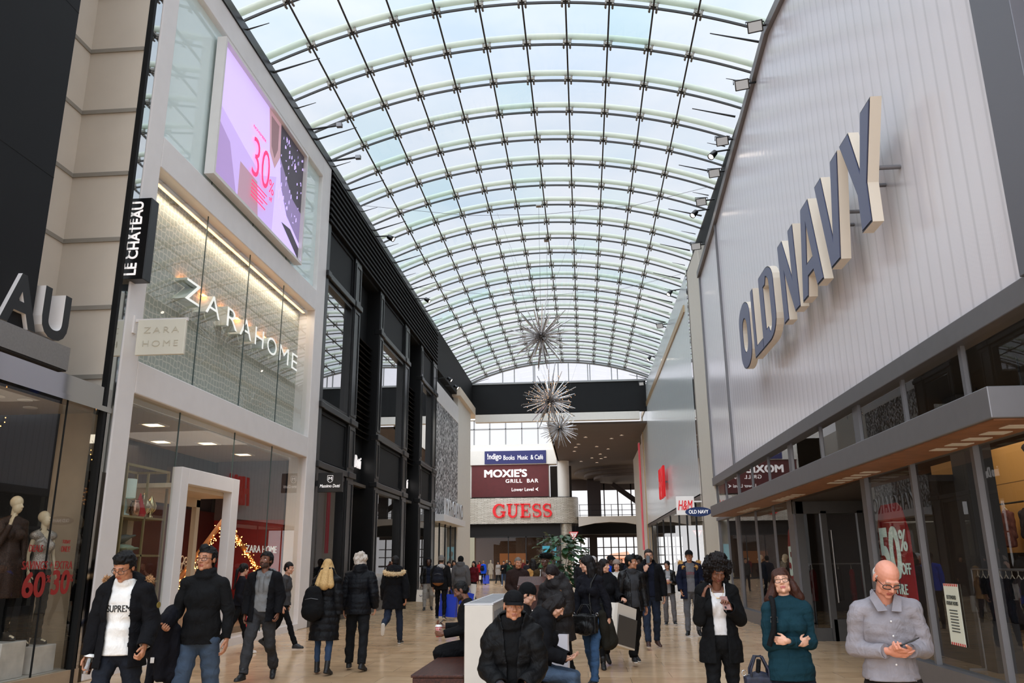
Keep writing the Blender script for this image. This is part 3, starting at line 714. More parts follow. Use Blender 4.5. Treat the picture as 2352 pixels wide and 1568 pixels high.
# ------------------------------------------------------------------ far court
def weave_mat():
    m, n, l, b = nt('woven_silver_tiles')
    br = n.new('ShaderNodeTexBrick'); br.inputs['Scale'].default_value = 1; br.inputs['Brick Width'].default_value = .6; br.inputs['Row Height'].default_value = .1; br.offset = .37
    br.inputs['Mortar Size'].default_value = .022; br.inputs['Mortar Smooth'].default_value = .8
    no = n.new('ShaderNodeTexNoise'); no.inputs['Scale'].default_value = 1.3; no.inputs['Detail'].default_value = 3
    uv = n.new('ShaderNodeTexCoord').outputs['UV']
    co = mapping(n, l, uv, (1,1,1)); l.new(co, no.inputs['Vector'])
    ad = n.new('ShaderNodeVectorMath'); ad.operation = 'ADD'; l.new(co, ad.inputs[0])
    mu = n.new('ShaderNodeVectorMath'); mu.operation = 'SCALE'; mu.inputs['Scale'].default_value = .35; l.new(no.outputs['Color'], mu.inputs[0]); l.new(mu.outputs[0], ad.inputs[1]); l.new(ad.outputs[0], br.inputs['Vector'])
    br.inputs['Color1'].default_value = rgb(222,216,204); br.inputs['Color2'].default_value = rgb(196,190,176); br.inputs['Mortar'].default_value = rgb(134,124,106)
    l.new(br.outputs['Color'], b.inputs['Base Color']); b.inputs['Roughness'].default_value = .35; b.inputs['Metallic'].default_value = .15
    bump(n, l, b, br.outputs['Fac'], -.6, .03); return m
def serif_letter(mb, ch, w, h, d, mi=0):
    """bold serif capital built from strokes, standing in the xz-plane and facing -y"""
    t = .2*w if ch != 'E' else .24*w; f = lambda u, v, k: (u, -k, v)
    def bar(x0, z0, x1, z1): mb.prism([(x0,z0),(x1,z0),(x1,z1),(x0,z1)], f, 0, d, mi)
    def band(pts, th):
        L = []; Rr = []
        for i, p in enumerate(pts):
            a = Vector(pts[max(0,i-1)]); c = Vector(pts[min(len(pts)-1,i+1)]); tt = (c-a).normalized(); nn = Vector((-tt.y, tt.x))*th[i]/2
            L.append(Vector(p)+nn); Rr.append(Vector(p)-nn)
        for i in range(len(pts)-1): mb.prism([tuple(Rr[i]),tuple(Rr[i+1]),tuple(L[i+1]),tuple(L[i])], f, 0, d, mi)
    if ch == 'G':
        pts = [(w*.5+w*.40*math.cos(a), h*.5+h*.46*math.sin(a)) for a in [rad(k) for k in range(42, 325, 12)]]
        band(pts, [ (.09+.13*abs(math.cos(rad(42+12*i))))*w for i in range(len(pts))])
        bar(w*.74, h*.08, w*.92, h*.44); bar(w*.6, h*.4, w*1.0, h*.46); bar(w*.82,h*.66,w*.88,h*.95)
    elif ch == 'U':
        bar(w*.13, h*.3, w*.33, h); bar(w*.72, h*.3, w*.82, h); bar(0, h*.93, w*.46, h); bar(w*.58, h*.93, w, h)
        pts = [(w*.475-w*.27*math.cos(a), h*.32-h*.27*math.sin(a)) for a in [rad(k) for k in range(-8, 190, 12)]]
        band(pts, [w*(.2-.1*i/len(pts)) for i in range(len(pts))])
    elif ch == 'E':
        bar(w*.12, 0, w*.36, h); bar(0,0,w*.9,h*.08); bar(0,h*.92,w*.9,h); bar(w*.3,h*.46,w*.66,h*.54)
        bar(w*.84,h*.02,w*.92,h*.28); bar(w*.84,h*.74,w*.92,h*.98); bar(w*.62,h*.36,w*.68,h*.64)
    elif ch == 'S':
        up = [(w*.5+w*.36*math.cos(a), h*.73+h*.22*math.sin(a)) for a in [rad(k) for k in range(25, 275, 14)]]
        lo = [(w*.5+w*.38*math.cos(a), h*.27+h*.23*math.sin(a)) for a in [rad(k) for k in range(90, -160, -14)]]
        pts = up+lo; n = len(pts)
        band(pts, [w*(.1+.14*math.sin(PI*min(1,max(0,(i-n*.12)/(n*.76))))) for i in range(n)])
        bar(w*.78,h*.68,w*.85,h*.97); bar(w*.13,h*.03,w*.2,h*.32)
def court():
    Y = 75.0
    root = sroot('wall_back', 'white wall of the far court carrying the shop signs')
    q = MB(); q.box((-12.5,Y,7.2),(-3.0,Y+.6,12.15)); q.box((-12.5,Y,14.5),(-2.3,Y+.6,16)); q.box((-12.5,Y,0),(-10.4,Y+.6,16)); q.box((-3.0,Y,10.2),(-2.3,Y+.6,16)); q.build('white_wall', M_WPLAST, root); q = MB(); q.box((-3.0,Y+2.0,7.2),(-1.0,Y+2.2,10.3)); q.build('dark_recess', M_DARKB, root)
    q = MB(); q.box((-10.3,Y-.35,10.25),(-2.3,Y,11.55)); q.build('white_ledge', M_WPLAST, root)
    q = MB(); q.box((-12.5,Y_END+.5,0),(-12.4,Y,12)); q.build('side_wall', M_WPLAST, root)
    w = sroot('window_10', 'gridded clerestory window high on the far wall')
    q = MB(); q.quad((-10.4,Y+.3,12.15),(-3.0,Y+.3,12.15),(-3.0,Y+.3,14.5),(-10.4,Y+.3,14.5)); q.build('pane', M_GLASS, w)
    q = MB()
    for x in (-10.0,-8.52,-7.02,-5.5,-3.98): q.box((x-.05,Y+.2,12.15),(x+.05,Y+.4,14.5))
    q.box((-10.4,Y+.2,13.6),(-3.0,Y+.4,13.7)); q.build('frame', mat('grey_mullion',(140,138,136),.5), w)
    # signs on the wall
    s = thing('shop_sign', 'navy sign advertising books, music and a cafe high on the far wall', 'sign', (-6.06,Y-.36,10.9))
    q = MB(); q.box((-2.86,-.08,-.58),(2.82,.0,.6)); q.build('board', mat('navy_board',(26,28,92),.4), s)
    q = MB(); put_text(q, '!ndigo', (-1.95,-.09,.03), FR, FU, width=1.3, height=.68, depth=.03, off=.012); put_text(q, 'Books  Music  & Café', (.72,-.09,-.02), FR, FU, width=3.65, height=.42, depth=.03, off=.004); q.build('lettering', mat('white_lit_letter',(245,240,238),.4,emit=.5), s)
    s = thing('shop_sign', 'dark red grill bar sign above the curved silver fascia', 'sign', (-6.6,Y-.1,8.78))
    q = MB(); q.box((-3.55,-.12,-1.45),(3.53,.1,1.48)); q.build('board', mat('oxblood_board',(92,26,26),.6,noise=.12,nscale=3), s)
    q = MB(); put_text(q, "MOXIE'S", (-.4,-.14,.69), FR, FU, width=3.95, height=.72, depth=.08, off=.035); put_text(q, 'GRILL  BAR', (1.1,-.14,-.02), FR, FU, width=3.0, height=.34, depth=.05, off=.012, space=1.15)
    put_text(q, 'Lower Level', (1.15,-.14,-.8), FR, FU, width=2.0, height=.3, depth=.03, off=.007)
    q.prism([(2.3,-.8),(2.6,-.62),(2.5,-.8),(2.6,-.98)], lambda u,v,k: (u,-.13-k,v), 0, .02); q.build('lettering', mat('white_lit_letter',(245,240,238),.4,emit=.5), s)
    # curved fascia: straight front with a rounded right end
    fx0, fx1, fy, r = -12.4, -1.9, Y-.6, 1.45
    path = [(fx0,fy),(fx1,fy)]+[(fx1+r*math.sin(a), fy+r-r*math.cos(a)) for a in [rad(k) for k in range(8, 91, 8)]]+[(fx1+r, fy+6)]
    q = MB(); L = 0; uvs = []
    me_v, me_f = [], []
    for (xa,ya),(xb,yb) in zip(path, path[1:]):
        o = len(me_v); me_v += [(xa,ya,4.92),(xb,yb,4.92),(xb,yb,7.22),(xa,ya,7.22)]; me_f.append((o,o+1,o+2,o+3)); l2 = math.hypot(xb-xa,yb-ya); uvs += [(L,0),(L+l2,0),(L+l2,2.3),(L,2.3)]; L += l2
    q.add(me_v, me_f)
    fo = struct('trim_2', q, weave_mat(), 'woven silver fascia with a rounded end over the far shop')
    ul = fo.data.uv_layers.new(name='UVMap')
    for i, l_ in enumerate(fo.data.loops): ul.data[i].uv = uvs[l_.vertex_index]
    q = MB()
    q.prism([(p[0],p[1]) for p in path]+[(fx0,fy+6)], lambda u,v,k: (u,v,k), 4.88, 4.93); q.prism([(p[0],p[1]) for p in path]+[(fx0,fy+6)], lambda u,v,k: (u,v,k), 7.2, 7.25); q.build('lid', M_DARK, fo)
    sg = thing('shop_sign', 'large red serif letters on the curved silver fascia', 'sign', (-8.14,fy-.02,5.45))
    x = 0
    for ch, w_ in (('G',1.18),('U',1.16),('E',.98),('S',.88),('S',.88)):
        Lm = MB(); serif_letter(Lm, ch, w_, 1.22, .18); o = Lm.build('letter', M_SIGNRED, sg); o.location = (x,0,0); x += w_+.07
    # columns
    q = MB(); q.lathe([(.54,4.9),(.54,14.9)], (-1.72,Y-.0,0), 28); struct('trim_3', q, M_WPLAST, 'round white column rising from the fascia end')
    q = MB(); q.lathe([(.55,0),(.55,4.9)], (-1.6,Y+.2,0), 28); struct('trim_4', q, mat('mottled_silver_column',(176,170,156),.3,.4,noise=.35,nscale=6), 'mottled silver round column under the fascia')
    # shop front under the fascia
    it = sroot('wall_back', 'interior of the far corner shop')
    q = MB(); q.box((-12.4,Y+6,0),(-2.0,Y+6.1,4.9)); q.build('back_wall', mat('cocoa_wall',(86,62,48),.7,noise=.2), it)
    q = MB(); q.box((-12.4,Y,4.0),(-2.0,Y+6,4.1)); q.build('shop_ceiling', M_DARKB, it)
    q = MB(); q.box((-8.2,Y+5.8,1.3),(-5.6,Y+5.98,2.4)); q.build('lit_niche', emitmat('amber_niche',(150,92,50),.25), it)
    q = MB(); q.box((-2.1,Y,0),(-2.0,Y+6,4.9)); q.build('side_wall', M_DARKB, it)
    q = MB(); q.box((-10.45,Y-.4,0),(-9.85,Y-.1,3.75)); q.build('pale_post', mat('pale_post',(190,188,166),.5), it)
    for k in range(5):
        q = MB(); q.box((-12+.0+k*1.9,Y+3.5,0),(-11.2+k*1.9,Y+4.1,.9+.2*(k%2))); q.build('display_table', mat('dark_table',(40,32,28),.5), it)
    w = sroot('window_11', 'dark glazed front of the far corner shop')
    q = MB(); q.quad((-12.4,Y-.2,.1),(-2.1,Y-.2,.1),(-2.1,Y-.2,4.9),(-12.4,Y-.2,4.9)); q.build('pane', M_GLASS, w)
    q = MB()
    for x in (-12.3,-9.9,-6.8,-5.2,-3.6,-2.1): q.box((x-.04,Y-.24,0),(x+.04,Y-.16,4.9))
    q.box((-12.4,Y-.24,3.7),(-2.1,Y-.16,3.82)); q.box((-12.4,Y-.24,0),(-2.1,Y-.16,.15)); q.build('frame', M_BLKMET, w)
    q = MB(); q.box((-12.4,Y-.3,3.82),(-2.1,Y-.25,4.9)); q.build('dark_transom', M_DARK, w)
    for k in range(7):
        c = thing('ceiling_downlight', 'small ceiling downlight in the far corner shop', 'light', (-9.8+k*1.1,Y+1.2+(k%2)*1.5,3.98), group='downlights of the far corner shop')
        q = MB(); q.lathe([(.1,0),(.1,-.02)], seg=12); q.build('lamp', M_COOL, c); q = MB(); q.lathe([(.1,.0),(.14,0),(.14,-.03),(.1,-.03)], seg=12); q.build('trim_ring', M_WHITE, c)
    area('corner_store_light', (-7,Y+2.5,3.9), 6, 45, (1,.8,.6), sizey=3)
    # poster by the shop door
    s = thing('poster', 'teal fashion poster with dark figure beside the far shop door', 'poster', (-3.1,Y-.45,1.9))
    q = MB(); q.box((-.62,-.03,-1.05),(.62,.03,1.05)); q.build('panel', emitmat('teal_poster',(60,140,158),.35), s)
    q = MB(); q.add([(a,-.035,b) for a,b in ((.0,-1.0),(.55,-1.0),(.55,-.1),(.4,.15),(.2,.1),(.05,-.2))],[list(range(6))]); q.ell((.28,-.035,.42),(.2,.004,.26)); q.build('figure', mat('poster_figure',(60,44,40),.6), s)
    # mezzanine, passage and bright doors on the right
    m = sroot('wall_right', 'mezzanine edge and arched passage at the right of the far court')
    q = MB(); pts = [(-.45,4.62),(1.0,4.9),(2.4,5.0),(3.8,4.92),(6.2,4.5)]
    poly = [(-.45,5.5)]+[(x,z) for x,z in pts]+[(6.2,5.5)]
    q.prism(poly[::-1], lambda u,v,k: (u,k,v), Y, Y+.5); q.build('slab_edge', M_WPLAST, m)
    q = MB(); q.box((-.45,Y+.5,5.2),(9,Y+20,5.5)); q.build('slab', M_DARKB, m)
    q = MB(); q.box((-2.0,Y+8,4.2),(9,Y+8.3,5.2)); q.build('dark_truss', M_DARK, m)
    r = thing('balcony_railing', 'thin black railing along the mezzanine edge in the far court', 'railing', (3,Y+.2,5.5))
    q = MB()
    for z in (.12,.55,1.05): q.tube([(-3.4,0,z),(3.6,0,z)], .025, 6)
    q.build('rail', M_BLKMET, r)
    for k in range(8):
        q = MB(); q.box((-3.3+.95*k-.025,-.025,0),(-3.3+.95*k+.025,.025,1.05)); q.build('post', M_BLKMET, r)
    c = sroot('ceiling', 'dark lowered ceiling of the far court with curved steps')
    q = MB(); q.box((-2.2,Y_END+.5,10.5),(9,99,10.65)); q.build('soffit', mat('umber_ceiling',(92,80,72),.7,noise=.06,nscale=1), c)
    q = MB(); q.box((-2.25,Y_END+.5,10.5),(-2.1,Y,13.2)); q.build('upstand', M_WPLAST, c)
    for k, (rx, ry, z) in enumerate(((5.2,7,10.25),(4.2,5.8,10.0),(3.2,4.6,9.75))):
        q = MB(); seg = 40; q.prism([(4.4+rx*math.cos(2*PI*i/seg), 86+ry*math.sin(2*PI*i/seg)) for i in range(seg)], lambda u,v,h: (u,v,h), z, 10.5); q.build('ring', mat('umber_ring',(84,72,66),.7), c)
    rnd = random.Random(9)
    for k in range(14):
        x = -.6+rnd.random()*4; y = 58+rnd.random()*20
        d = thing('ceiling_downlight', 'recessed downlight in the dark ceiling of the far court', 'light', (x,y,10.49), group='downlights of the far court')
        q = MB(); q.lathe([(.11,0),(.11,-.015)], seg=12); q.build('lamp', M_COOL, d); q = MB(); q.lathe([(.11,0),(.15,0),(.15,-.02),(.11,-.02)], seg=12); q.build('trim_ring', M_WHITE, d)
    w = sroot('window_12', 'bright upper windows behind the mezzanine railing')
    q = MB(); q.quad((-2,Y+18,5.5),(9,Y+18,5.5),(9,Y+18,10.5),(-2,Y+18,10.5)); q.build('pane', M_GLASS, w)
    q = MB()
    for x in (-2,.9,2.4,3.9,5.4,6.9): q.box((x-.06,Y+17.9,5.5),(x+.06,Y+18.1,10.5))
    q.box((-2,Y+17.9,9.3),(9,Y+18.1,10.5)); q.build('frame', mat('brown_mullion',(70,58,52),.6), w)
    q = MB(); q.box((.5,Y+12,5.5),(1.9,Y+12.8,10.5)); q.box((6.1,Y+12,5.5),(7.0,Y+12.8,10.5)); q.tube([(3.2,Y+14,9.6),(7.4,Y+14,6.5)], .28, 8); q.tube([(6.2,Y+14,9.9),(8.6,Y+14,5.5)], .22, 8); q.build('brown_pier', mat('brown_pier',(58,46,42),.7), m)
    d = sroot('door_4', 'bank of bright glazed exit doors at the end of the passage')
    q = MB(); q.quad((-2.2,96,0),(9,96,0),(9,96,4.3),(-2.2,96,4.3)); q.build('pane', M_GLASS, d)
    q = MB()
    for x in [-2.1+.86*k for k in range(13)]: q.box((x-.06,95.9,0),(x+.06,96.1,4.3))
    for z in (1.25,2.2,3.1): q.box((-2.2,95.93,z-.05 if z != 1.25 else z-.14),(9,96.07,z+.05))
    q.box((.6,95.85,0),(1.5,96.15,4.3)); q.box((-2.2,95.9,4.2),(9,96.1,5.4)); q.build('frame', mat('brown_mullion',(70,58,52),.6), d)
    q = MB(); q.box((-2.2,88,4.5),(9,96,4.6)); q.build('passage_ceiling', M_DARK, m)
    q = MB(); q.box((-2.3,Y+.4,0),(-2.1,96,5.4)); q.build('passage_wall', M_DARKB, m)
    # what the doors look out on: an orange roof across the road, low fence
    o = MB(); o.box((3.4,121,0),(6.4,125,2.0)); o.prism([(3.0,2.0),(6.8,2.0),(6.2,2.9),(3.8,2.6)], lambda u,v,k: (u,k,v), 120.5, 125)
    tag(o.build('kiosk', mat('orange_kiosk',(232,178,152),.6)), 'orange building seen through the far exit doors', 'building')
    # triangular hanging sign
    s = thing('hanging_sign', 'white triangular hanging sign with red border and question mark', 'sign', (-.9,Y-.4,3.75))
    q = MB(); q.prism([(-.42,.4),(0,-.36),(.42,.4)], lambda u,v,k: (u,k,v), -.04, .04); q.build('border', M_SIGNRED, s)
    q = MB(); q.prism([(-.34,.35),(0,-.27),(.34,.35)], lambda u,v,k: (u,k,v), -.055, .055); q.build('face', mat('sign_white',(230,226,224),.5,emit=.2), s)
    q = MB(); put_text(q, '?', (0,-.06,.02), FR, FU, height=.26, depth=.01, off=.02); put_text(q, 'GUESS', (0,-.06,.27), FR, FU, width=.42, height=.09, depth=.01); q.build('lettering', M_SIGNRED, s)
    q = MB(); q.tube([(-.2,0,.4),(-.2,0,1.1)], .012, 6); q.tube([(.2,0,.4),(.2,0,1.1)], .012, 6); q.build('hanger', M_BLKMET, s)
court()
# ------------------------------------------------------------------ right wall
def poly_mat(name, base, sc):
    """ribbed translucent sheet: pale plastic, vertical flutes, soft gloss"""
    m, n, l, b = nt(name)
    co = objco(n)
    wv = n.new('ShaderNodeTexWave'); wv.wave_type = 'BANDS'; wv.bands_direction = 'Y'; wv.inputs['Scale'].default_value = sc; l.new(co, wv.inputs['Vector'])
    wv.inputs['Distortion'].default_value = 0
    w2 = n.new('ShaderNodeTexWave'); w2.wave_type = 'BANDS'; w2.bands_direction = 'Y'; w2.inputs['Scale'].default_value = sc/9.0; l.new(co, w2.inputs['Vector'])
    l.new(ramp(n, l, w2.outputs['Fac'], [(0.0, tuple(.84*x for x in rgb(*base)[:3])+(1,)), (.12, rgb(*base)), (1, rgb(*base))]), b.inputs['Base Color'])
    b.inputs['Roughness'].default_value = .17; b.inputs['Specular IOR Level'].default_value = .5
    ad = n.new('ShaderNodeMath'); ad.operation = 'MULTIPLY_ADD'; l.new(wv.outputs['Fac'], ad.inputs[0]); ad.inputs[1].default_value = .25; l.new(w2.outputs['Fac'], ad.inputs[2])
    bump(n, l, b, ad.outputs[0], .12, .02)
    return m
def block_letter(mb, ch, w, h, d, t=None):
    """heavy condensed letter as (u,v) outlines; front face mat 0, dark rim 1, cream sides 2"""
    t = t or w*.3
    outs = []; holes = []
    def rounded(x0, y0, x1, y1, rx, ry, n=6):
        pts = []
        for cx, cy, a0 in ((x1-rx,y1-ry,0),(x0+rx,y1-ry,90),(x0+rx,y0+ry,180),(x1-rx,y0+ry,270)):
            for k in range(n+1): a = rad(a0+90*k/n); pts.append((cx+rx*math.cos(a), cy+ry*math.sin(a)))
        return pts
    if ch == 'O':
        outs.append(rounded(0,0,w,h,w*.5,h*.26)); holes.append(rounded(t,t*1.05,w-t,h-t*1.05,(w-2*t)*.5,h*.18))
    elif ch == 'L': outs.append([(0,0),(w,0),(w,t*.95),(t,t*.95),(t,h),(0,h)])
    elif ch == 'D':
        o = [(0,0),(w*.45,0)]+[(w-w*.5+w*.5*math.cos(rad(a)), h*.27+h*.27*math.sin(rad(a))) for a in range(-80,1,16)]+[(w-w*.5+w*.5*math.cos(rad(a)), h*.73+h*.27*math.sin(rad(a))) for a in range(0,81,16)]+[(w*.45,h),(0,h)]
        outs.append(o); wi = w-t; 
        holes.append([(t,t*.9),(w*.45,t*.9)]+[(wi-.2*w+.2*w*math.cos(rad(a)), h*.27+h*.14*math.sin(rad(a))) for a in range(-80,1,20)]+[(wi-.2*w+.2*w*math.cos(rad(a)), h*.73+h*.14*math.sin(rad(a))) for a in range(0,81,20)]+[(w*.45,h-t*.9),(t,h-t*.9)])
    elif ch == 'N': outs.append([(0,0),(t,0),(t,h*.56),(w-t,0),(w,0),(w,h),(w-t,h),(w-t,h*.44),(t,h),(0,h)])
    elif ch == 'A':
        c = w/2; outs.append([(0,0),(t*.95,0),(t*1.25,h*.2),(w-t*1.25,h*.2),(w-t*.95,0),(w,0),(c+t*.62,h),(c-t*.62,h)])
        holes.append([(c-w*.13,h*.36),(c+w*.13,h*.36),(c,h*.74)])
    elif ch == 'V': c = w/2; outs.append([(c-t*.62,0),(c+t*.62,0),(w,h),(w-t*.98,h),(c,h*.3),(t*.98,h),(0,h)])
    elif ch == 'Y': c = w/2; outs.append([(c-t*.5,0),(c+t*.5,0),(c+t*.5,h*.36),(w,h),(w-t*1.02,h),(c,h*.55),(t*1.02,h),(0,h),(c-t*.5,h*.36)])
    def mesh(scale_in, z0, z1, mface, mside, expand=0):
        bm = bmesh.new(); cu = bpy.data.curves.new('x','CURVE'); cu.dimensions = '2D'; cu.fill_mode = 'BOTH'; cu.extrude = (z1-z0)/2; cu.offset = expand
        for pl in outs+holes:
            sp = cu.splines.new('POLY'); sp.points.add(len(pl)-1); sp.use_cyclic_u = True
            for p, (u, v) in zip(sp.points, pl): p.co = (u, v, 0, 1)
        o = bpy.data.objects.new('x', cu); COL.objects.link(o); dg = bpy.context.evaluated_depsgraph_get()
        me = bpy.data.meshes.new_from_object(o.evaluated_get(dg)); bpy.data.objects.remove(o); bpy.data.curves.remove(cu)
        zc = (z0+z1)/2
        for p in me.polygons:
            vv = [me.vertices[i].co for i in p.vertices]; nrm = p.normal
            pts = [(-(q.z+zc), -q.x, q.y) for q in vv]      # faces -X, text runs -Y
            mb.add(pts, [list(range(len(pts)))], mface if abs(nrm.z) > .7 else mside)
        bpy.data.meshes.remove(me)
    mesh(1, 0, d, 1, 2)
    mesh(1, d, d+.012, 0, 0, expand=-.03)
def old_navy():
    root = sroot('wall_right', 'ribbed translucent white facade with silver trims')
    ms = poly_mat('ribbed_white_sheet', (226,222,226), 9)
    top = [(7.86,12.0),(14.4,12.66),(16.05,12.92),(24.05,11.82),(28.0,11.42)]
    q = MB(); q.prism([(7.86,4.25)]+[(24.1,4.25),(24.1,11.82)]+[(16.05,12.92),(14.4,12.66),(7.86,12.0)], lambda u,v,k: (XR+k,u,v), 0, .25); q.build('ribbed_sheet', ms, root)
    q = MB(); q.prism([(24.2,4.25),(28.0,4.25),(28.0,11.42),(24.2,11.8)], lambda u,v,k: (XR+k,u,v), 0, .25); q.build('ribbed_sheet', ms, root)
    q = MB(); q.prism([(3,4.25),(7.2,4.25),(7.2,14),(3,14)], lambda u,v,k: (XR+k,u,v), 0, .25); q.build('ribbed_sheet', ms, root)
    q = MB(); q.bbox((XR-.14,7.18,4.25),(XR+.3,7.86,14),.01); q.build('grey_pilaster', mat('slate_grey_metal',(108,108,114),.4,.3), root)
    q = MB(); q.box((XR-.06,24.1,4.25),(XR+.1,24.2,11.9)); q.box((XR-.05,27.9,4.25),(XR+.1,28.05,11.5)); q.build('silver_joint', M_SILVER, root)
    q = MB(); tp = [(7.86,12.0),(14.4,12.66),(16.05,12.92),(24.05,11.82),(28.05,11.42)]
    for a, b in zip(tp, tp[1:]):
        q.add([(XR-.1,a[0],a[1]),(XR-.1,b[0],b[1]),(XR-.1,b[0],b[1]+.22),(XR-.1,a[0],a[1]+.22),(XR+.3,a[0],a[1]),(XR+.3,b[0],b[1]),(XR+.3,b[0],b[1]+.22),(XR+.3,a[0],a[1]+.22)],[(0,3,2,1),(4,5,6,7),(0,1,5,4),(3,7,6,2),(0,4,7,3),(1,2,6,5)])
    q.build('silver_coping', mat('bronze_coping',(120,114,112),.4,.4), root)
    q = MB(); q.box((XR+.25,7,11.0),(XR+.7,31,13.6)); q.build('dark_upper_wall', M_BLACK, root)
    q = MB(); q.bbox((XR-.08,2,4.02),(XR+.2,28.1,4.28),.01); q.build('silver_band', M_SILVER, root)
    # letters
    sg = thing('shop_sign', 'huge slate blue block letters with cream sides on the ribbed white facade', 'sign', (XR-.29,19.75,6.0))
    mf = [mat('letter_slate',(94,99,126),.4), mat('letter_navy_rim',(22,24,40),.4), mat('letter_cream_side',(226,214,196),.5)]
    for ch, y, w in (('O',0,1.28),('L',1.46,.9),('D',2.32,1.3),('N',4.1,1.2),('A',5.42,1.3),('V',6.68,1.28),('Y',8.0,1.38)):
        y *= 1.045; w *= 1.0; L = MB(); block_letter(L, ch, w, 1.6, .15); o = L.build('letter', mf, sg); o.location = (0,-y,0)
        for yy in (w*.3,w*.7):
            q = MB(); q.tube([(0,-y-yy,.75),(.28,-y-yy,.75)], .03, 6); q.build('standoff', M_SILVER, sg)
    # clerestory
    w = sroot('window_13', 'clerestory strip of panes under the silver band')
    q = MB(); q.quad((XR+.05,2,3.25),(XR+.05,28,3.25),(XR+.05,28,4.02),(XR+.05,2,4.02)); q.build('pane', M_GLASS, w)
    q = MB()
    for y, t in ((28,.06),(26.2,.02),(24.1,.1),(22.1,.025),(20.1,.025),(17.95,.13),(15.6,.03),(13.5,.13),(11.5,.03),(9.66,.04),(7.5,.08)): q.box((XR+.02,y-t,3.2),(XR+.07,y+t,4.05))
    q.build('mullion', M_SILVER, w)
    # canopy
    c = sroot('trim_5', 'grey metal canopy with timber soffit along the right shop front')
    q = MB(); q.bbox((3.78,7.75,2.86),(XR+.02,25.0,3.16),.01); q.build('fascia', M_SILVER, c)
    q = MB(); q.box((3.82,7.8,2.845),(XR,24.95,2.86)); q.build('timber_soffit', M_WOODS, c)
    q = MB()
    for k in range(40):
        y = 8.1+k*.42
        if k % 10 < 5: q.box((4.1,y,2.838),(4.34,y+.2,2.846))
    q.build('soffit_vent', mat('vent_white',(226,222,216),.5), c)
    # shop front
    f = sroot('wall_right', 'silver framed shop front under the canopy')
    q = MB()
    for y, t in ((28.0,.08),(24.7,.13),(18.3,.24),(13.5,.10),(11.54,.032),(9.7,.04),(7.4,.08)): q.box((XR+.0,y-t,0),(XR+.07,y+t,2.95))
    for y in (26.38,22.14,20.07): q.box((XR+.02,y-.025,.3),(XR+.07,y+.025,2.9))
    for ya, yb in ((28,18.3),(13.5,2)): q.box((XR-.05,ya,2.86),(XR+.15,yb,2.96)); q.box((XR-.05,ya,0),(XR+.15,yb,.3))
    q.build('frame', M_SILVER, f)
    w = sroot('window_14', 'shop windows of the right shop front')
    q = MB(); 
    for ya, yb in ((28,18.3),(13.5,2)): q.quad((XR+.05,yb,.3),(XR+.05,ya,.3),(XR+.05,ya,2.9),(XR+.05,yb,2.9))
    q.build('pane', M_GLASS, w)
    d = sroot('door_5', 'recessed silver framed glass doors of the right shop')
    q = MB(); q.box((XR,18.05,0),(XR+1.6,18.12,.25)); q.box((XR+.05,18.0,0),(XR+.2,18.12,2.8)); q.box((XR+.55,18.0,0),(XR+.67,18.12,2.6)); q.box((XR+1.3,18.0,0),(XR+1.42,18.12,2.6)); q.box((XR,18.0,2.55),(XR+1.6,18.12,2.9)); q.box((XR+.6,18.0,0),(XR+1.4,18.1,.42)); q.build('frame', M_SILVERD, d)
    q = MB(); q.quad((XR+.1,18.06,.25),(XR+1.6,18.06,.25),(XR+1.6,18.06,2.6),(XR+.1,18.06,2.6)); q.build('pane', M_GLASSD, d)
    q = MB(); q.tube([(XR+.72,17.95,.75),(XR+.72,17.95,2.2)], .02, 8); q.build('handle', M_STEEL, d)
    q = MB(); q.box((XR+1.6,13.65,0),(XR+1.7,18.05,2.9)); q.box((XR,13.6,2.8),(XR+1.7,18.1,2.9)); q.build('recess', M_DARKB, d)
    q = MB(); q.box((XR+.1,13.65,0),(XR+.5,13.75,2.85)); q.build('side_post', M_SILVERD, d)
    # dim store interior
    it = sroot('wall_right', 'dim interior of the right shop with timber back wall')
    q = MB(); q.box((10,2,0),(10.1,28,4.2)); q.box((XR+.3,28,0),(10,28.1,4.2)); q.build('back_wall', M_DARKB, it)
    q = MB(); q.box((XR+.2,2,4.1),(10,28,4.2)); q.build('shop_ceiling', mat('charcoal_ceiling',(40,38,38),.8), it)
    m, n, l, b = nt('yellow_pine_boards'); co = objco(n); br = n.new('ShaderNodeTexBrick'); l.new(mapping(n, l, co, (1,1,1), (PI/2,0,PI/2)), br.inputs['Vector']); br.inputs['Brick Width'].default_value = 3; br.inputs['Row Height'].default_value = .22; br.inputs['Scale'].default_value = 1
    br.inputs['Color1'].default_value = rgb(214,164,96); br.inputs['Color2'].default_value = rgb(190,140,80); br.inputs['Mortar'].default_value = rgb(110,78,44); br.inputs['Mortar Size'].default_value = .008; l.new(br.outputs['Color'], b.inputs['Base Color'])
    q = MB(); q.box((8.2,12.6,1.7),(8.3,20,3.7)); q.build('pine_wall', m, it)
    q = MB(); q.box((5.9,13.1,0),(6.3,13.6,4.1)); q.build('grey_column', mat('dark_grey_column',(58,56,56),.6), it)
    q = MB(); q.box((6.9,12.6,0),(7.2,13.1,4.1)); q.build('grey_column', mat('dark_grey_column',(58,56,56),.6), it)
    area('clothes_store_light', (7.5,15.5,4.0), 5, 70, (1,.82,.6), sizey=3)  # added fill without a fixture, brings out the pine boards
    area('clothes_store_light', (7.4,21,4.0), 8, 10, (1,.8,.6), rot=(0,0,PI/2), sizey=2)
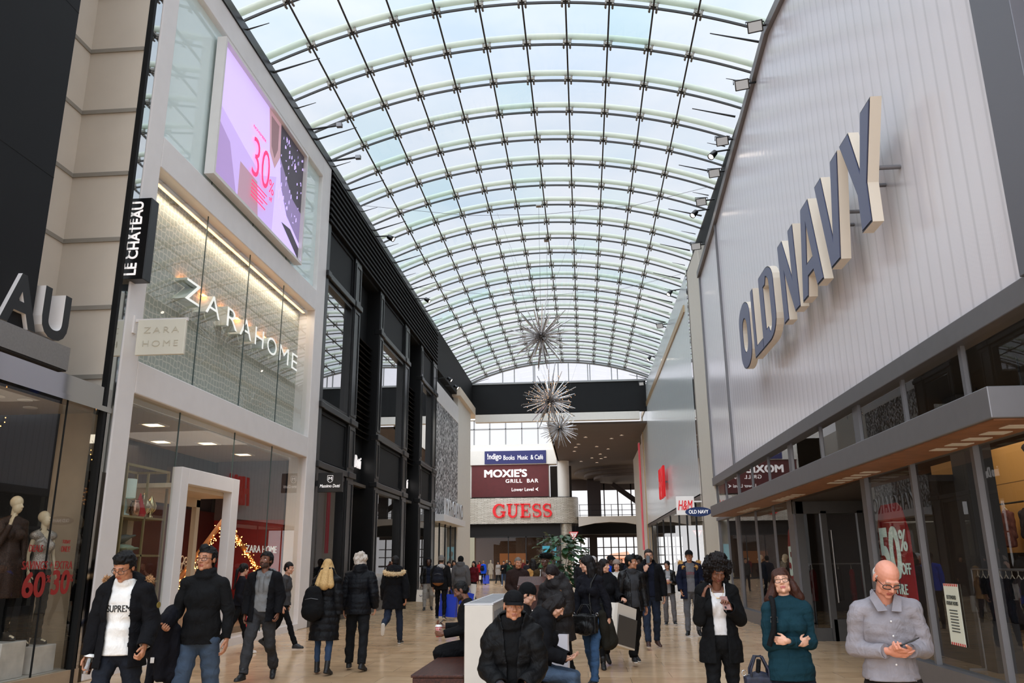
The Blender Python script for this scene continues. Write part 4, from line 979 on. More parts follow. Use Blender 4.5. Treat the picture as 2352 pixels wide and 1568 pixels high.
    # red sale banners behind the glass
    for k, (y, wd, z1) in enumerate(((13.05,1.3,2.42),(19.1,1.1,2.3))):
        s = thing('sale_banner', ['red banner reading 50% OFF ENTIRE PURCHASE in the window right of the door','red banner reading 50% OFF ENTIRE PURCHASE in the window left of the door'][k], 'banner', (XR+.2,y,0))
        q = MB(); h = z1; a = [(wd/2,.75),(wd/2,h-.45),(wd*.36,h-.08),(wd*.25,h),(-wd*.25,h),(-wd*.36,h-.08),(-wd/2,h-.45),(-wd/2,.75)]
        q.prism(a, lambda u,v,kk: (kk,u,v), 0, .02); q.build('panel', mat('banner_red',(150,16,24),.5), s)
        q = MB(); sc = wd/1.35
        put_text(q, '50', (-.012,.13*sc,h-.72), RR, RU, width=.86*sc, height=.8*sc, depth=.01, off=.035); put_text(q, '%', (-.012,-.46*sc,h-.55), RR, RU, width=.3*sc, height=.32*sc, depth=.01, off=.01)
        put_text(q, 'OFF', (-.012,-.45*sc,h-.95), RR, RU, width=.36*sc, height=.17*sc, depth=.01, off=.015)
        put_text(q, 'ENTIRE', (-.012,0,h-1.24), RR, RU, width=.8*sc, height=.15*sc, depth=.01, off=.01, space=1.2); put_text(q, 'PURCHASE', (-.012,0,h-1.52), RR, RU, width=1.0*sc, height=.15*sc, depth=.01, off=.01, space=1.15)
        q.build('lettering', mat('banner_pale',(196,214,206),.5,emit=.1), s)
    s = thing('notice', 'small holiday hours notice stuck inside the lower right window', 'notice', (XR+.03,10.86,.95))
    q = MB(); q.box((0,-.2,-.36),(.008,.2,.36)); q.build('sheet', mat('notice_white',(222,224,206),.6), s)
    q = MB(); 
    for kk in range(7): q.box((-.003,-.2+.058*kk,.33),(0,-.17+.058*kk,.36)); q.box((-.003,-.2+.058*kk,-.36),(0,-.17+.058*kk,-.33))
    q.build('edge_pattern', mat('notice_red',(190,50,46),.6), s)
    q = MB(); put_text(q, 'EXTENDED', (-.004,0,.2), RR, RU, width=.26, height=.045, depth=.003, off=.01); put_text(q, 'HOLIDAY HOURS', (-.004,0,.13), RR, RU, width=.32, height=.045, depth=.003, off=.01)
    for kk in range(8): q.box((-.004,-.11,.04-.035*kk),(0,.11,.052-.035*kk))
    q.build('lettering', mat('notice_ink',(70,74,70),.6), s)
    # pendant lamp
    p = thing('pendant_lamp', 'pale dome pendant lamp inside the right shop', 'lamp', (5.6,8.95,2.38))
    q = MB(); q.lathe([(.02,.25),(.05,.24),(.06,.17),(.13,.13),(.19,.05),(.2,-.04),(.19,-.04),(.17,.04),(.1,.1),(.02,.12)], seg=24); q.build('lamp_shade', mat('lamp_pale_pink',(200,180,170),.3), p)
    q = MB(); q.ell((0,0,.02),(.05,.05,.06)); q.build('bulb', M_WARM, p); q = MB(); q.tube([(0,0,.24),(0,0,1.7)], .008, 6); q.build('cord', M_BLACK, p)
    for k, (x, y, z) in enumerate(((5.6,10.6,2.85),(5.9,8.1,3.75),(5.6,9.6,3.7),(6.0,12.6,3.8),(6.2,14.5,3.6),(5.4,7.5,3.3))):
        t = thing('track_light', 'small cylindrical ceiling spotlight inside the right shop', 'light', (x,y,z), group='ceiling spotlights of the right shop')
        q = MB(); q.lathe([(.03,.16),(.06,.14),(.075,-.04),(.065,-.04),(.05,-.02)], seg=16, axis=(-.5,.2,.85)); q.build('head', M_SILVERD, t)
        q = MB(); q.lathe([(.055,-.035),(.055,-.03)], seg=16, axis=(-.5,.2,.85)); q.build('lamp', M_COOL, t)
        q = MB(); q.tube([(0,0,.1),(0,0,4.1-z)], .012, 6); q.build('stem', M_BLKMET, t)
old_navy()
def loosen(label):
    # shell pieces of the right shop stand as setting pieces of their own
    for o in [o for o in bpy.data.objects if o.get('label') == label]:
        for c in kids(o):
            c['label'] = c.name.split('.')[0].replace('_', ' ')+' of the right shop'; c['kind'] = 'structure'; c.parent = None; c.name = 'ceiling' if 'ceiling' in c.name else 'wall_right'; c['category'] = c.name.split('_')[0].split('.')[0]
        bpy.data.objects.remove(o)
loosen('dim interior of the right shop with timber back wall')

def hm():
    q = MB(); q.bbox((XR-.02,28.05,0),(XR+.8,31.05,12.75),.03); struct('trim_6', q, mat('cream_pillar',(216,208,194),.6,noise=.02), 'tall cream pillar between the two right shop facades')
    root = sroot('wall_right', 'pale ribbed glass facade with a gold edge strip')
    q = MB(); q.prism([(31.1,4.0),(60.4,4.0),(60.4,13.1),(31.1,12.85)], lambda u,v,k: (XR+k,u,v), 0, .3); q.build('ribbed_sheet', poly_mat('ribbed_silver_sheet',(214,220,220),5.5), root)
    q = MB(); q.box((XR-.05,32.6,11.55),(XR+.05,58.6,11.85)); q.box((XR-.05,58.3,0),(XR+.05,58.6,11.85)); q.build('gold_edge', mat('champagne_gold',(196,168,128),.35,.6), root)
    q = MB(); q.box((XR-.04,31.1,0),(XR+.04,31.4,12.85)); q.build('chrome_edge', M_CHROME, root)
    q = MB(); q.box((XR-.02,59.0,0),(XR+.4,60.4,13.1)); q.build('white_end_post', M_WHITE, root)
    sg = thing('shop_sign', 'red slanted letters standing off the pale ribbed facade at the far right', 'sign', (XR-.15,44.3,5.6))
    q = MB()
    put_text(q, 'H&M', (0,0,0), RR, RU, width=2.7, height=1.6, depth=.12, off=.03, shear=.25)
    q.build('lettering', M_SIGNRED, sg); q = MB(); q.box((0,-.8,-.05),(.15,-.7,.05)); q.box((0,.7,-.05),(.15,.8,.05)); q.build('standoff', M_SILVER, sg)
    w = sroot('window_15', 'dark glazed entrance front under the pale ribbed facade')
    q = MB(); q.quad((XR+.1,31.4,0),(XR+.1,58.3,0),(XR+.1,58.3,4.0),(XR+.1,31.4,4.0)); q.build('pane', M_GLASS, w)
    q = MB()
    for y in (34,37,40,44,48,52,56): q.box((XR+.06,y-.04,0),(XR+.12,y+.04,4.0))
    q.box((XR+.0,31.4,3.85),(XR+.2,58.3,4.05)); q.build('frame', M_BLKMET, w)
    q = MB(); q.box((8.5,31,0),(8.6,60,4.1)); q.box((XR+.2,31,4.0),(8.5,60,4.08)); q.build('interior', M_DARK, root)
    area('fashion_hall_light', (6.5,45,3.9), 20, 20, (1,.85,.65), rot=(0,0,PI/2), sizey=2)
    s = thing('blade_sign', 'square white blade sign with red letters beside the cream pillar', 'sign', (XR,31.2,3.6))
    q = MB(); q.bbox((-.98,-.05,-.36),(-.32,.05,.32),.008); q.box((-.34,-.02,.1),(0,.02,.15)); q.build('board', mat('sign_white',(230,226,224),.5,emit=.2), s)
    q = MB(); put_text(q, 'H&M', (-.65,-.056,-.01), FR, FU, width=.54, height=.36, depth=.01, off=.012, shear=.25); q.build('lettering', M_SIGNRED, s)
    s = thing('blade_sign', 'oval navy blade sign with white capitals above the shoppers', 'sign', (XR,28.0,3.17))
    q = MB(); seg = 32; q.prism([(-.62+.43*math.cos(2*PI*i/seg), .155*math.sin(2*PI*i/seg)) for i in range(seg)], lambda u,v,k: (u,k,v), -.05, .05); q.build('board', mat('oval_navy',(22,50,104),.35), s)
    q = MB(); put_text(q, 'OLD NAVY', (-.62,-.055,0), FR, FU, width=.64, height=.12, depth=.008, off=.012); q.build('lettering', mat('white_lit_letter',(245,240,238),.4,emit=.5), s)
    q = MB(); q.tube([(-.2,0,0),(0,0,0)], .02, 6); q.build('bracket', M_SILVER, s)
    b = thing('hanging_banner', 'tall narrow red screen banner at the far end of the right facade', 'banner', (4.3,61.0,6.2))
    q = MB(); q.box((-.05,-.3,-3.9),(.05,.3,3.9)); q.build('frame', M_WHITE, b)
    q = MB(); q.box((-.062,-.27,-3.85),(-.05,.27,3.85)); q.box((-.04,-.312,-3.85),(.04,-.3,3.85)); q.build('display', emitmat('banner_screen',(170,60,70),.6), b)
    r = sroot('wall_right', 'white wall beyond the right facade at the far court')
    q = MB(); q.box((4.7,60.4,0),(5.2,75,10.5)); q.box((5.2,75.5,0),(6.4,76,5.2)); q.build('white_wall', M_WPLAST, r)
    # spare grey head wall above the facade up to the glass
    q = MB(); q.box((XR+.3,31,12.6),(XR+.7,60,13.6)); q.build('head_wall', M_BLACK, r)
hm()

# ------------------------------------------------------------------ spotlights along both wall heads
def spotlights():
    def make(name_label, loc, aim, arm, kind):
        t = thing('spotlight', name_label, 'light', loc)
        q = MB(); q.tube([(arm[0],arm[1],arm[2]),(0,0,0)], .025, 6); q.build('arm', M_BLKMET if kind != 'lt' else M_SILVER, t)
        a = Vector(aim).normalized()
        if kind == 'cyl':
            q = MB(); q.lathe([(.05,.0),(.085,.02),(.1,.28),(.085,.28),(.07,.24)], c=tuple(a*.02), seg=16, axis=a); q.build('head', M_BLKMET, t)
            q = MB(); q.lathe([(.08,.25),(.08,.255)], seg=16, axis=a, c=tuple(a*.02)); q.build('lens', M_COOL, t)
        else:
            q = MB(); R = a.to_track_quat('-Y', 'Z').to_matrix()
            bm = bmesh.new(); bmesh.ops.create_cube(bm, size=1)
            for v in bm.verts: v.co = Vector((v.co.x*(.34 if v.co.y < 0 else .24), v.co.y*.16-.06, v.co.z*(.26 if v.co.y < 0 else .18)))
            bmesh.ops.bevel(bm, geom=bm.edges[:], offset=.012, segments=1, affect='EDGES'); bm.transform(R.to_4x4()); q.addbm(bm); q.build('head', M_BLKMET, t)
            q = MB(); q.add([tuple(R@Vector(p)) for p in ((-.14,-.142,-.1),(.14,-.142,-.1),(.14,-.142,.1),(-.14,-.142,.1))], [(0,1,2,3)]); q.build('lens', mat('flood_lens',(150,150,150),.2,emit=.6), t)
            q = MB(); q.tube([(-.2,0,0),(-.2,0,.12),(.2,0,.12),(.2,0,0)], .014, 6); q.build('yoke', M_BLKMET, t)
    R_ = [(15.86,12.98,'box','highest on the right'),(17.56,12.62,'box','second down the right wall head'),(20.4,12.7,'box','third along the right wall head'),(21.5,12.95,'cyl','at the pair over the letter V'),(21.9,12.5,'box','under the cylinder pair on the right wall head'),(24.5,12.8,'box','fifth along the right wall head'),(25.6,12.95,'cyl','over the letter D'),(26.2,11.95,'box','low beside the dark right wall head'),(33.8,12.9,'cyl','at the start of the pale ribbed facade'),(39.3,12.95,'box','midway along the pale ribbed facade'),(45.6,12.9,'cyl','two thirds along the pale ribbed facade'),(53.0,12.95,'box','at the far end of the pale ribbed facade')]
    for y, z, k, lab in R_:
        make('black %s spotlight %s' % ('cylinder' if k == 'cyl' else 'flood', lab), (4.12,y,z), (-.55,-.35,-.7) if k == 'cyl' else (-.2,-.75,-.55), (.42,0,.05), k)
    for y, z, k, lab in ((19.9,13.5,'lt','above the end of the video screen'),(21.85,13.54,'lt','above the corner of the white portal')):
        t = thing('security_camera', 'small white camera on a dark arm '+lab, 'camera', (-6.55,y,z))
        q = MB(); q.tube([(-.72,0,-.08),(0,0,0)], .03, 6); q.build('arm', M_BLKMET, t); q = MB(); q.bbox((-.02,-.06,-.06),(.14,.06,.06),.01); q.build('head', M_SILVER, t)
    for y, z, lab in ((27.2,13.2,'on the louvred head above the first entrance'),(34.4,13.15,'on the louvred head above the second entrance'),(40.8,10.9,'above the speckled wall'),(43.0,10.95,'second above the speckled wall')):
        make('black cylinder spotlight '+lab, (-6.85,y,z), (.75,-.1,-.5), (-.45,0,.0), 'cyl')
spotlights()
# ------------------------------------------------------------------ people: one skin grown over each posed figure, clothing as shells over it
def nzf(P, f, seed):
    rs = np.random.RandomState(seed); out = np.zeros(len(P))
    for o in range(3):
        d = rs.normal(size=(3,3)); d /= np.linalg.norm(d, axis=1)[:,None]; ph = rs.rand(3)*6.28
        s = np.sin(P@d.T*f*(1.9**o)+ph); out += (s[:,0]*s[:,1]+.5*s[:,2])/(1.7**o)
    return out
def V3(*a): return np.array(a, float)
def rotx(a): c,s = math.cos(a),math.sin(a); return np.array([[1,0,0],[0,c,-s],[0,s,c]])
def rotz(a): c,s = math.cos(a),math.sin(a); return np.array([[c,-s,0],[s,c,0],[0,0,1]])
def roty(a): c,s = math.cos(a),math.sin(a); return np.array([[c,0,s],[0,1,0],[-s,0,c]])
def unit(v): v = np.asarray(v, float); return v/np.linalg.norm(v)

def prim_mesh(prims, infl=0., seg=16):
    """closed pieces (capsules, ellipsoids, lofts) as raw verts/faces"""
    V = []; F = []
    def grid(rows, n):
        o = len(V)
        for r in rows: V.extend(r)
        m = len(rows)
        for i in range(m-1):
            for k in range(n): F.append((o+i*n+k, o+i*n+(k+1)%n, o+(i+1)*n+(k+1)%n, o+(i+1)*n+k))
        F.append(tuple(o+k for k in range(n))[::-1]); F.append(tuple(o+(m-1)*n+k for k in range(n)))
    for p in prims:
        kind = p[0]
        if kind == 'cap':
            a, b, r0, r1 = np.asarray(p[1],float), np.asarray(p[2],float), p[3]+infl, p[4]+infl
            fl = p[5] if len(p) > 5 else None        # (axis, scale) flattening
            d = b-a; L = np.linalg.norm(d); t = d/L if L > 1e-6 else V3(0,0,1)
            x = np.cross(t, V3(0,1,0) if abs(t[1]) < .9 else V3(1,0,0)); x /= np.linalg.norm(x); y = np.cross(t, x)
            rows = []; n = seg
            ang = [2*PI*k/n for k in range(n)]
            prof = [(-r0*math.cos(q), r0*math.sin(q)) for q in (.12,.5,.95,1.35)]+[(L*s, r0+(r1-r0)*s) for s in (.0,.25,.5,.75,1.)]+[(L+r1*math.cos(q), r1*math.sin(q)) for q in (1.35,.95,.5,.12)]
            for h, r in prof:
                row = []
                for w in ang:
                    off = (x*math.cos(w)+y*math.sin(w))*r
                    if fl is not None: off = off-np.asarray(fl[0])*np.dot(off, fl[0])*(1-fl[1])
                    row.append(tuple(a+t*h+off))
                rows.append(row)
            grid(rows, n)
        elif kind == 'ell':
            c, r = np.asarray(p[1],float), [q+infl for q in p[2]]; R = p[3] if len(p) > 3 and p[3] is not None else np.eye(3)
            rows = []; n = seg; m = 10
            for i in range(m+1):
                t = .06+(PI-.12)*i/m
                rows.append([tuple(c+R@V3(r[0]*math.sin(t)*math.cos(2*PI*k/n), r[1]*math.sin(t)*math.sin(2*PI*k/n), -r[2]*math.cos(t))) for k in range(n)])
            grid(rows, n)
        elif kind == 'loft':                          # [(centre, rx, ry, R)]
            rows = []; n = seg
            for c, rx, ry, R in p[1]:
                rows.append([tuple(np.asarray(c)+R@V3((rx+infl)*math.cos(2*PI*k/n), (ry+infl)*math.sin(2*PI*k/n), 0)) for k in range(n)])
            grid(rows, n)
        elif kind == 'box':                           # centre, half sizes, R
            c, h, R = np.asarray(p[1],float), p[2], p[3]
            o = len(V)
            for sx in (-1,1):
                for sy in (-1,1):
                    for sz in (-1,1): V.append(tuple(c+R@V3(sx*h[0],sy*h[1],sz*h[2])))
            F.extend([(o,o+1,o+3,o+2),(o+4,o+6,o+7,o+5),(o,o+4,o+5,o+1),(o+2,o+3,o+7,o+6),(o,o+2,o+6,o+4),(o+1,o+5,o+7,o+3)])
    return V, F
def grow(prims, voxel, infl=0., smooth=2, sf=.5):
    """weld the pieces into one skin"""
    V, F = prim_mesh(prims, infl)
    me = bpy.data.meshes.new('g'); me.from_pydata(V, [], F); me.update()
    o = bpy.data.objects.new('g', me); COL.objects.link(o)
    r = o.modifiers.new('r', 'REMESH'); r.mode = 'VOXEL'; r.voxel_size = voxel
    if smooth:
        s = o.modifiers.new('s', 'SMOOTH'); s.iterations = smooth; s.factor = sf
    dg = bpy.context.evaluated_depsgraph_get()
    out = bpy.data.meshes.new_from_object(o.evaluated_get(dg)); bpy.data.objects.remove(o); bpy.data.meshes.remove(me)
    n = len(out.vertices); P = np.empty(n*3, 'f'); out.vertices.foreach_get('co', P); N = np.empty(n*3, 'f'); out.vertices.foreach_get('normal', N)
    Fq = [tuple(p.vertices) for p in out.polygons]; bpy.data.meshes.remove(out)
    return P.reshape(-1,3).astype(float), N.reshape(-1,3).astype(float), Fq
def fcent(P, F):
    return np.array([P[list(f)].mean(0) for f in F])
def fnorm(P, F):
    a = np.array([f[:3] for f in F]); n = np.cross(P[a[:,1]]-P[a[:,0]], P[a[:,2]]-P[a[:,0]]); return n/(np.linalg.norm(n, axis=1)[:,None]+1e-9)
def emit_obj(name, chunks, mats, parent, solid=0.):
    """chunks: (P, F, matindex array or int) joined into one mesh object"""
    v = []; f = []; mi = []
    for P, F, m in chunks:
        o = len(v); v.extend(map(tuple, P)); f.extend([tuple(o+i for i in q) for q in F]); mi.extend([m]*len(F) if np.isscalar(m) else list(m))
    me = bpy.data.meshes.new(name); me.from_pydata(v, [], f)
    for m in mats: me.materials.append(m)
    me.polygons.foreach_set('material_index', np.array(mi, 'i')); me.polygons.foreach_set('use_smooth', np.ones(len(f), bool)); me.update()
    o = bpy.data.objects.new(name, me); COL.objects.link(o); o.parent = parent
    if solid:
        s = o.modifiers.new('thickness', 'SOLIDIFY'); s.thickness = solid; s.offset = -1
    return o
def rim(F):
    cnt = {}
    for f in F:
        for i in range(len(f)):
            e = (f[i], f[(i+1)%len(f)]); e = e if e[0] < e[1] else (e[1], e[0]); cnt[e] = cnt.get(e, 0)+1
    return np.array(sorted({v for e, c in cnt.items() if c == 1 for v in e}), int)
def snap(P, R, o, d, lim):
    """pull the cut rim onto the plane through o with normal d, so hems and cuffs end in a clean line"""
    if len(R):
        t = (P[R]-o)@d; k = np.abs(t) < lim; P[R[k]] -= np.outer(t[k], d)
def keep(P, F, M, mask):
    idx = [i for i in range(len(F)) if mask[i]]
    F2 = [F[i] for i in idx]; used = sorted({i for f in F2 for i in f}); mp = {u: k for k, u in enumerate(used)}
    return P[used], [tuple(mp[i] for i in f) for f in F2], (M if np.isscalar(M) else np.asarray(M)[idx])

SKIN = {'light':(198,148,122),'fair':(206,156,130),'tan':(174,120,90),'olive':(184,136,106),'brown':(116,74,54),'dark':(76,50,38),'ruddy':(198,134,110)}
def skin(k):
    m = mat('skin_'+k, SKIN[k], .48, noise=.06, nscale=30, bumps=.05, bscale=160)
    b = m.node_tree.nodes.get('Principled BSDF'); b.inputs['Subsurface Weight'].default_value = .0
    return m
def cloth(name, col, rough=.85, kind=''):
    """woven or quilted fabric with fine relief"""
    if name in MATS: return MATS[name]
    m = mat(name, col, rough, noise=.14, nscale=9, spec=.25, bumps=.25 if kind != 'leather' else .1, bscale=90 if kind != 'leather' else 60)
    n, l = m.node_tree.nodes, m.node_tree.links; b = n.get('Principled BSDF')
    w = n.new('ShaderNodeTexNoise'); l.new(mapping(n, l, objco(n), (1,1,.75)), w.inputs['Vector']); w.inputs['Scale'].default_value = 8; w.inputs['Detail'].default_value = 2.5; w.inputs['Distortion'].default_value = 1.6
    bp = n.new('ShaderNodeBump'); bp.inputs['Strength'].default_value = .55; bp.inputs['Distance'].default_value = .035; l.new(w.outputs['Fac'], bp.inputs['Height'])
    for q in n:
        if q.type == 'BUMP' and q != bp: l.new(bp.outputs['Normal'], q.inputs['Normal'])
    b.inputs['Specular IOR Level'].default_value = .14 if kind != 'leather' else .3
    return m
def hairmat(name, col):
    if name in MATS: return MATS[name]
    m, n, l, b = nt(name); c = rgb(*col)
    t = n.new('ShaderNodeTexNoise'); l.new(mapping(n, l, objco(n), (60,60,9)), t.inputs['Vector']); t.inputs['Scale'].default_value = 3; t.inputs['Detail'].default_value = 3
    l.new(ramp(n, l, t.outputs['Fac'], [(.3, tuple(x*.55 for x in c[:3])+(1,)), (.7, tuple(min(1,x*1.2) for x in c[:3])+(1,))]), b.inputs['Base Color'])
    b.inputs['Roughness'].default_value = .5; b.inputs['Specular IOR Level'].default_value = .22; bump(n, l, b, t.outputs['Fac'], .5, .01); MATS[name] = m; return m

class Fig:
    """joint positions of a posed figure in its own space: facing -y, feet on z=0"""
    def __init__(s, h=1.75, sex='m', bulk=1., lean=0., side=0., head=(0,0), legs=((0,0),(0,0)), arms=(None,None), seat=None, twist=0., step=0.):
        k = h/1.75; s.k = k; s.bulk = bulk; s.sex = sex; s.h = h
        hipw = .088*k if sex == 'm' else .09*k; shw = (.166 if sex == 'm' else .143)*k*(.5+.5*bulk)
        s.shw = shw
        zh = .90*k; TH = .42*k; SH = .41*k; AN = .075*k
        s.hip = []; s.knee = []; s.ank = []; s.toe = []; s.footR = []
        for i, sg in ((0,-1),(1,1)):
            f, b = legs[i][0], legs[i][1]; out = legs[i][2] if len(legs[i]) > 2 else 3
            hp = V3(sg*hipw, 0, zh)
            d1 = rotz(0)@V3(sg*math.sin(rad(out)), -math.sin(rad(f)), -math.cos(rad(f))); d1 = unit(d1)
            kn = hp+d1*TH
            f2 = f-b
            d2 = unit(V3(sg*math.sin(rad(out*.4)), -math.sin(rad(f2)), -math.cos(rad(f2))))
            an = kn+d2*SH
            pitch = legs[i][3] if len(legs[i]) > 3 else (0 if f2 > -12 else (-f2)*.9)
            fo = legs[i][4] if len(legs[i]) > 4 else 8
            R = rotz(rad(fo)*sg)@rotx(rad(pitch))
            s.hip.append(hp); s.knee.append(kn); s.ank.append(an); s.footR.append(R); s.toe.append(an+R@V3(0,-.16*k,-.04*k))
        low = min((a+R@V3(0,y*k,-.075*k))[2] for a, R in zip(s.ank, s.footR) for y in (.06,-.17))
        dz = -low if seat is None else seat+.085*k-zh
        s.dz = dz
        for L in (s.hip, s.knee, s.ank, s.toe):
            for q in L: q[2] += dz
        s.pel = V3(0,0,.95*k+dz)
        s.T = rotz(rad(twist))@roty(rad(side))@rotx(rad(lean))
        def tp(x,y,z): return s.pel+s.T@(V3(x*k,y*k,z*k-.95*k))
        s.tp = tp
        s.neck = tp(0,.012,1.475)
        s.HR = s.T@rotz(rad(head[0]))@rotx(rad(head[1])) if len(head) < 3 else s.T@rotz(rad(head[0]))@rotx(rad(head[1]))@roty(rad(head[2]))
        s.skull = s.neck+s.T@V3(0,-.012*k,.05*k)
        s.hc = s.skull+s.HR@V3(0,-.012*k,.112*k)
        s.sho = []; s.elb = []; s.wri = []; s.hd = []; s.hn = []; s.curl = []; s.fore = []
        for i, sg in ((0,-1),(1,1)):
            a = arms[i] or {}
            sh = tp(sg*shw/k, .0, 1.415)
            u = unit(a.get('u', (sg*.14,.03,-1))); fdir = unit(a.get('f', (sg*.06,-.16,-1)))
            if not a.get('world'): u = s.T@u; fdir = s.T@fdir
            el = sh+u*.285*k; wr = el+fdir*.245*k
            s.sho.append(sh); s.elb.append(el); s.wri.append(wr); s.fore.append(fdir)
            hd = unit(a['h']) if 'h' in a else fdir; s.hd.append(hd)
            n = unit(a['n']) if 'n' in a else unit(V3(-sg,0,0)-hd*np.dot(V3(-sg,0,0),hd)); n = unit(n-hd*np.dot(n,hd)); s.hn.append(n)
            s.curl.append(a.get('c', 28))
    # ---- pieces
    def torso(s):
        k, b = s.k, s.bulk; T = s.T; tp = s.tp
        if s.sex == 'm':
            P = [('ell', tp(0,.0,.94), (.158*k*b,.118*k*b,.13*k), T), ('ell', tp(0,-.005,1.08), (.148*k*b,.108*k*b,.15*k), T), ('ell', tp(0,.0,1.27), (.160*k*b,.112*k*b,.18*k), T)]
        else:
            P = [('ell', tp(0,.005,.93), (.165*k*b,.12*k*b,.14*k), T), ('ell', tp(0,0,1.08), (.128*k*b,.095*k*b,.15*k), T), ('ell', tp(0,.0,1.26), (.142*k*b,.1*k*b,.17*k), T),
                 ('ell', tp(-.065,-.075,1.265), (.058*k*b,.055*k*b,.06*k), T), ('ell', tp(.065,-.075,1.265), (.058*k*b,.055*k*b,.06*k), T)]
        for i in (0,1):
            P.append(('cap', tp(0,.01,1.39), s.sho[i]-s.T@V3(0,0,.012*k), .075*k*b, .050*k*(.5+.5*b)))
            P.append(('cap', tp(0,.014,1.452), s.sho[i]+s.T@V3(0,.005*k,.0*k), .052*k, .036*k))
        return P
    def armp(s, i, to=1.):
        k = s.k; w = s.elb[i]+(s.wri[i]-s.elb[i])*to; q = .5+.5*s.bulk; f = .88 if s.sex == 'f' else 1
        return [('cap', s.sho[i]-s.T@V3(0,0,.008*k), s.elb[i], .048*k*q*f, .041*k*q*f), ('cap', s.elb[i], w, .041*k*q*f, (.041+(.028-.041)*to)*k*f)]
    def legp(s, i, r=(.082,.056,.056,.04)):
        k = s.k; q = .5+.5*s.bulk
        m = s.knee[i]*.62+s.ank[i]*.38
        bk = unit(np.cross(s.ank[i]-s.knee[i], V3(1,0,0)))
        if bk[1] < 0: bk = -bk
        return [('cap', s.hip[i], s.knee[i], r[0]*k*q, r[1]*k*q), ('cap', s.knee[i], m+bk*.012*k, r[1]*k*q, r[2]*k*q), ('cap', m+bk*.012*k, s.ank[i], r[2]*k*q, r[3]*k)]
    def headp(s, near):
        k = s.k*(1.0 if s.sex == 'm' else .95); R = s.HR; c = s.hc
        def hp(x,y,z): return c+R@V3(x*k,y*k,z*k)
        s.hp = hp; s.hk = k; fm = s.sex == 'f'
        def E(x,y,z,a,b_,d): return ('ell', hp(x,y,z), (a*k,b_*k,d*k), R)
        P = [E(0,.014,.03,.077,.094,.086), E(0,-.022,-.03,.064,.07,.084), E(0,-.03,-.07,.053 if not fm else .047,.056,.044), E(0,-.072,-.094,.024 if not fm else .019,.018,.018)]
        for sg in (-1,1):
            P += [E(sg*.04,-.058,-.024,.025,.025,.024), E(sg*.078,.012,-.008,.009,.02,.032), E(sg*.05,-.028,-.068,.014,.035,.03)]
        P += [('cap', hp(-.034,-.078,.024), hp(.034,-.078,.024), .0125*k, .0125*k)]
        P += [('cap', hp(0,-.087,.012), hp(0,-.108,-.026), .0075*k, .0115*k), E(-.0125,-.097,-.031,.0085,.010,.008), E(.0125,-.097,-.031,.0085,.010,.008)]
        P += [('cap', hp(-.018,-.083,-.056), hp(.018,-.083,-.056), .0065*k, .0065*k), ('cap', hp(0,-.089,-.055), hp(0,-.0895,-.055), .0068*k, .0068*k), ('cap', hp(-.014,-.083,-.0675), hp(.014,-.083,-.0675), .0075*k, .0075*k)]
        if near:
            for sg in (-1,1): P += [('cap', hp(sg*.018,-.0775,.007), hp(sg*.045,-.069,.006), .0085*k, .0075*k), ('cap', hp(sg*.02,-.077,-.013), hp(sg*.043,-.07,-.012), .006*k, .006*k)]
        P += [('cap', s.tp(0,.012,1.43), s.skull+s.HR@V3(0,-.005*s.k,.06*s.k), (.058 if not fm else .05)*s.k, (.053 if not fm else .045)*s.k)]
        return P
    def handp(s, i):
        k = s.k*(1. if s.sex == 'm' else .92); d = s.hd[i]; n = s.hn[i]; sd = np.cross(d, n); w = s.wri[i]; sg = -1 if i == 0 else 1
        th = -sd*sg   # thumb side
        if s.__dict__.get('flip', (0,0))[i]: th = -th
        R = np.column_stack([th, n, d])
        P = [('cap', w-s.fore[i]*.03*k, w+d*.015*k, .027*k, .026*k, (n,.8)), ('ell', w+d*.045*k, (.040*k,.016*k,.052*k), R), ('ell', w+d*.06*k+th*.018*k, (.02*k,.016*k,.03*k), R)]
        cu = s.curl[i]
        for q, (off, L, ex) in enumerate(((.03,.072,0),(.0105,.081,-2),(-.0095,.075,2),(-.028,.058,8))):
            c = rad(cu+ex); base = w+d*(.085-.004*abs(q-1))*k+th*off*k
            d1 = d*math.cos(c*.6)+n*math.sin(c*.6); d2 = d*math.cos(c*1.6)+n*math.sin(c*1.6); d3 = d*math.cos(c*2.3)+n*math.sin(c*2.3)
            p1 = base+d1*L*.5*k; p2 = p1+d2*L*.32*k; p3 = p2+d3*L*.24*k
            P += [('cap', base-d*.02*k, p1, .0092*k, .0085*k), ('cap', p1, p2, .0085*k, .0078*k), ('cap', p2, p3, .0078*k, .0065*k)]
        t0 = w+d*.022*k+th*.026*k; t1 = t0+unit(d*.7+th*.62+n*.3)*.042*k; t2 = t1+unit(d*.85+th*.2+n*.35)*.034*k
        P += [('cap', t0, t1, .0135*k, .0105*k), ('cap', t1, t2, .0105*k, .0085*k)]
        return P
    def palm(s, i, along=.075, out=.03): return s.wri[i]+s.hd[i]*along*s.k+s.hn[i]*out*s.k

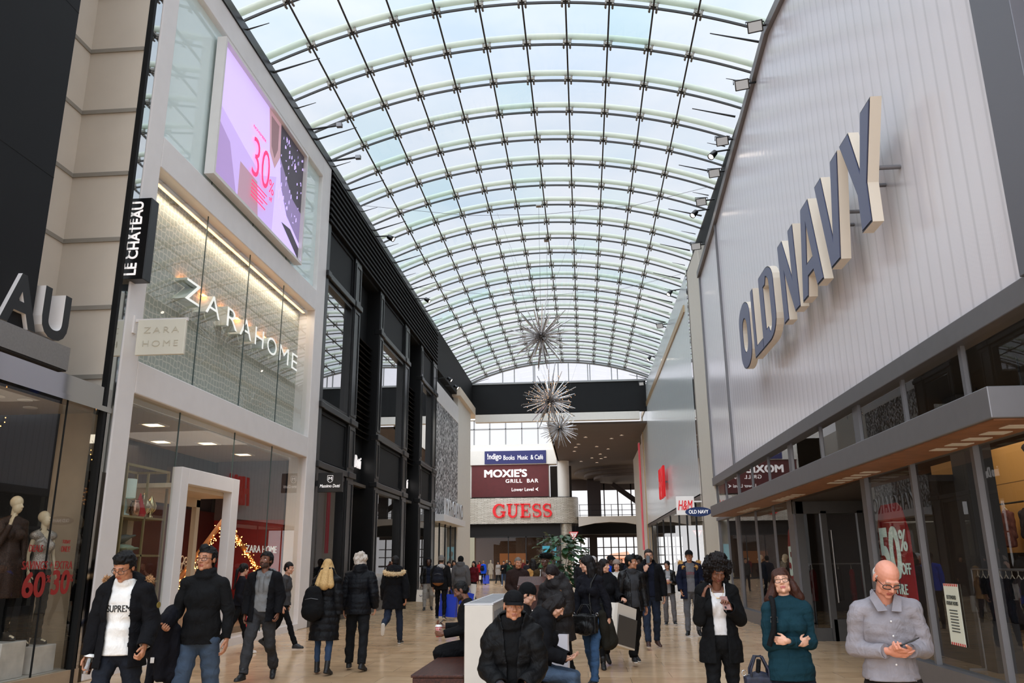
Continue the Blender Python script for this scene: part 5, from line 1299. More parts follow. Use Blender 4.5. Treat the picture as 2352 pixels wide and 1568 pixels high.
LODS = {'near':(.0042,.010,.0036,.011),'mid':(.0062,.016,.006,.016),'far':(.011,.026,.009,.024)}   # head, body, hand, cloth
PEOPLE = []
def person(label, xy, yaw=0, lod='mid', fig=None, sk='light', hair=None, top=None, coat=None, legs=None, shoes=None, group=None, seed=1, brow=(40,28,22), lips=None, beard=None, eyes=True, smile=0, glasses=None, necks=None, z=0.):
    F = fig; vh, vb, vd, vc = LODS[lod]; k = F.k
    root = thing('person', label, 'person', (xy[0],xy[1],z), rad(yaw), group)
    root['lod'] = lod; del root['lod']
    # body -------------------------------------------------
    P, N, Fc = grow(F.torso()+F.armp(0)+F.armp(1)+F.legp(0)+F.legp(1)+[('cap', F.ank[i], F.ank[i]*.5+F.toe[i]*.5-V3(0,0,.02), .036*k, .034*k) for i in (0,1)], vb, -.02, 2)
    ch = [(P, Fc, 0)]
    Ph, Nh, Fh = grow(F.headp(lod == 'near'), vh, 0, 2 if lod != 'near' else 3, .5)
    cen = (fcent(Ph, Fh)-F.hc)@F.HR/F.hk    # head-local
    M = np.zeros(len(Fh), int)
    x, y, zz = np.abs(cen[:,0]), cen[:,1], cen[:,2]
    M[(x < .024-.5*np.abs(zz+.0615)) & (y < -.083) & (zz > -.0725) & (zz < -.0515)] = 1
    M[(x > .012) & (x < .05) & (y < -.068) & (np.abs(zz-(.026+.006*(1-(x-.03)**2/.0004)*.5)) < .0036)] = 2
    if beard: M[(M == 0) & (zz < -.040) & (y < -.012) & ~((x < .026) & (zz > -.05)) & (zz > -.118) | ((M == 0) & (x < .03) & (y < -.085) & (zz < -.037) & (zz > -.05))] = 3
    ch.append((Ph, Fh, M))
    for i in (0,1):
        a, b, c = grow(F.handp(i), vd, 0, 2, .45); ch.append((a, c, 0))
    sm = skin(sk); sc = SKIN[sk]
    lp = lips or tuple(int(q*f) for q, f in zip(sc, (.88,.68,.66)))
    body = emit_obj('body', ch, [sm, mat('lips_%d_%d_%d' % lp, lp, .45), mat('brow_%d_%d_%d' % tuple(brow), brow, .8), mat('beard_'+sk, tuple(int(q*.55) for q in sc), .8, noise=.3, nscale=200)], root)
    if eyes and lod != 'far':
        for sg in (-1,1):
            q = MB(); c = F.hp(sg*.0315,-.0655,-.002); r = .0135*F.hk
            q.ell(c, (r,r,r), seg=12, rings=8, mi=0)
            R = Matrix(F.HR.tolist()); ci = F.hp(sg*.0315,-.0738,-.003); q.ell(ci, (.0062*F.hk,.0062*F.hk,.0062*F.hk), seg=10, rings=6, mi=1)
            q.build('eye', [mat('eye_white',(206,196,188),.3), mat('iris_dark',(34,22,16),.2)], root)
    if hair: make_hair(F, hair, vh, root, seed)
    if glasses:
        q = MB(); hp = F.hp
        for sg in (-1,1):
            w, hh = glasses.get('w',.026), glasses.get('h',.019)
            q.tube([hp(sg*.0325+w*math.cos(a)*(1 if True else 1), -.098+.012*abs((sg*.0325+w*math.cos(a)))/.06, -.004+hh*math.copysign(abs(math.sin(a))**.7, math.sin(a))) for a in [2*PI*i/16 for i in range(16)]], glasses.get('r',.0022), 6, closed=True)
            q.tube([hp(sg*.058,-.088,.004), hp(sg*.079,-.02,.004), hp(sg*.08,.02,-.002)], .002, 5)
        q.tube([hp(-.008,-.101,.0), hp(0,-.103,.003), hp(.008,-.101,.0)], .0022, 5)
        q.build('glasses', mat('spectacle_'+str(glasses.get('name','black')), glasses.get('col',(20,20,22)), .3), root)
    # clothing ---------------------------------------------
    if legs: make_legs(F, legs, vc, root, seed)
    if shoes: make_shoes(F, shoes, lod, root)
    if top: make_top(F, top, vc, root, seed, top.get('name', 'shirt' if coat else 'jacket'))
    if coat: make_top(F, coat, vc, root, seed+5, coat.get('name','jacket'))
    PEOPLE.append((root, F)); F.root = root
    return root

def make_hair(F, H, v, root, seed):
    hp, k, R = F.hp, F.hk, F.HR; st = H['style']; m = hairmat('hair_%d_%d_%d' % tuple(H['col']), H['col'])
    def E(x,y,z,a,b,c): return ('ell', hp(x,y,z), (a*k,b*k,c*k), R)
    t = H.get('t', .012); P = []; amp = H.get('amp', .003); fr = 90
    cut = None
    v = max(v*1.3, .006)
    if st == 'short':
        P = [E(0,.018,.036,.077+t*.8,.094+t*.6,.086+t), E(0,.04,-.01,.07+t*.5,.068+t*.6,.075)]
        if H.get('quiff'): P.append(E(0,-.045,.1,.055,.04,.03+H['quiff']))
        cut = lambda c: ~((c[:,1] < -.030+.0*c[:,2]) & (c[:,2] < .062-.25*np.maximum(0,np.abs(c[:,0])-.03)) | (c[:,2] < -.075) | ((np.abs(c[:,0]) > .06) & (c[:,2] < -.012) & (c[:,1] < .028)))
    elif st == 'bald':
        P = [E(0,.022,.005,.081,.094,.07), E(0,.045,-.02,.07,.065,.06)]
        cut = lambda c: (c[:,1] > -.012) & (c[:,2] < .055-.35*np.maximum(0,.03-c[:,1])) & (c[:,2] > -.07) & ~((np.abs(c[:,0]) > .06) & (c[:,2] < -.01) & (c[:,1] < .03)); amp = .004
    elif st in ('long','bob','pony','bangs'):
        P = [E(0,.016,.036,.080+t*.8,.094+t*.8,.084+t)]
        L = H.get('len', .3)
        if st == 'pony':
            P += [E(0,.05,-.0,.065,.06,.08)]
            d0 = hp(0,.1,.02); d1 = F.hc+R@V3(0,.15*k,-.03*k); d2 = d1+F.T@V3(H.get('px',0)*.1,.03,-L)*1.; P += [('cap', hp(0,.085,.035), d1, .026*k, .034*k), ('cap', d1, d2, .036*k, .018*k)]
        else:
            w = H.get('w', .085)
            for sg in (-1,1):
                a = hp(sg*.066,.012,.03); b = hp(sg*w,.018,-.085); c = b+F.T@V3(sg*H.get('flare',.0)*.1, H.get('front',0)*-.06+.01, -L)
                P += [('cap', a, b, .03*k, .04*k), ('cap', b, c, .042*k, H.get('tip',.03)*k)]
            ob = H.get('out', 0); a = hp(0,.07,.02); b = hp(0,.08+ob*.6,-.085); c = b+F.T@V3(0,.02+ob,-L); P += [('cap', a, b, .06*k, .066*k), ('cap', b, c, .07*k, H.get('tip',.03)*1.5*k)]
            for sg in (-1,1):
                a = hp(sg*.05,.055,-.02); b = hp(sg*.06,.06+ob*.6,-.085); c = b+F.T@V3(sg*(.01+ob*.6),.015+ob,-L); P += [('cap', a, b, .045*k, .05*k), ('cap', b, c, .052*k, H.get('tip',.03)*k)]
        lo = .05 if not (st == 'bangs' or H.get('bangs')) else .018
        fw = H.get('fw', .054)
        cut = lambda c: ~((c[:,1] < -.03) & (np.abs(c[:,0]) < fw) & (c[:,2] < lo-.12*np.abs(c[:,0])) & (c[:,2] > -.16)); amp = H.get('amp', .004)
    elif st == 'curly':
        rs = np.random.RandomState(seed); s_ = H.get('size', 1.)
        P = [E(0,.025,.05,.1*s_,.105*s_,.09*s_), E(0,.05,-.03,.105*s_,.08*s_,.1)]
        for q in range(46):
            th = rs.rand()*2*PI; ph = rs.rand()*2.2-.6; r = .03+.02*rs.rand()
            x, y, z_ = .105*s_*math.cos(th)*math.cos(ph), .03+.1*s_*math.sin(th)*math.cos(ph), .04+.1*s_*math.sin(ph)
            if y < -.05 and z_ < .06: continue
            P.append(E(x,y,z_,r,r,r))
        if H.get('len'):
            for q in range(26):
                sg = -1 if q % 2 else 1; x = sg*(.04+.085*rs.rand()); y = .0+.09*rs.rand(); zz = -.02-H['len']*rs.rand(); r = .028+.02*rs.rand(); P.append(E(x,y,zz,r,r,r*1.2))
        cut = lambda c: ~((c[:,1] < -.035) & (np.abs(c[:,0]) < .062) & (c[:,2] < .055)); amp = .011; fr = 150
    elif st == 'wavy':
        P = [E(0,.02,.036,.09,.1,.092), E(0,.05,-.03,.082,.07,.085), E(-.05,.03,-.03,.04,.06,.06), E(.05,.03,-.03,.04,.06,.06)]
        rs = np.random.RandomState(seed)
        for q in range(34):
            th = rs.rand()*2*PI; ph = rs.rand()*2.-.7; r_ = .018+.016*rs.rand(); P.append(E(.088*math.cos(th)*math.cos(ph), .03+.09*math.sin(th)*math.cos(ph), .03+.09*math.sin(ph), r_, r_, r_*1.6))
        cut = lambda c: ~((c[:,1] < -.03) & (c[:,2] < .06) | (c[:,2] < -.11)); amp = .008; fr = 70
    if P:
        a, n, f = grow(P, v, 0, 2)
        a = a+n*(nzf((a-F.hc)@R*np.array([1,1,.3 if st in ('long','bob','pony','bangs') else 1]), fr, seed)*amp*.7)[:,None]
        c = (fcent(a, f)-F.hc)@R/k
        if cut is not None: a, f, _ = keep(a, f, 0, cut(c))
        emit_obj('hair', [(a, f, 0)], [m], root)
    if H.get('hat'): make_hat(F, H['hat'], root, seed)
def make_hat(F, T, root, seed):
    hp, k, R = F.hp, F.hk, F.HR
    def E(x,y,z,a,b,c): return ('ell', hp(x,y,z), (a*k,b*k,c*k), R)
    m = cloth('hat_%d_%d_%d' % tuple(T['col']), T['col'])
    if T['kind'] == 'beanie':
        P = [E(0,.014,.045,.094,.110,.1), E(0,.03,.0,.088,.098,.06)]
        a, n, f = grow(P, .008, 0, 2); c = (fcent(a, f)-F.hc)@R/k
        a2, f2, _ = keep(a, f, 0, c[:,2] > .022+.35*c[:,1]*-1*.3-.03*(c[:,1] > .0)); emit_obj('beanie', [(a2, f2, 0)], [m], root, .006)
    elif T['kind'] == 'cap':
        P = [E(0,.014,.045,.09,.106,.088)]
        a, n, f = grow(P, .006, 0, 2); c = (fcent(a, f)-F.hc)@R/k
        a2, f2, _ = keep(a, f, 0, c[:,2] > .03+.12*c[:,1]*-1)
        q = MB(); nu = 14; top = []; vs = []
        for i in range(nu+1):
            t = -1+2*i/nu; x = .078*t; y0 = .014-.104*math.sqrt(max(0,1-(x/.09)**2))*.98; y1 = y0-.075*(1-abs(t)**2.4); z0 = .042; z1 = .026-.018*(1-t*t)*0-.012*t*t
            vs += [tuple(hp(x,y0,z0)), tuple(hp(x,y1,z1)), tuple(hp(x,y0,z0-.006)), tuple(hp(x,y1,z1-.005))]
        fs = []
        for i in range(nu):
            b = 4*i; fs += [(b,b+1,b+5,b+4),(b+2,b+6,b+7,b+3),(b+1,b+3,b+7,b+5),(b,b+4,b+6,b+2)]
        cp = emit_obj('cap', [(a2, f2, 0)], [m], root, .004)
        q.add(vs, fs, 0, True); q.build('brim', m, cp)
    elif T['kind'] == 'hood':
        P = [E(0,.035,.02,.112,.125,.125), ('cap', hp(0,.06,-.1), F.neck+F.T@V3(0,.03,-.02), .1*k, .11*k)]
        a, n, f = grow(P, .01, 0, 3); c = (fcent(a, f)-F.hc)@R/k
        a2, f2, _ = keep(a, f, 0, ~((c[:,1] < -.03) & (np.abs(c[:,0]) < .075) & (c[:,2] < .10) & (c[:,2] > -.13))); emit_obj('hood', [(a2, f2, 0)], [m], root, .012)

def make_legs(F, L, v, root, seed):
    k = F.k; r = L.get('r', (.094,.068,.066,.056)); t = L.get('t', .0)
    top = L.get('top', 1.04)
    P = [('ell', F.tp(0,.003,.945), (.168*k*F.bulk+t,.125*k*F.bulk+t,.15*k), F.T), ('ell', F.pel+V3(0,0,-.02*k), (.155*k*F.bulk,.112*k*F.bulk,.1*k))]
    for i in (0,1): P += F.legp(i, r)
    a, n, f = grow(P, v, t, 2)
    # folds: gather at knee and hem
    s_ = nzf(a*np.array([1,1,2.2]), 16, seed)*L.get('fold', .006); a = a+n*s_[:,None]
    c = fcent(a, f); mask = np.ones(len(f), bool)
    hem = L.get('hem', .97)
    for i in (0,1):
        d = F.ank[i]-F.knee[i]; ll = np.linalg.norm(d); d = d/ll; q = (c-F.knee[i])@d/ll; perp = np.linalg.norm((c-F.knee[i])-np.outer((c-F.knee[i])@d, d), axis=1)
        mask &= ~((q > hem) & (perp < .16))
    w = (c-F.pel)@F.T; mask &= ~(w[:,2] > (top-.95)*k)
    a, f, _ = keep(a, f, 0, mask); R = rim(f)
    for i in (0,1): d = F.ank[i]-F.knee[i]; snap(a, R, F.knee[i]+d*hem, d/np.linalg.norm(d), v*1.6)
    tr = emit_obj(L.get('name','trousers'), [(a, f, 0)], [cloth(L['mat'], L['col'], .8 if not L.get('denim') else .75)], root, .006)
def make_shoes(F, S, lod, root):
    k = F.k
    for i in (0,1):
        A, R = F.ank[i], F.footR[i]
        def fp(x,y,z): return A+R@V3(x*k,y*k,(z-.075)*k)
        sg = -1 if i == 0 else 1
        P = [('cap', fp(0,.03,.045), fp(0,-.06,.045), .04*k, .043*k, (R@V3(0,0,1), .8)), ('cap', fp(0,-.05,.038), fp(sg*.008,-.145,.03), .043*k, .036*k, (R@V3(0,0,1), .72)), ('cap', fp(0,.012,.05), fp(0,.005,.085+S.get('boot',0)), .042*k, .045*k), ('cap', fp(0,.0,.075), fp(0,-.085,.045), .04*k, .036*k),
             ('cap', fp(0,.035,.014), fp(0,-.05,.014), .042*k, .043*k, (R@V3(0,0,1), .34)), ('cap', fp(0,-.05,.014), fp(sg*.006,-.15,.014), .046*k, .04*k, (R@V3(0,0,1), .34))]
        if S.get('heel'): P.append(('cap', fp(0,.045,.03), fp(0,.045,.0), .02*k, .016*k))
        a, n, f = grow(P, .007 if lod == 'near' else .009 if lod == 'mid' else .014, 0, 2)
        z = ((fcent(a, f)-A)@R)[:,2]/k+.075
        m = (z < S.get('sole_h', .022)).astype(int)
        emit_obj('shoe', [(a, f, m)], [mat(S['mat'], S['col'], .55, noise=.1), mat('sole_%d_%d_%d' % tuple(S.get('sole',(30,28,28))), S.get('sole',(30,28,28)), .7)], root)

def make_top(F, T, v, root, seed, name):
    """shirt, jumper, jacket or coat: torso + sleeves (+ skirt), cut at neck, hem and cuffs, optional open front"""
    k, b = F.k, F.bulk; t = T.get('t', .012); P = []
    P += F.torso()
    hem = T.get('hem', .88)
    ry = T.get('ry', 1.)
    if hem < .97:
        rows = []; z0 = 1.06
        for s_ in np.linspace(0, 1, 6):
            z = z0+(hem-.03-z0)*s_
            sp = (.152 if F.sex == 'm' else .15)+T.get('flare', .02)*s_
            rows.append((F.tp(0, .003+T.get('back',0)*s_, z), sp*k*b, (.112+T.get('flare',.02)*.9*s_)*ry*k*b, F.T))
        P.append(('loft', rows[::-1]))
        if hem < .8 and not T.get('noleg'):
            for i in (0,1):
                m = F.hip[i]+(F.knee[i]-F.hip[i])*min(1, (.90-hem)/.42); P.append(('cap', F.hip[i], m, .092*k, .09*k))
    if T.get('collar'):
        c = F.neck+F.T@V3(0,-.005*k,.0); r = .07*k
        ring = [c+F.T@V3(r*math.cos(a), r*.95*math.sin(a), (.012+.012*math.sin(a))*k) for a in [2*PI*q/14 for q in range(14)]]
        h_ = T['collar']
        for q in range(14):
            P.append(('cap', ring[q], ring[(q+1)%14]+F.T@V3(0,0,.0), h_*.5, h_*.5))
            P.append(('cap', ring[q]+F.T@V3(0,0,h_), ring[(q+1)%14]+F.T@V3(0,0,h_), h_*.4, h_*.4))
    if T.get('hoodback'):
        hb = T['hoodback']; c = F.neck
        P += [('ell', c+F.T@V3(0,.1*k,-.06*k), (.13*k*hb,.07*k*hb,.1*k*hb), F.T), ('cap', c+F.T@V3(-.1*k,.03*k,.0), c+F.T@V3(0,.09*k,.02*k), .045*k*hb, .05*k*hb), ('cap', c+F.T@V3(.1*k,.03*k,.0), c+F.T@V3(0,.09*k,.02*k), .045*k*hb, .05*k*hb)]
        if T.get('hoodfront'): P += [('cap', c+F.T@V3(-.1*k,.03*k,0), c+F.T@V3(-.06*k,-.09*k,-.06*k), .04*k*hb, .028*k*hb), ('cap', c+F.T@V3(.1*k,.03*k,0), c+F.T@V3(.06*k,-.09*k,-.06*k), .04*k*hb, .028*k*hb)]
    def shape(prims):
        a, n, f = grow(prims, v, t, 3)
        zl = ((a-F.pel)@F.T)[:,2]/k+.95
        if T.get('quilt'):
            q = np.abs(np.sin(zl*PI/T['quilt'])); a = a+n*((q**.5-.6)*T.get('qa', .011))[:,None]
        return a+n*(nzf(a*np.array([1,1,1.6]), 13, seed)*T.get('fold', .006))[:,None], f
    mats = [cloth(T['mat'], T['col'], T.get('rough', .85), T.get('kind',''))]
    a, f = shape(P)
    c = fcent(a, f); fn = fnorm(a, f); L = (c-F.pel)@F.T; z = L[:,2]/k+.95; x = L[:,0]/k; y = L[:,1]/k; nl = fn@F.T
    mask = ~((z < hem) & (np.abs(x) < .5))
    op = T.get('open')
    if op:
        w = np.interp(z, [p[0] for p in op], [p[1] for p in op]); x0 = np.interp(z, [p[0] for p in op], [p[2] if len(p) > 2 else 0 for p in op])
        mask &= ~((y < -.02) & (np.abs(x-x0) < w) & (nl[:,1] < .35) & (z > hem-.1) & (np.abs(x) < .15))
    if T.get('scoop'): mask &= ~((y < .0) & (np.abs(x) < T['scoop'][0]) & (z > T['scoop'][1]+1.5*x*x))
    if T.get('vneck'): mask &= ~((y < .0) & (z > T['vneck']) & (np.abs(x) < (z-T['vneck'])*.62))
    if T.get('strap'): mask &= ~((np.abs(x) > T['strap']) & (z > 1.34))
    mi = np.zeros(len(f), int)
    if T.get('stripes'):
        s_ = T['stripes']; mats.append(cloth(s_['mat'], s_['col'])); mi[(z < s_['z']) & ((z*k % s_['p']) < s_['p']*.5)] = 1
    a, f, mi = keep(a, f, mi, mask); R = rim(f); up = F.T@V3(0,0,1)
    snap(a, R, F.tp(0,0,hem), up, v*1.6)
    if op and len(R):
        L = (a[R]-F.pel)@F.T; zz = L[:,2]/k+.95; w = np.interp(zz, [p[0] for p in op], [p[1] for p in op]); x0 = np.interp(zz, [p[0] for p in op], [p[2] if len(p) > 2 else 0 for p in op])
        xx = L[:,0]/k-x0; kk = (np.abs(np.abs(xx)-w) < v*1.8) & (L[:,1] < -.02) & (zz > hem+.01); L[kk,0] = ((np.sign(xx)*w+x0)*k)[kk]; a[R] = F.pel+L@F.T.T
    chunks = [(a, f, mi)]
    if T.get('sleeve', 1) > 0:
        for i in (0,1):
            a, f = shape(F.armp(i, T.get('sleeve', .97))); c = fcent(a, f)
            d = F.wri[i]-F.elb[i]; ll = np.linalg.norm(d); d = d/ll; q = (c-F.elb[i])@d/ll
            perp = np.linalg.norm((c-F.elb[i])-np.outer((c-F.elb[i])@d, d), axis=1)
            a, f, _ = keep(a, f, 0, ~((q > T.get('sleeve', .97)+.02) & (perp < .1))); snap(a, rim(f), F.elb[i]+d*ll*(T.get('sleeve', .97)+.02), d, v*1.6); chunks.append((a, f, 0))
    return emit_obj(name, chunks, mats, root, .012 if t > .02 else .006)

def fur(F, pts, r, col, root, seed=1, n=420, name='fur_trim'):
    """tufted fur along a path"""
    q = MB(); rs = np.random.RandomState(seed)
    m = mat('fur_%d_%d_%d' % tuple(col), col, .9, noise=.35, nscale=40); m2 = mat('furtip_%d_%d_%d' % tuple(col), tuple(min(255, int(x*1.25)) for x in col), .9)
    q.tube(pts, r*.92, 10)
    pts = [np.array(p) for p in pts]
    n = int(n*4.5)
    for i in range(n):
        s = rs.rand()*(len(pts)-1); j = int(s); p = pts[j]+(pts[j+1]-pts[j])*(s-j); d = rs.normal(size=3); d /= np.linalg.norm(d)
        b = p+d*r*.55; tip = p+d*r*(1.0+.38*rs.rand())+rs.normal(size=3)*r*.2
        sd = np.cross(d, rs.normal(size=3)); sd /= np.linalg.norm(sd); s2 = np.cross(d, sd); w = min(r*.22,.008)
        q.add([b+sd*w, b-sd*w*.5+s2*w*.87, b-sd*w*.5-s2*w*.87, tip], [(0,1,3),(1,2,3),(2,0,3)], i % 2)
    return q.build(name, [m, m2], root)
def hoodfur(F, r=.035, drop=.02, back=.16, w=.15, col=(150,112,70), root=None, seed=1, n=420, front=True):
    c = F.neck; k = F.k; pts = []
    for i in range(15):
        a = -PI*.02+PI*1.04*i/14
        pts.append(c+F.T@V3(w*k*math.cos(a), (.02+back*math.sin(a))*k*1., (-drop-.045*math.sin(a))*k))
    if front: pts = [c+F.T@V3(w*.62*k,-.095*k,-.1*k)]+pts+[c+F.T@V3(-w*.62*k,-.095*k,-.1*k)]
    return fur(F, [tuple(p) for p in pts], r*k, col, F.root, seed, n)
def wpt(F, p):
    """figure space -> world"""
    return F.root.matrix_basis @ Vector(p) if False else Matrix.Translation(F.root.location) @ Matrix.Rotation(F.root.rotation_euler[2], 4, 'Z') @ Vector(p)
def wdir(F, d): return Matrix.Rotation(F.root.rotation_euler[2], 3, 'Z') @ Vector(d)

from mathutils.bvhtree import BVHTree
BLACKC = (17,17,19)
WR = ((21,5),(-12,24)); WL = ((-12,24),(21,5)); ST = ((2,3),(-2,3)); SIT = ((84,86,9),(84,86,9))
SH_BLACK = dict(mat='black_shoe', col=(20,19,19)); 
def child(root, nm):
    for c in bpy.data.objects:
        if c.parent == root and c.name.split('.')[0] == nm: return c
def decal(F, part, txt, x, z, w, h, m, name='print'):
    """letters laid on the front of a garment"""
    o = child(F.root, part); me = o.data
    bv = BVHTree.FromPolygons([v.co.copy() for v in me.vertices], [list(p.vertices) for p in me.polygons])
    v, f = text_mesh(txt, 1, 0, 0); n = len(v); v = np.concatenate([v+np.array([dx, 0, 0]) for dx in (-.03,.03)]); f = [[i+k*n for i in q] for k in range(2) for q in f]; lo, hi = v.min(0), v.max(0); out = []
    for q in v:
        u = x+((q[0]-lo[0])/(hi[0]-lo[0])-.5)*w; t = z+((q[1]-lo[1])/(hi[1]-lo[1])-.5)*h
        c, n, i, d = bv.ray_cast(Vector((u,-1,t)), Vector((0,1,0)))
        out.append((u, (c.y if c else F.pel[1]-.14)-.003, t))
    q = MB(); q.add(out, f); return q.build(name, m, F.root)
def shopping_bag(label, at, size, rz, m, tilt=(0,0), handle=(30,28,26), logo=None, name='shopping_bag', panel=None, hl=.14):
    """paper carrier hanging from its handles; 'at' is where the handles meet the hand"""
    t = thing(name, label, 'bag', at); t.rotation_euler = (rad(tilt[0]), rad(tilt[1]), rad(rz))
    w, d, h = size; q = MB(); z1 = -hl; z0 = -hl-h; n = 8
    def side(pts): q.add(pts, [(0,1,2,3)])
    # gusseted walls, open at the top
    ring = [(-w/2,-d/2),(w/2,-d/2),(w/2-.12*w*.3,0),(w/2,d/2),(-w/2,d/2),(-w/2+.12*w*.3,0)]
    vs = []
    for s in range(n+1):
        k = s/n; z = z0+h*k
        for u, v in ring: vs.append((u*(1+.01*math.sin(9*k+u*20)), v*(1-.35*k*(abs(v) > 0))*(1+.03*math.sin(7*k)), z))
    r = len(ring); fs = [(s*r+i, s*r+(i+1)%r, (s+1)*r+(i+1)%r, (s+1)*r+i) for s in range(n) for i in range(r)]
    fs.append(tuple(range(r))[::-1]); q.add(vs, fs)
    b = q.build('carrier', m, t); s_ = b.modifiers.new('t','SOLIDIFY'); s_.thickness = .003
    for sg in (-1,1):
        q = MB(); q.tube([(-w*.22,sg*d*.3,z1-.03),(-w*.2,sg*d*.3,z1+.03),(-.03,sg*.012,-.012),(0,0,.004),(.03,sg*.012,-.012),(w*.2,sg*d*.3,z1+.03),(w*.22,sg*d*.3,z1-.03)], .005, 6); q.build('handle', mat('cord_%d_%d_%d' % tuple(handle), handle, .7), t)
    if panel:
        q = MB(); pc, za, zb = panel; q.box((-w/2*.985,-d/2-.004,z0+h*za),(w/2*.985,-d/2-.001,z0+h*zb)); q.build('printed_panel', pc, t)
    if logo:
        q = MB(); lt, lm, lw, lh = logo; put_text(q, lt, (0,-d/2-.006,z0+h*.5), FR, FU, width=w*lw, height=h*lh, depth=.002); q.build('print', lm, t)
    return t
def phone(label, at, R, w=.072, h=.148, case=(24,24,26), screen=.4):
    t = thing('phone', label, 'phone', at); t.rotation_euler = Matrix(R).to_euler()
    q = MB(); q.bbox((-w/2,-h/2,-.004),(w/2,h/2,.004),.004); q.build('case', mat('phone_%d_%d_%d' % tuple(case), case, .3), t)
    q = MB(); q.box((-w/2+.004,-h/2+.008,.004),(w/2-.004,h/2-.008,.0046)); q.build('screen', mat('phone_glass',(20,22,26),.1,emit=.0), t)
    q = MB(); q.bbox((-w/2+.008,h/2-.035,-.006),(-w/2+.028,h/2-.01,-.004),.002); q.build('lens', mat('phone_lens',(10,10,12),.1), t)
    return t
def cup(label, at, kind='paper', axis=(0,0,1), sc=1.):
    t = thing('cup', label, 'cup', at); t.rotation_euler = Vector((0,0,1)).rotation_difference(Vector(axis)).to_euler(); t.scale = (sc,)*3
    if kind == 'clear':
        q = MB(); q.lathe([(.028,-.06),(.04,.06),(.0385,.06),(.027,-.058)], seg=20); q.build('tumbler', glassmat('clear_plastic',(.86,.86,.84),1.4,1,.05,.08), t)
        q = MB(); q.lathe([(.026,-.057),(.034,.02)], seg=20); q.build('drink', mat('iced_coffee',(96,52,30),.2), t)
        q = MB(); q.lathe([(.042,.058),(.042,.066),(.03,.078),(.0,.08)], seg=20); q.build('lid', mat('white_plastic',(228,226,222),.35), t)
        q = MB(); q.tube([(.0,0,-.05),(.012,0,.15)], .004, 6); q.build('straw', mat('straw_green',(70,110,80),.4), t)
    else:
        q = MB(); q.lathe([(.028,-.06),(.04,.055),(.0385,.055),(.027,-.058)], seg=24); q.build('paper_cup', mat('red_check_cup',(196,44,48),.5), t)
        q = MB()
        for k in range(12):
            a = 2*PI*k/12
            for z in (.012,.036):
                r = .0415-(.055-z)*.1; q.add([(r*math.cos(a+b), r*math.sin(a+b), z+c) for b, c in ((-.13,-.009),(.13,-.009),(.13,.009),(-.13,.009))],[(0,1,2,3)])
        q.build('check_pattern', mat('white_plastic',(228,226,222),.35), t)
        q = MB(); q.lathe([(.0425,.052),(.0425,.06),(.036,.064),(.034,.074),(.0,.076)], seg=24); q.build('lid', mat('white_plastic',(228,226,222),.35), t)
        q = MB(); q.lathe([(.0325,-.045),(.0385,.0),(.0395,.0),(.0335,-.045)], seg=24); q.build('sleeve', mat('kraft_sleeve',(170,128,86),.8), t)
    return t

# ---------------- nearest shoppers on the left
f = Fig(1.73, bulk=1.0, lean=3, head=(-14,26,4), legs=((20,4,4),(-10,20,4)), arms=(dict(u=(-.17,.02,-1), f=(-.10,-.22,-1), c=45, n=(.7,-.5,0)), dict(u=(.24,.10,-1), f=(.08,-.62,-.62), c=70)))
p = person('man in open black parka and white sweatshirt looking down with an iced drink', (-3.95,7.0), 8, 'near', f, 'tan', dict(style='short', col=(16,14,14), quiff=.012, t=.016, amp=.006),
    top=dict(mat='white_sweatshirt', col=(226,224,220), t=.016, hem=.90, sleeve=.9, name='sweatshirt', collar=.016), coat=dict(mat='black_parka_cloth', col=(15,15,18), t=.036, hem=.80, name='parka', open=[(.7,.12,.02),(1.0,.10,.01),(1.25,.1,0),(1.42,.085,0),(1.5,.1,0),(1.7,.14,0)], hoodback=1.0, flare=.05, sleeve=1.0, fold=.008),
    legs=dict(mat='dark_jeans', col=(27,31,39), name='jeans', r=(.094,.07,.066,.058)), shoes=SH_BLACK, seed=2, glasses=dict(col=(18,18,20), r=.0022))
decal(f, 'sweatshirt', 'SUPREME', .015, 1.27*f.k+f.dz, .235, .056, mat('print_black',(14,14,15),.7))
hoodfur(f, .034, -.03, .13, .185, (150,112,76), seed=3, n=420, front=False)
q = MB(); q.lathe([(.026,0),(.026,.004)], c=tuple(f.sho[1]*.55+f.elb[1]*.45+np.array([.09,-.0,0])), axis=(1,-.3,0), seg=16); q.build('sleeve_badge', mat('badge_olive',(120,104,44),.6), p)
cup('clear iced coffee cup with straw held by the man in the white sweatshirt', wpt(f, f.palm(0,.07,.03)+V3(0,-.0,-.01)), 'clear', (.12,.1,1), 1.15)

f = Fig(1.76, bulk=1.1, lean=-1, head=(-14,-2,-2), legs=((14,6,4),(-8,14,4)), arms=(dict(u=(-.26,.06,-1), f=(.02,-.92,-.42), c=75, n=(.6,0,.8)), dict(u=(.26,.08,-1), f=(.06,-.2,-1), c=35)))
p = person('man in black half-zip jumper and glasses carrying a dark coat over his arm', (-3.72,8.0), 6, 'near', f, 'tan', dict(style='short', col=(14,13,13), quiff=.014, t=.014, amp=.005),
    top=dict(mat='black_jumper', col=(19,19,20), t=.018, hem=.86, name='jumper', collar=.045, flare=.01, fold=.007), legs=dict(mat='blue_jeans', col=(64,78,96), name='jeans', denim=1, r=(.098,.074,.07,.06)), shoes=SH_BLACK, seed=4, glasses=dict(col=(24,24,26), w=.027, h=.015, r=.0022))
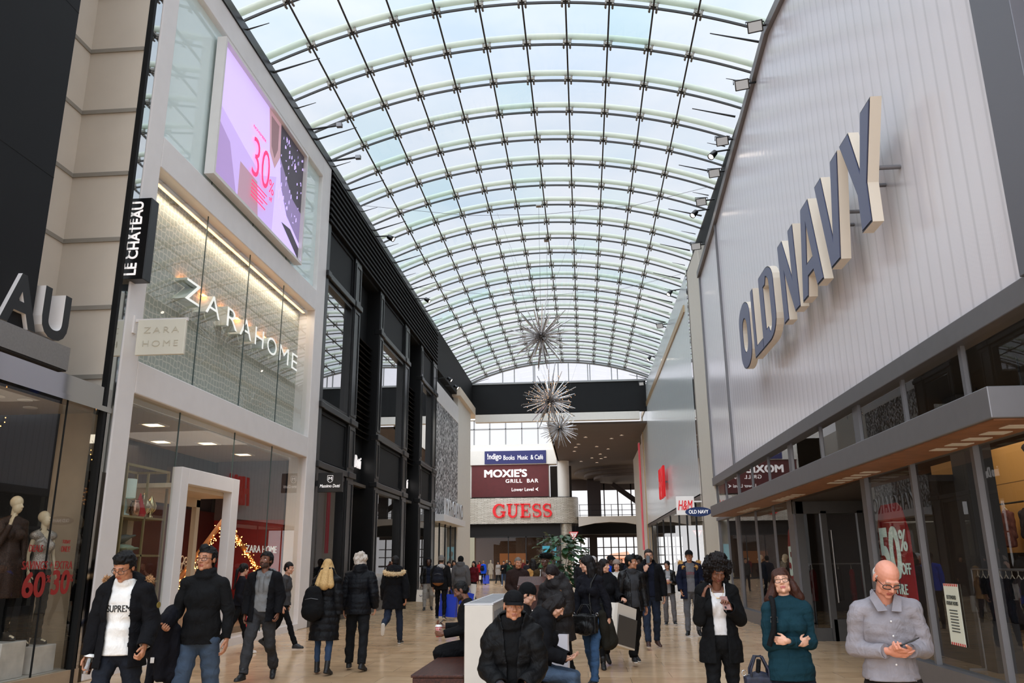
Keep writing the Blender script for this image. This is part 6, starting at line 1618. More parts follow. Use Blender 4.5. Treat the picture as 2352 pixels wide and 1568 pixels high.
# the coat over his forearm
def draped_coat():
    a, b = f.elb[0], f.wri[0]; m_ = a*.45+b*.55; k = 1
    P = [('cap', a+V3(-.04,.02,.0), b+V3(-.03,0,.03), .085, .075), ('ell', m_+V3(-.13,-.02,-.09), (.16,.15,.13)), ('ell', m_+V3(-.16,-.01,-.22), (.12,.15,.13)), ('cap', m_+V3(-.06,-.06,-.1), m_+V3(-.05,-.06,-.5), .085, .06), ('cap', m_+V3(-.13,.0,-.2), m_+V3(-.17,.02,-.62), .06, .05), ('cap', m_+V3(.02,.02,-.1), m_+V3(.03,.02,-.52), .07, .075)]
    P2, N2, F2 = grow(P, .012, 0, 3); P2 = P2+N2*(nzf(P2, 17, 8)*.009)[:,None]
    t = thing('coat', 'dark coat draped over the forearm of the man in the black jumper', 'coat', p.location, p.rotation_euler[2])
    emit_obj('folded_cloth', [(P2, F2, 0)], [cloth('navy_black_coat',(20,20,26))], t)
    q = MB(); c = m_+V3(-.1,-.13,-.35); q.bbox(tuple(c-V3(.018,.004,.025)), tuple(c+V3(.018,.004,.025)), .003); q.build('care_tag', mat('tag_white',(214,210,206),.6), t)
    q = MB(); c = m_+V3(.02,-.04,-.55); q.tube([tuple(c), tuple(c+V3(.005,0,-.1)), tuple(c+V3(.0,0,-.2))], .006, 6); q.build('drawcord', cloth('black_cord',(16,16,17)), t)
draped_coat()

f = Fig(1.78, bulk=1.0, lean=-2, head=(-18,-8,-3), legs=((22,4,4),(-12,22,3)), arms=(dict(u=(-.2,.1,-1), f=(-.05,-.22,-1), c=40), dict(u=(.26,.12,-1), f=(.02,-.34,-1), c=60)))
p = person('bearded man in open black jacket over a grey hoodie walking forward', (-4.72,12.1), 4, 'mid', f, 'brown', dict(style='short', col=(14,12,12), t=.02, amp=.008), beard=True,
    top=dict(mat='grey_hoodie', col=(118,118,118), t=.018, hem=.93, sleeve=.9, name='hoodie', hoodback=.8, hoodfront=1, fold=.008), coat=dict(mat='black_jacket_cloth', col=(17,17,20), t=.04, hem=.80, name='jacket', open=[(.7,.09),(1.2,.1),(1.5,.12),(1.7,.2)], flare=.03, collar=.0, sleeve=1.02, fold=.009),
    legs=dict(mat='charcoal_trousers', col=(52,52,54), r=(.1,.078,.074,.068), fold=.009), shoes=dict(mat='black_shoe', col=(18,17,17), boot=.05, sole_h=.03), seed=6)
q = MB()
for sg in (-1,1): q.tube([tuple(f.tp(sg*.03,-.135,1.42)), tuple(f.tp(sg*.034,-.15,1.3)), tuple(f.tp(sg*.036,-.148,1.2))], .004, 5)
q.build('drawstring', mat('grey_cord',(84,84,84),.8), p)

f = Fig(1.66, 'f', .95, lean=2, head=(25,4), legs=((-24,14,2),(18,4,2)), arms=(dict(u=(-.12,.1,-1), f=(.0,-.5,-1), c=40), dict(u=(.14,-.2,-1), f=(-.05,-.9,-.5), c=50)))
p = person('woman with a black ponytail in black walking past the home store window', (-6.5,15.5), 118, 'mid', f, 'light', dict(style='pony', col=(18,15,15), len=.34, t=.012), top=dict(mat='black_knit', col=(20,20,26), t=.022, hem=.95, name='jumper', fold=.008), legs=dict(mat='black_leggings', col=(14,14,15), r=(.08,.056,.054,.04), t=-.006), shoes=dict(mat='white_sneaker', col=(206,196,186), sole=(220,214,206)), seed=8)
shopping_bag('red patterned carrier bag held by the woman with the ponytail', wpt(f, f.palm(1,.07,.0)), (.26,.1,.36), 30, mat('red_carrier',(186,26,34),.5), (0,14), logo=('* o *', mat('white_vinyl',(235,232,228),.5,emit=.25), .7, .16), hl=.1)
f = Fig(1.68, 'm', .95, lean=3, head=(-10,8), legs=((24,4,2),(-20,22,2)), arms=(None, dict(u=(.1,.2,-1), f=(0,-.3,-1))))
person('dark haired person in grey top half hidden behind the man in the grey hoodie', (-6.0,16.5), 95, 'mid', f, 'light', dict(style='short', col=(18,15,15)), top=dict(mat='dark_grey_top', col=(62,62,64), t=.022, hem=.9, name='jumper'), legs=dict(mat='black_leggings', col=(14,14,15), r=(.082,.06,.056,.044)), shoes=dict(mat='black_sneaker', col=(26,26,28), sole=(40,40,40)), seed=9)

# ---------------- couple and parka seen from behind
f = Fig(1.66, 'f', 1.0, lean=2, head=(4,4), legs=((-6,6,2),(8,4,2)), arms=(dict(u=(-.22,.06,-1), f=(-.04,-.1,-1), c=40), dict(u=(.24,.1,-1), f=(.05,-.12,-1), c=40)))
p = person('woman with long blonde hair in a long black quilted coat seen from behind', (-4.0,12.8), 182, 'mid', f, 'light', dict(style='long', col=(206,168,112), len=.21, w=.095, flare=.7, tip=.06, amp=.003, out=.055), top=dict(mat='black_quilted_coat', col=(16,16,18), t=.045, hem=.50, quilt=.105, qa=.014, name='coat', collar=.06, flare=.05, sleeve=1.0, rough=.5), legs=dict(mat='slim_blue_jeans', col=(48,66,92), name='jeans', r=(.08,.056,.054,.04), hem=.86), shoes=dict(mat='black_boot', col=(18,17,17), boot=.09), seed=10)
def backpack(label, F, off, size, col, strap=True, base=None):
    t = thing('backpack', label, 'backpack', F.root.location, F.root.rotation_euler[2]); k = F.k
    c = F.tp(*off); w, d, h = size
    P = [('ell', c+V3(0,0,-.02), (w/2,d/2,h/2)), ('ell', c+V3(0,0,-h*.22), (w*.54,d*.56,h*.3)), ('ell', c+V3(0,d*.32,-h*.2), (w*.4,d*.34,h*.2)), ('ell', c+V3(0,0,h*.3), (w*.4,d*.42,h*.22))]
    a, n, fc = grow(P, .012, 0, 2); a = a+n*(nzf(a, 22, 5)*.004)[:,None]
    m = [cloth('bag_%d_%d_%d' % tuple(col), col)]; mi = 0
    if base: m.append(cloth('bagbase_%d_%d_%d' % tuple(base), base)); mi = (fcent(a, fc)[:,2] < c[2]-h*.36).astype(int)
    emit_obj('pack', [(a, fc, mi)], m, t)
    q = MB(); q.tube([tuple(c+V3(-w*.3,d*.36,h*.12)), tuple(c+V3(0,d*.5,h*.16)), tuple(c+V3(w*.3,d*.36,h*.12))], .006, 6); q.build('zip', mat('zip_grey',(90,90,92),.4,.6), t)
    for sg in ((-1,1) if strap else (1,)):
        q = MB(); q.tube([tuple(c+V3(sg*w*.25,-d*.3,h*.4)), tuple(F.tp(sg*.12 if strap else off[0]*.9,-.02,1.5)), tuple(F.tp(sg*.13,-.13,1.36)), tuple(F.tp(sg*.15,-.12,1.18)), tuple(c+V3(sg*w*.4,-d*.2,-h*.4))], .016, 6); q.build('strap', m[0], t)
    q = MB(); q.tube([tuple(c+V3(-.03,-.02,h*.5)), tuple(c+V3(0,-.01,h*.58)), tuple(c+V3(.03,-.02,h*.5))], .007, 6); q.build('grab_handle', m[0], t)
    return t
backpack('black backpack hanging from one shoulder of the blonde woman', f, (.14,.24,1.06), (.33,.22,.5), (17,17,18), False)
f = Fig(1.74, 'm', 1.08, lean=1, head=(3,2), legs=((-6,8,3),(10,4,6)), arms=(dict(u=(-.3,.12,-1), f=(.02,-.45,-1), c=40), dict(u=(.2,.06,-1), f=(.02,-.12,-1), c=40)))
person('white haired man in black quilted jacket and dark trousers seen from behind', (-3.6,13.25), 181, 'mid', f, 'light', dict(style='wavy', col=(200,188,176), t=.02), top=dict(mat='black_quilted_jacket', col=(15,16,20), t=.034, hem=.82, quilt=.075, qa=.009, name='jacket', collar=.05, flare=.02, sleeve=1.0, rough=.55), legs=dict(mat='near_black_jeans', col=(24,25,27), r=(.098,.074,.07,.064)), shoes=dict(mat='black_shoe', col=(20,19,19), boot=.03), seed=12)
f = Fig(1.76, 'm', 1.05, lean=3, head=(28,2), legs=((12,3,3),(-20,58,3)), arms=(dict(u=(-.25,.16,-1), f=(-.06,.1,-1), c=50), dict(u=(.2,-.1,-1), f=(.02,-.5,-1), c=50)))
p = person('man in black parka with pale fur hood walking away from the camera', (-3.98,17.4), 184, 'mid', f, 'tan', dict(style='short', col=(20,17,16)), top=dict(mat='black_parka_cloth', col=(15,15,18), t=.044, hem=.70, name='parka', hoodback=1.05, flare=.035, sleeve=1.02, fold=.008), legs=dict(mat='dark_blue_jeans', col=(36,44,60), name='jeans', r=(.094,.07,.066,.056)), shoes=dict(mat='black_sneaker', col=(26,26,28), sole=(206,202,196)), seed=14)
hoodfur(f, .05, .04, .17, .19, (198,176,140), seed=15, n=520, front=False)

# ---------------- middle distance, left half
f = Fig(1.74, 'm', 1, lean=1, head=(0,6), legs=((12,4,4),(-10,16,4)), arms=(dict(u=(-.2,.05,-1), f=(-.02,-.2,-1), c=60), None))
p = person('person in dark hood and black jacket with light grey joggers carrying a white bag', (-5.5,29.3), 12, 'far', f, 'dark', dict(style='none', col=(10,10,10), hat=dict(kind='hood', col=(20,20,24))), top=dict(mat='navy_tee', col=(26,30,44), t=.014, hem=.9, name='shirt'), coat=dict(mat='black_leather', col=(18,17,18), t=.034, hem=.9, name='jacket', open=[(.8,.06),(1.5,.07)], kind='leather', rough=.45), legs=dict(mat='pale_grey_joggers', col=(132,128,122), name='joggers', r=(.1,.08,.074,.06)), shoes=SH_BLACK, seed=16)
shopping_bag('white carrier bag with dark eagle print held by the hooded person', wpt(f, f.palm(0,.07,0)), (.3,.12,.4), 8, mat('white_carrier',(214,206,194),.6), (0,4), logo=('V', mat('print_navy',(40,44,80),.7), .45, .14))
f = Fig(1.78, 'm', 1.05, lean=1, head=(0,3), legs=((-10,10,3),(12,4,3)), arms=(dict(u=(-.22,.05,-1), f=(-.05,-.15,-1), c=60), dict(u=(.22,.05,-1), f=(.03,-.2,-1))))
p = person('man in grey beanie and black coat with a backpack walking away', (-4.2,24.4), 183, 'mid', f, 'light', dict(style='short', col=(60,50,44), hat=dict(kind='beanie', col=(112,108,104))), top=dict(mat='black_wool', col=(19,19,21), t=.036, hem=.82, name='coat', flare=.02), legs=dict(mat='black_leggings', col=(14,14,15), r=(.084,.06,.058,.046)), shoes=dict(mat='black_sneaker', col=(26,26,28), sole=(206,202,196)), seed=18)
q = MB(); c = f.neck; q.ell(tuple(c+f.T@V3(0,.085,-.03)), (.12,.06,.085)); q.ell(tuple(c+f.T@V3(0,.02,.0)), (.095,.085,.05)); q.build('hood', cloth('pale_grey_hood',(170,164,160)), p)
backpack('black backpack with tan base worn by the man in the grey beanie', f, (.06,.25,1.18), (.34,.2,.5), (26,28,36), True, (128,84,48))
shopping_bag('big blue carrier bag hanging from the hand of the man in the grey beanie', wpt(f, f.palm(0,.07,0)), (.5,.2,.62), 170, mat('blue_carrier',(22,56,176),.35), (0,-4), handle=(20,50,160))
f = Fig(1.76, 'm', 1.08, lean=1, head=(2,4), legs=((4,3,2),(-6,6,2)), arms=(dict(u=(-.22,.06,-1), f=(-.04,-.2,-1), c=60), dict(u=(.22,.06,-1), f=(.04,-.2,-1), c=60)))
person('person in black beanie and long grey wool coat seen from behind', (-3.85,25.9), 178, 'mid', f, 'light', dict(style='short', col=(30,26,24), hat=dict(kind='beanie', col=(16,16,17))), top=dict(mat='grey_wool_coat', col=(84,82,82), t=.046, hem=.52, name='coat', flare=.04, collar=.05), legs=dict(mat='khaki_trousers', col=(176,152,120), r=(.09,.07,.066,.058)), shoes=dict(mat='white_sneaker', col=(206,196,186), sole=(220,214,206)), seed=20)
shopping_bag('blue carrier bag held by the person in the grey wool coat', wpt(f, f.palm(0,.07,0)), (.42,.18,.4), 200, mat('blue_carrier',(22,56,176),.35), (0,-14), handle=(20,50,160))
shopping_bag('white carrier bag at the far side of the grey wool coat', wpt(f, f.palm(0,.07,0)+V3(-.06,-.25,.25)), (.32,.14,.46), 190, mat('white_carrier',(214,206,194),.6), (0,-6))
def simple(label, xy, yaw, h, sex, sk, hair, tcol, lcol, name='jacket', hem=.86, extra=None, t=.03, arms=(None,None), legs=None, seed=1, lod='far', head=(0,2), group=None, hat=None, scol=(24,24,25)):
    F = Fig(h, sex, 1.0, lean=1, head=head, legs=legs or random.choice((WR,WL,ST)), arms=arms)
    hr = dict(hair); 
    if hat: hr['hat'] = hat
    r = person(label, xy, yaw, lod, F, sk, hr, top=dict(mat='cloth_%d_%d_%d' % tuple(tcol), col=tcol, t=t, hem=hem, name=name, **(extra or {})), legs=dict(mat='trouser_%d_%d_%d' % tuple(lcol), col=lcol, r=(.086,.062,.06,.05)), shoes=dict(mat='shoe_%d_%d_%d' % tuple(scol), col=scol), seed=seed, group=group)
    return r, F
DK = dict(style='long', col=(22,17,16), len=.2); DS = dict(style='short', col=(20,17,16)); PN = dict(style='pony', col=(26,20,18), len=.2)
simple('woman in pale top behind the man in the grey beanie', (-5.05,31), 10, 1.66, 'f', 'light', PN, (196,188,180), (30,30,34), 'jumper', seed=22)
simple('smiling woman in dark coat and maroon scarf behind the grey wool coat', (-5.2,33.2), 5, 1.70, 'f', 'olive', DK, (30,26,34), (24,24,28), 'coat', .7, seed=23)
simple('woman in dark red top far behind the grey wool coat', (-4.7,35.5), -20, 1.66, 'f', 'light', DK, (88,22,28), (24,24,28), 'jumper', seed=24)
r, F = simple('person in bright blue jacket with a black rucksack at the far shop', (-7.5,62), 170, 1.70, 'f', 'light', dict(style='short', col=(150,112,80)), (24,74,196), (18,18,20), 'jacket', .8, seed=25)
backpack('small black rucksack on the bright blue jacket', F, (.06,.2,1.2), (.3,.16,.36), (18,18,20), True)
shopping_bag('blue carrier bag of the person in the bright blue jacket', wpt(F, F.palm(0,.07,0)), (.46,.2,.6), 170, mat('blue_carrier',(22,56,176),.35), (0,0), handle=(20,50,160))
shopping_bag('white carrier bag of the person in the bright blue jacket', wpt(F, F.palm(1,.07,0)), (.36,.14,.3), 170, mat('white_carrier',(214,206,194),.6), (0,6))
simple('person in black with a white cup in front of the far shop', (-5.5,57), 4, 1.66, 'm', 'light', DS, (22,22,24), (58,74,100), 'jumper', .9, seed=26, arms=(dict(u=(-.1,.0,-1), f=(.3,-.8,.3)), None), scol=(200,194,186))
simple('woman in dark green top with raised hand in front of the far shop', (-5.0,56), -4, 1.66, 'f', 'light', DK, (30,58,44), (26,26,30), 'top', .92, seed=27, arms=(None, dict(u=(.3,-.3,-.8), f=(-.4,-.5,.8))))
simple('person in red far behind inside the corner shop doorway', (-8.3,66), 0, 1.68, 'f', 'light', DK, (150,24,32), (26,24,26), 'jumper', seed=28)
f = Fig(1.70, 'm', 1.1, lean=2, head=(14,6), legs=ST, arms=(dict(u=(-.15,-.1,-1), f=(.5,-.6,-.5)), dict(u=(.15,-.1,-1), f=(-.5,-.6,-.5))))
p = person('older man with thinning hair in dark brown jacket beside the directory stand', (-1.45,18.2), 6, 'mid', f, 'tan', dict(style='short', col=(110,102,96), t=.005), top=dict(mat='dark_brown_jacket', col=(40,27,24), t=.036, hem=.78, name='jacket', flare=.02), legs=dict(mat='near_black_jeans', col=(24,25,27)), shoes=SH_BLACK, seed=30)
q = MB(); q.ell(tuple(f.neck+V3(0,.05,-.01)), (.12,.08,.06)); q.ell(tuple(f.neck+V3(0,-.03,-.02)), (.085,.06,.05)); q.build('hood', cloth('mid_grey_hood',(128,126,126)), p)
simple('woman in magenta top near the teal poster', (-2.3,38), -60, 1.68, 'f', 'light', DS, (150,30,92), (30,28,34), 'jumper', seed=31)
r, F = simple('woman in tan coat with long dark hair behind the striped dress', (-1.42,23.2), -150, 1.68, 'f', 'light', DK, (168,126,72), (28,26,28), 'coat', .6, seed=32, lod='mid')
shopping_bag('white carrier bag of the woman in the tan coat', wpt(F, F.palm(0,.07,0)), (.34,.14,.4), 20, mat('white_carrier',(214,206,194),.6))

# ---------------- centre group
f = Fig(1.74, 'f', 1.06, lean=-1, head=(-22,0), legs=ST, arms=(dict(u=(-.4,-.1,-1), f=(-.35,-.8,.5), c=60), dict(u=(.25,.05,-1), f=(.05,-.5,-1))))
p = person('woman in black fur hat and striped white dress with an open olive jacket', (-.72,15.5), -6, 'mid', f, 'dark', dict(style='none', col=(10,10,10)), top=dict(mat='white_dress', col=(206,200,194), t=.014, hem=.5, sleeve=0, name='dress', scoop=(.09,1.30), strap=.12, stripes=dict(mat='dress_stripe', col=(96,84,82), z=1.17, p=.062), flare=.0), coat=dict(mat='olive_jacket', col=(62,46,24), t=.036, hem=.62, name='jacket', open=[(.5,.135),(1.3,.13),(1.5,.16),(1.7,.2)], flare=.03), legs=dict(mat='black_leggings', col=(14,14,15), r=(.08,.056,.054,.04)), shoes=SH_BLACK, seed=34, lips=(96,44,44))
q = MB(); rs = np.random.RandomState(3)
hp = f.hp; k_ = f.hk; q.ell(tuple(hp(0,.02,.085)), (.115*k_,.125*k_,.075*k_)); 
for i in range(500):
    d = rs.normal(size=3); d /= np.linalg.norm(d); d[2] = d[2]*.8; b = np.array(hp(d[0]*.105,.02+d[1]*.115,.085+d[2]*.07)); tip = b+f.HR@d*.03+rs.normal(size=3)*.006; s1 = np.cross(d, rs.normal(size=3)); s1 /= np.linalg.norm(s1)
    q.add([b+s1*.007, b-s1*.007, tip], [(0,1,2)])
q.build('fur_hat', cloth('black_fur',(12,12,12)), p)
for sg in (-1,1):
    q = MB(); q.tube([tuple(hp(sg*.088+.002*0,.01+.016*math.cos(a),-.05+.018*math.sin(a))) for a in [2*PI*i/14 for i in range(14)]], .004, 6, closed=True); q.build('earring', mat('gold',(214,176,110),.25,1.), p)
q = MB(); hw = f.palm(1,.0,0)
bagm = cloth('black_bag_leather',(16,15,15),.4,'leather')
def handbag(label, at, rz, size=(.3,.13,.22), m=None, tilt=(0,0), strap_to=None, name='handbag'):
    m = m or bagm; t = thing(name, label, 'handbag', at); t.rotation_euler = (rad(tilt[0]),rad(tilt[1]),rad(rz)); w, d, h = size
    P = [('box', V3(0,0,-h*.5), (w*.44,d*.4,h*.42), np.eye(3)), ('ell', V3(0,0,-h*.62), (w*.52,d*.55,h*.42)), ('ell', V3(0,0,-h*.2), (w*.44,d*.36,h*.22))]
    a, n, fc = grow(P, .01, 0, 3); a = a+n*(nzf(a, 20, 7)*.004)[:,None]; emit_obj('pouch', [(a, fc, 0)], [m], t)
    for sg in (-1,1):
        q = MB(); q.tube([(-w*.28,sg*d*.3,-h*.2),(-w*.26,sg*d*.3,.02),(-w*.1,sg*d*.22,.11),(w*.1,sg*d*.22,.11),(w*.26,sg*d*.3,.02),(w*.28,sg*d*.3,-h*.2)], .009, 6); q.build('handle', m, t)
    q = MB()
    for sg in (-1,1): q.tube([(sg*w*.45+.016*math.cos(a), 0, -.01+.02*math.sin(a)) for a in [2*PI*i/12 for i in range(12)]], .004, 5, closed=True)
    q.build('buckle', mat('buckle_steel',(180,178,174),.25,1.), t)
    q = MB(); q.tube([(-w*.36,0,-h*.06),(0,-.0,-h*.02),(w*.36,0,-h*.06)], .005, 6); q.build('zip', mat('zip_grey',(90,90,92),.4,.6), t)
    return t
handbag('black shoulder bag at the side of the striped dress', wpt(f, f.tp(-.3,-.05,1.0)), 10)

f = Fig(1.58, 'f', 1.05, lean=6, head=(-16,28), legs=((4,3,2),(-8,8,2)), arms=(dict(u=(-.22,-.1,-1), f=(.05,-.85,-.35), c=50), dict(u=(.2,-.12,-1), f=(-.62,-.75,-.25), c=55)))
p = person('girl in charcoal puffer coat with brown fur hood looking down at her hands', (-.36,10.75), -22, 'near', f, 'light', dict(style='bangs', col=(30,22,22), len=.06, w=.066, bangs=1, tip=.03), top=dict(mat='charcoal_puffer', col=(34,31,31), t=.046, hem=.72, quilt=.14, qa=.008, name='coat', hoodback=.9, flare=.04, collar=.045, sleeve=.98, rough=.55, fold=.008), legs=dict(mat='wide_black_trousers', col=(15,15,16), r=(.094,.07,.074,.085)), shoes=SH_BLACK, seed=36)
hoodfur(f, .036, .01, .13, .17, (120,84,56), seed=37, n=460)
t = thing('key_ring', 'small coloured key ring in the hand of the girl in the charcoal coat', 'keys', wpt(f, f.palm(1,.1,.03)))
q = MB(); q.bbox((-.035,-.008,-.01),(.02,.008,.012),.003); q.build('tag', mat('tag_teal',(70,190,180),.4), t); q = MB(); q.tube([(.02,0,0),(.06,0,.02)], .005, 6); q.build('key', M_STEEL, t)

f = Fig(1.68, 'f', .98, lean=1, head=(-58,8), legs=((-14,10,2),(16,8,2)), arms=(dict(u=(-.14,-.1,-1), f=(-.02,-.3,-1), c=30), dict(u=(.25,.25,-1), f=(.15,-.0,-1), c=60)))
p = person('woman in black jumper and blue jeans with a black handbag across her body', (.06,11.5), -28, 'near', f, 'light', dict(style='bangs', col=(20,16,16), len=.30, w=.05, bangs=1, fw=.06, tip=.022), top=dict(mat='black_knit', col=(15,15,17), t=.024, hem=.94, name='jumper', fold=.007), legs=dict(mat='mid_blue_jeans', col=(58,84,116), name='jeans', r=(.086,.062,.06,.05)), shoes=dict(mat='black_shoe', col=(20,19,19)), seed=38, lips=(170,96,88))
handbag('black leather handbag hanging at the hip of the woman in the black jumper', wpt(f, f.tp(.02,-.2,.98)), -20, (.36,.16,.27))
q = MB(); q.tube([tuple(f.tp(.12,-.02,1.495)), tuple(f.tp(.09,-.12,1.38)), tuple(f.tp(.06,-.14,1.2)), tuple(f.tp(.1,-.18,.99))], .013, 6); o = q.build('bag_strap', bagm, p)
# jacket tied round her waist, hanging behind
P_ = [('ell', f.tp(0,.02,.98), (.19,.15,.09), f.T), ('cap', f.tp(.1,.1,.98), f.tp(.2,.12,.62), .12, .13), ('cap', f.tp(-.05,.13,.98), f.tp(0,.15,.6), .11, .12), ('cap', f.tp(.18,-.02,.95), f.tp(.22,.0,.55), .07, .06)]
a, n, fc = grow(P_, .014, 0, 3); a = a+n*(nzf(a, 14, 4)*.01)[:,None]; emit_obj('tied_jacket', [(a, fc, 0)], [cloth('dark_olive_jacket',(32,30,24))], p)
f = Fig(1.66, 'f', 1.0, lean=1, head=(40,0), legs=((14,4,2),(-16,26,2)), arms=(dict(u=(-.2,.05,-1), f=(-.02,-.4,-1)), dict(u=(.28,-.05,-1), f=(.1,-.95,-.1), c=70, n=(0,.2,-1))))
p = person('woman with long dark hair in dark coat holding out a large paper bag', (.3,13.7), 14, 'mid', f, 'light', dict(style='long', col=(24,18,18), len=.28, w=.07, fw=.05), top=dict(mat='black_parka_cloth', col=(15,15,18), t=.04, hem=.62, name='coat', flare=.05, hoodback=.8), legs=dict(mat='black_leggings', col=(14,14,15), r=(.08,.056,.054,.042)), shoes=dict(mat='black_boot', col=(18,17,17), boot=.08, heel=1), seed=40)
shopping_bag('large white and grey paper bag held out by the woman in the dark coat', wpt(f, f.palm(1,.06,.02)), (.5,.2,.62), 52, mat('white_paper',(212,204,192),.6), (0,14), handle=(24,22,22), panel=(mat('grey_print',(70,66,62),.6), .04, .72), hl=.08)
f = Fig(1.69, 'm', 1.02, lean=1, head=(48,0), legs=((20,3,4,0,14),(-14,10,4)), arms=(dict(u=(-.24,.08,-1), f=(.0,-.2,-1), c=50), dict(u=(.24,.1,-1), f=(.1,-.12,-1), c=40)))
p = person('young man in open black leather jacket and dark grey shirt looking sideways', (.76,14.2), 22, 'mid', f, 'tan', dict(style='short', col=(16,14,14), quiff=.02, t=.013), top=dict(mat='dark_grey_shirt', col=(56,56,58), t=.014, hem=.9, name='shirt', collar=.03), coat=dict(mat='black_leather', col=(18,17,18), t=.034, hem=.84, name='jacket', open=[(.7,.07),(1.2,.075),(1.42,.09),(1.6,.16)], kind='leather', rough=.42, flare=.02), legs=dict(mat='black_trousers', col=(16,16,17), r=(.092,.07,.07,.07)), shoes=dict(mat='black_canvas_shoe', col=(22,22,24), sole=(214,208,200), sole_h=.028), seed=42)
f = Fig(1.80, 'm', 1.06, lean=0, head=(-6,2), legs=((16,3,4),(-8,12,4)), arms=(dict(u=(-.16,-.42,-.9), f=(.42,-.52,.95), c=60, h=(.35,-.1,1), n=(.55,.75,0)), dict(u=(.26,.08,-1), f=(.06,-.12,-1), c=45)))
p = person('tall man with glasses in black jacket speaking into a phone held to his mouth', (1.25,16.6), 8, 'mid', f, 'light', dict(style='short', col=(40,32,28), t=.008), top=dict(mat='navy_hoodie', col=(22,25,38), t=.016, hem=.9, name='hoodie', hoodback=.7), coat=dict(mat='black_jacket_cloth', col=(17,17,20), t=.04, hem=.82, name='jacket', open=[(.7,.05),(1.3,.06),(1.5,.09)], flare=.02, collar=.04), legs=dict(mat='dark_blue_jeans', col=(40,52,72), name='jeans', r=(.092,.07,.066,.058)), shoes=dict(mat='brown_boot', col=(62,36,26), boot=.05, sole=(206,198,188)), seed=44, glasses=dict(col=(16,16,18), h=.017, r=.003), beard=True)
phone('black phone held at the mouth of the tall man with glasses', wpt(f, f.hp(-.03,-.135,-.065)), (rotz(rad(-10))@rotx(rad(72))).tolist())
simple('woman with curly black hair in dark blue coat behind the tall man', (1.28,20.6), 6, 1.70, 'f', 'dark', dict(style='curly', col=(18,14,14), size=.95, len=.1), (30,32,48), (24,24,28), 'coat', .6, seed=46, lod='mid')
simple('white haired man in dark maroon top in profile behind the crowd', (.24,23), -55, 1.74, 'm', 'ruddy', dict(style='short', col=(206,200,196), t=.008), (62,30,36), (28,28,30), 'jumper', seed=47, lod='mid')
simple('man in dark cap and bright blue jacket behind the crowd', (.64,21.2), 35, 1.74, 'm', 'dark', DS, (26,68,176), (24,24,28), 'jacket', seed=48, lod='mid', hat=dict(kind='cap', col=(20,20,24)))
simple('woman in taupe beanie and white top behind the young man in leather', (.66,17.6), -4, 1.64, 'f', 'light', DK, (206,200,192), (24,24,28), 'jumper', seed=49, lod='mid', hat=dict(kind='beanie', col=(140,124,114)))
f = Fig(1.60, 'f', .98, lean=0, head=(-24,2), legs=((4,3,2),(16,4,3)), arms=(dict(u=(-.1,-.05,-1), f=(.35,-.85,.2), c=60), dict(u=(.16,-.05,-1), f=(-.45,-.8,.1), c=60)))
p = person('small woman with glasses in black jacket holding a white cup', (2.17,22.5), -4, 'mid', f, 'light', dict(style='pony', col=(24,20,20), len=.1), top=dict(mat='light_grey_top', col=(150,148,148), t=.014, hem=.86, name='top'), coat=dict(mat='black_leather', col=(18,17,18), t=.03, hem=.86, name='jacket', open=[(.7,.06),(1.5,.07)], kind='leather', rough=.5), legs=dict(mat='mid_grey_joggers', col=(98,94,94), name='joggers', r=(.09,.07,.068,.062)), shoes=dict(mat='black_sneaker', col=(26,26,28), sole=(206,202,196)), seed=50, glasses=dict(col=(60,40,36)))
cup('white takeaway cup in the hands of the small woman with glasses', wpt(f, (f.palm(0,.08,.04)+f.palm(1,.08,.04))/2), 'paper')
f = Fig(1.80, 'm', 1.0, lean=-1, head=(0,-2), legs=((8,4,3),(-6,10,3)), arms=(dict(u=(-.26,.06,-1), f=(.1,-.35,-1), c=40), dict(u=(.26,.06,-1), f=(-.1,-.35,-1), c=40)))
p = person('young man in black cap and navy parka with tan fur hood and grey trousers', (2.35,19.2), -6, 'mid', f, 'tan', dict(style='short', col=(20,17,16), hat=dict(kind='cap', col=(16,16,18))), top=dict(mat='grey_tee', col=(104,102,104), t=.014, hem=.88, sleeve=.5, name='shirt'), coat=dict(mat='navy_parka', col=(20,24,42), t=.044, hem=.74, name='parka', open=[(.6,.09),(1.2,.09),(1.5,.1)], flare=.04), legs=dict(mat='grey_trousers', col=(92,92,96), r=(.094,.072,.064,.054)), shoes=SH_BLACK, seed=52)
decal(f, 'shirt', 'BOSTON', 0, 1.27*f.k+f.dz, .24, .06, mat('print_red',(130,40,50),.7))
hoodfur(f, .055, -.02, .12, .2, (172,128,68), seed=53, n=420)

# ---------------- three large figures at right
f = Fig(1.65, 'f', .98, lean=2, head=(10,32), legs=((10,3,1),(-4,6,1)), arms=(dict(u=(-.20,-.14,-1), f=(.22,-.14,1.0), c=40, h=(.35,.2,1), n=(.9,.2,-.2)), dict(u=(.24,.06,-1), f=(-.46,-.72,.52), c=55, h=(-.35,-.5,.8), n=(-.3,-.3,-.6))))
p = person('woman with big curly hair in black blazer and white top reading her phone', (1.26,8.3), -4, 'near', f, 'brown', dict(style='curly', col=(20,13,12), size=1.1, len=.26), top=dict(mat='white_tank_top', col=(214,210,208), t=.014, hem=1.0, sleeve=0, name='top', scoop=(.065,1.40), strap=.11), coat=dict(mat='black_blazer', col=(14,14,15), t=.032, hem=.74, name='blazer', open=[(.6,.06),(.9,.062),(1.25,.07),(1.45,.075),(1.6,.11)], flare=.04, fold=.006), legs=dict(mat='black_trousers', col=(12,12,13), r=(.094,.066,.064,.058), top=1.06), shoes=SH_BLACK, seed=54, lips=(120,56,52))
phone('rose phone held up by the woman in the black blazer', wpt(f, f.palm(1,.075,.022)), (rotz(rad(14))@rotx(rad(-128))@rotz(rad(0))).tolist(), case=(150,112,104))
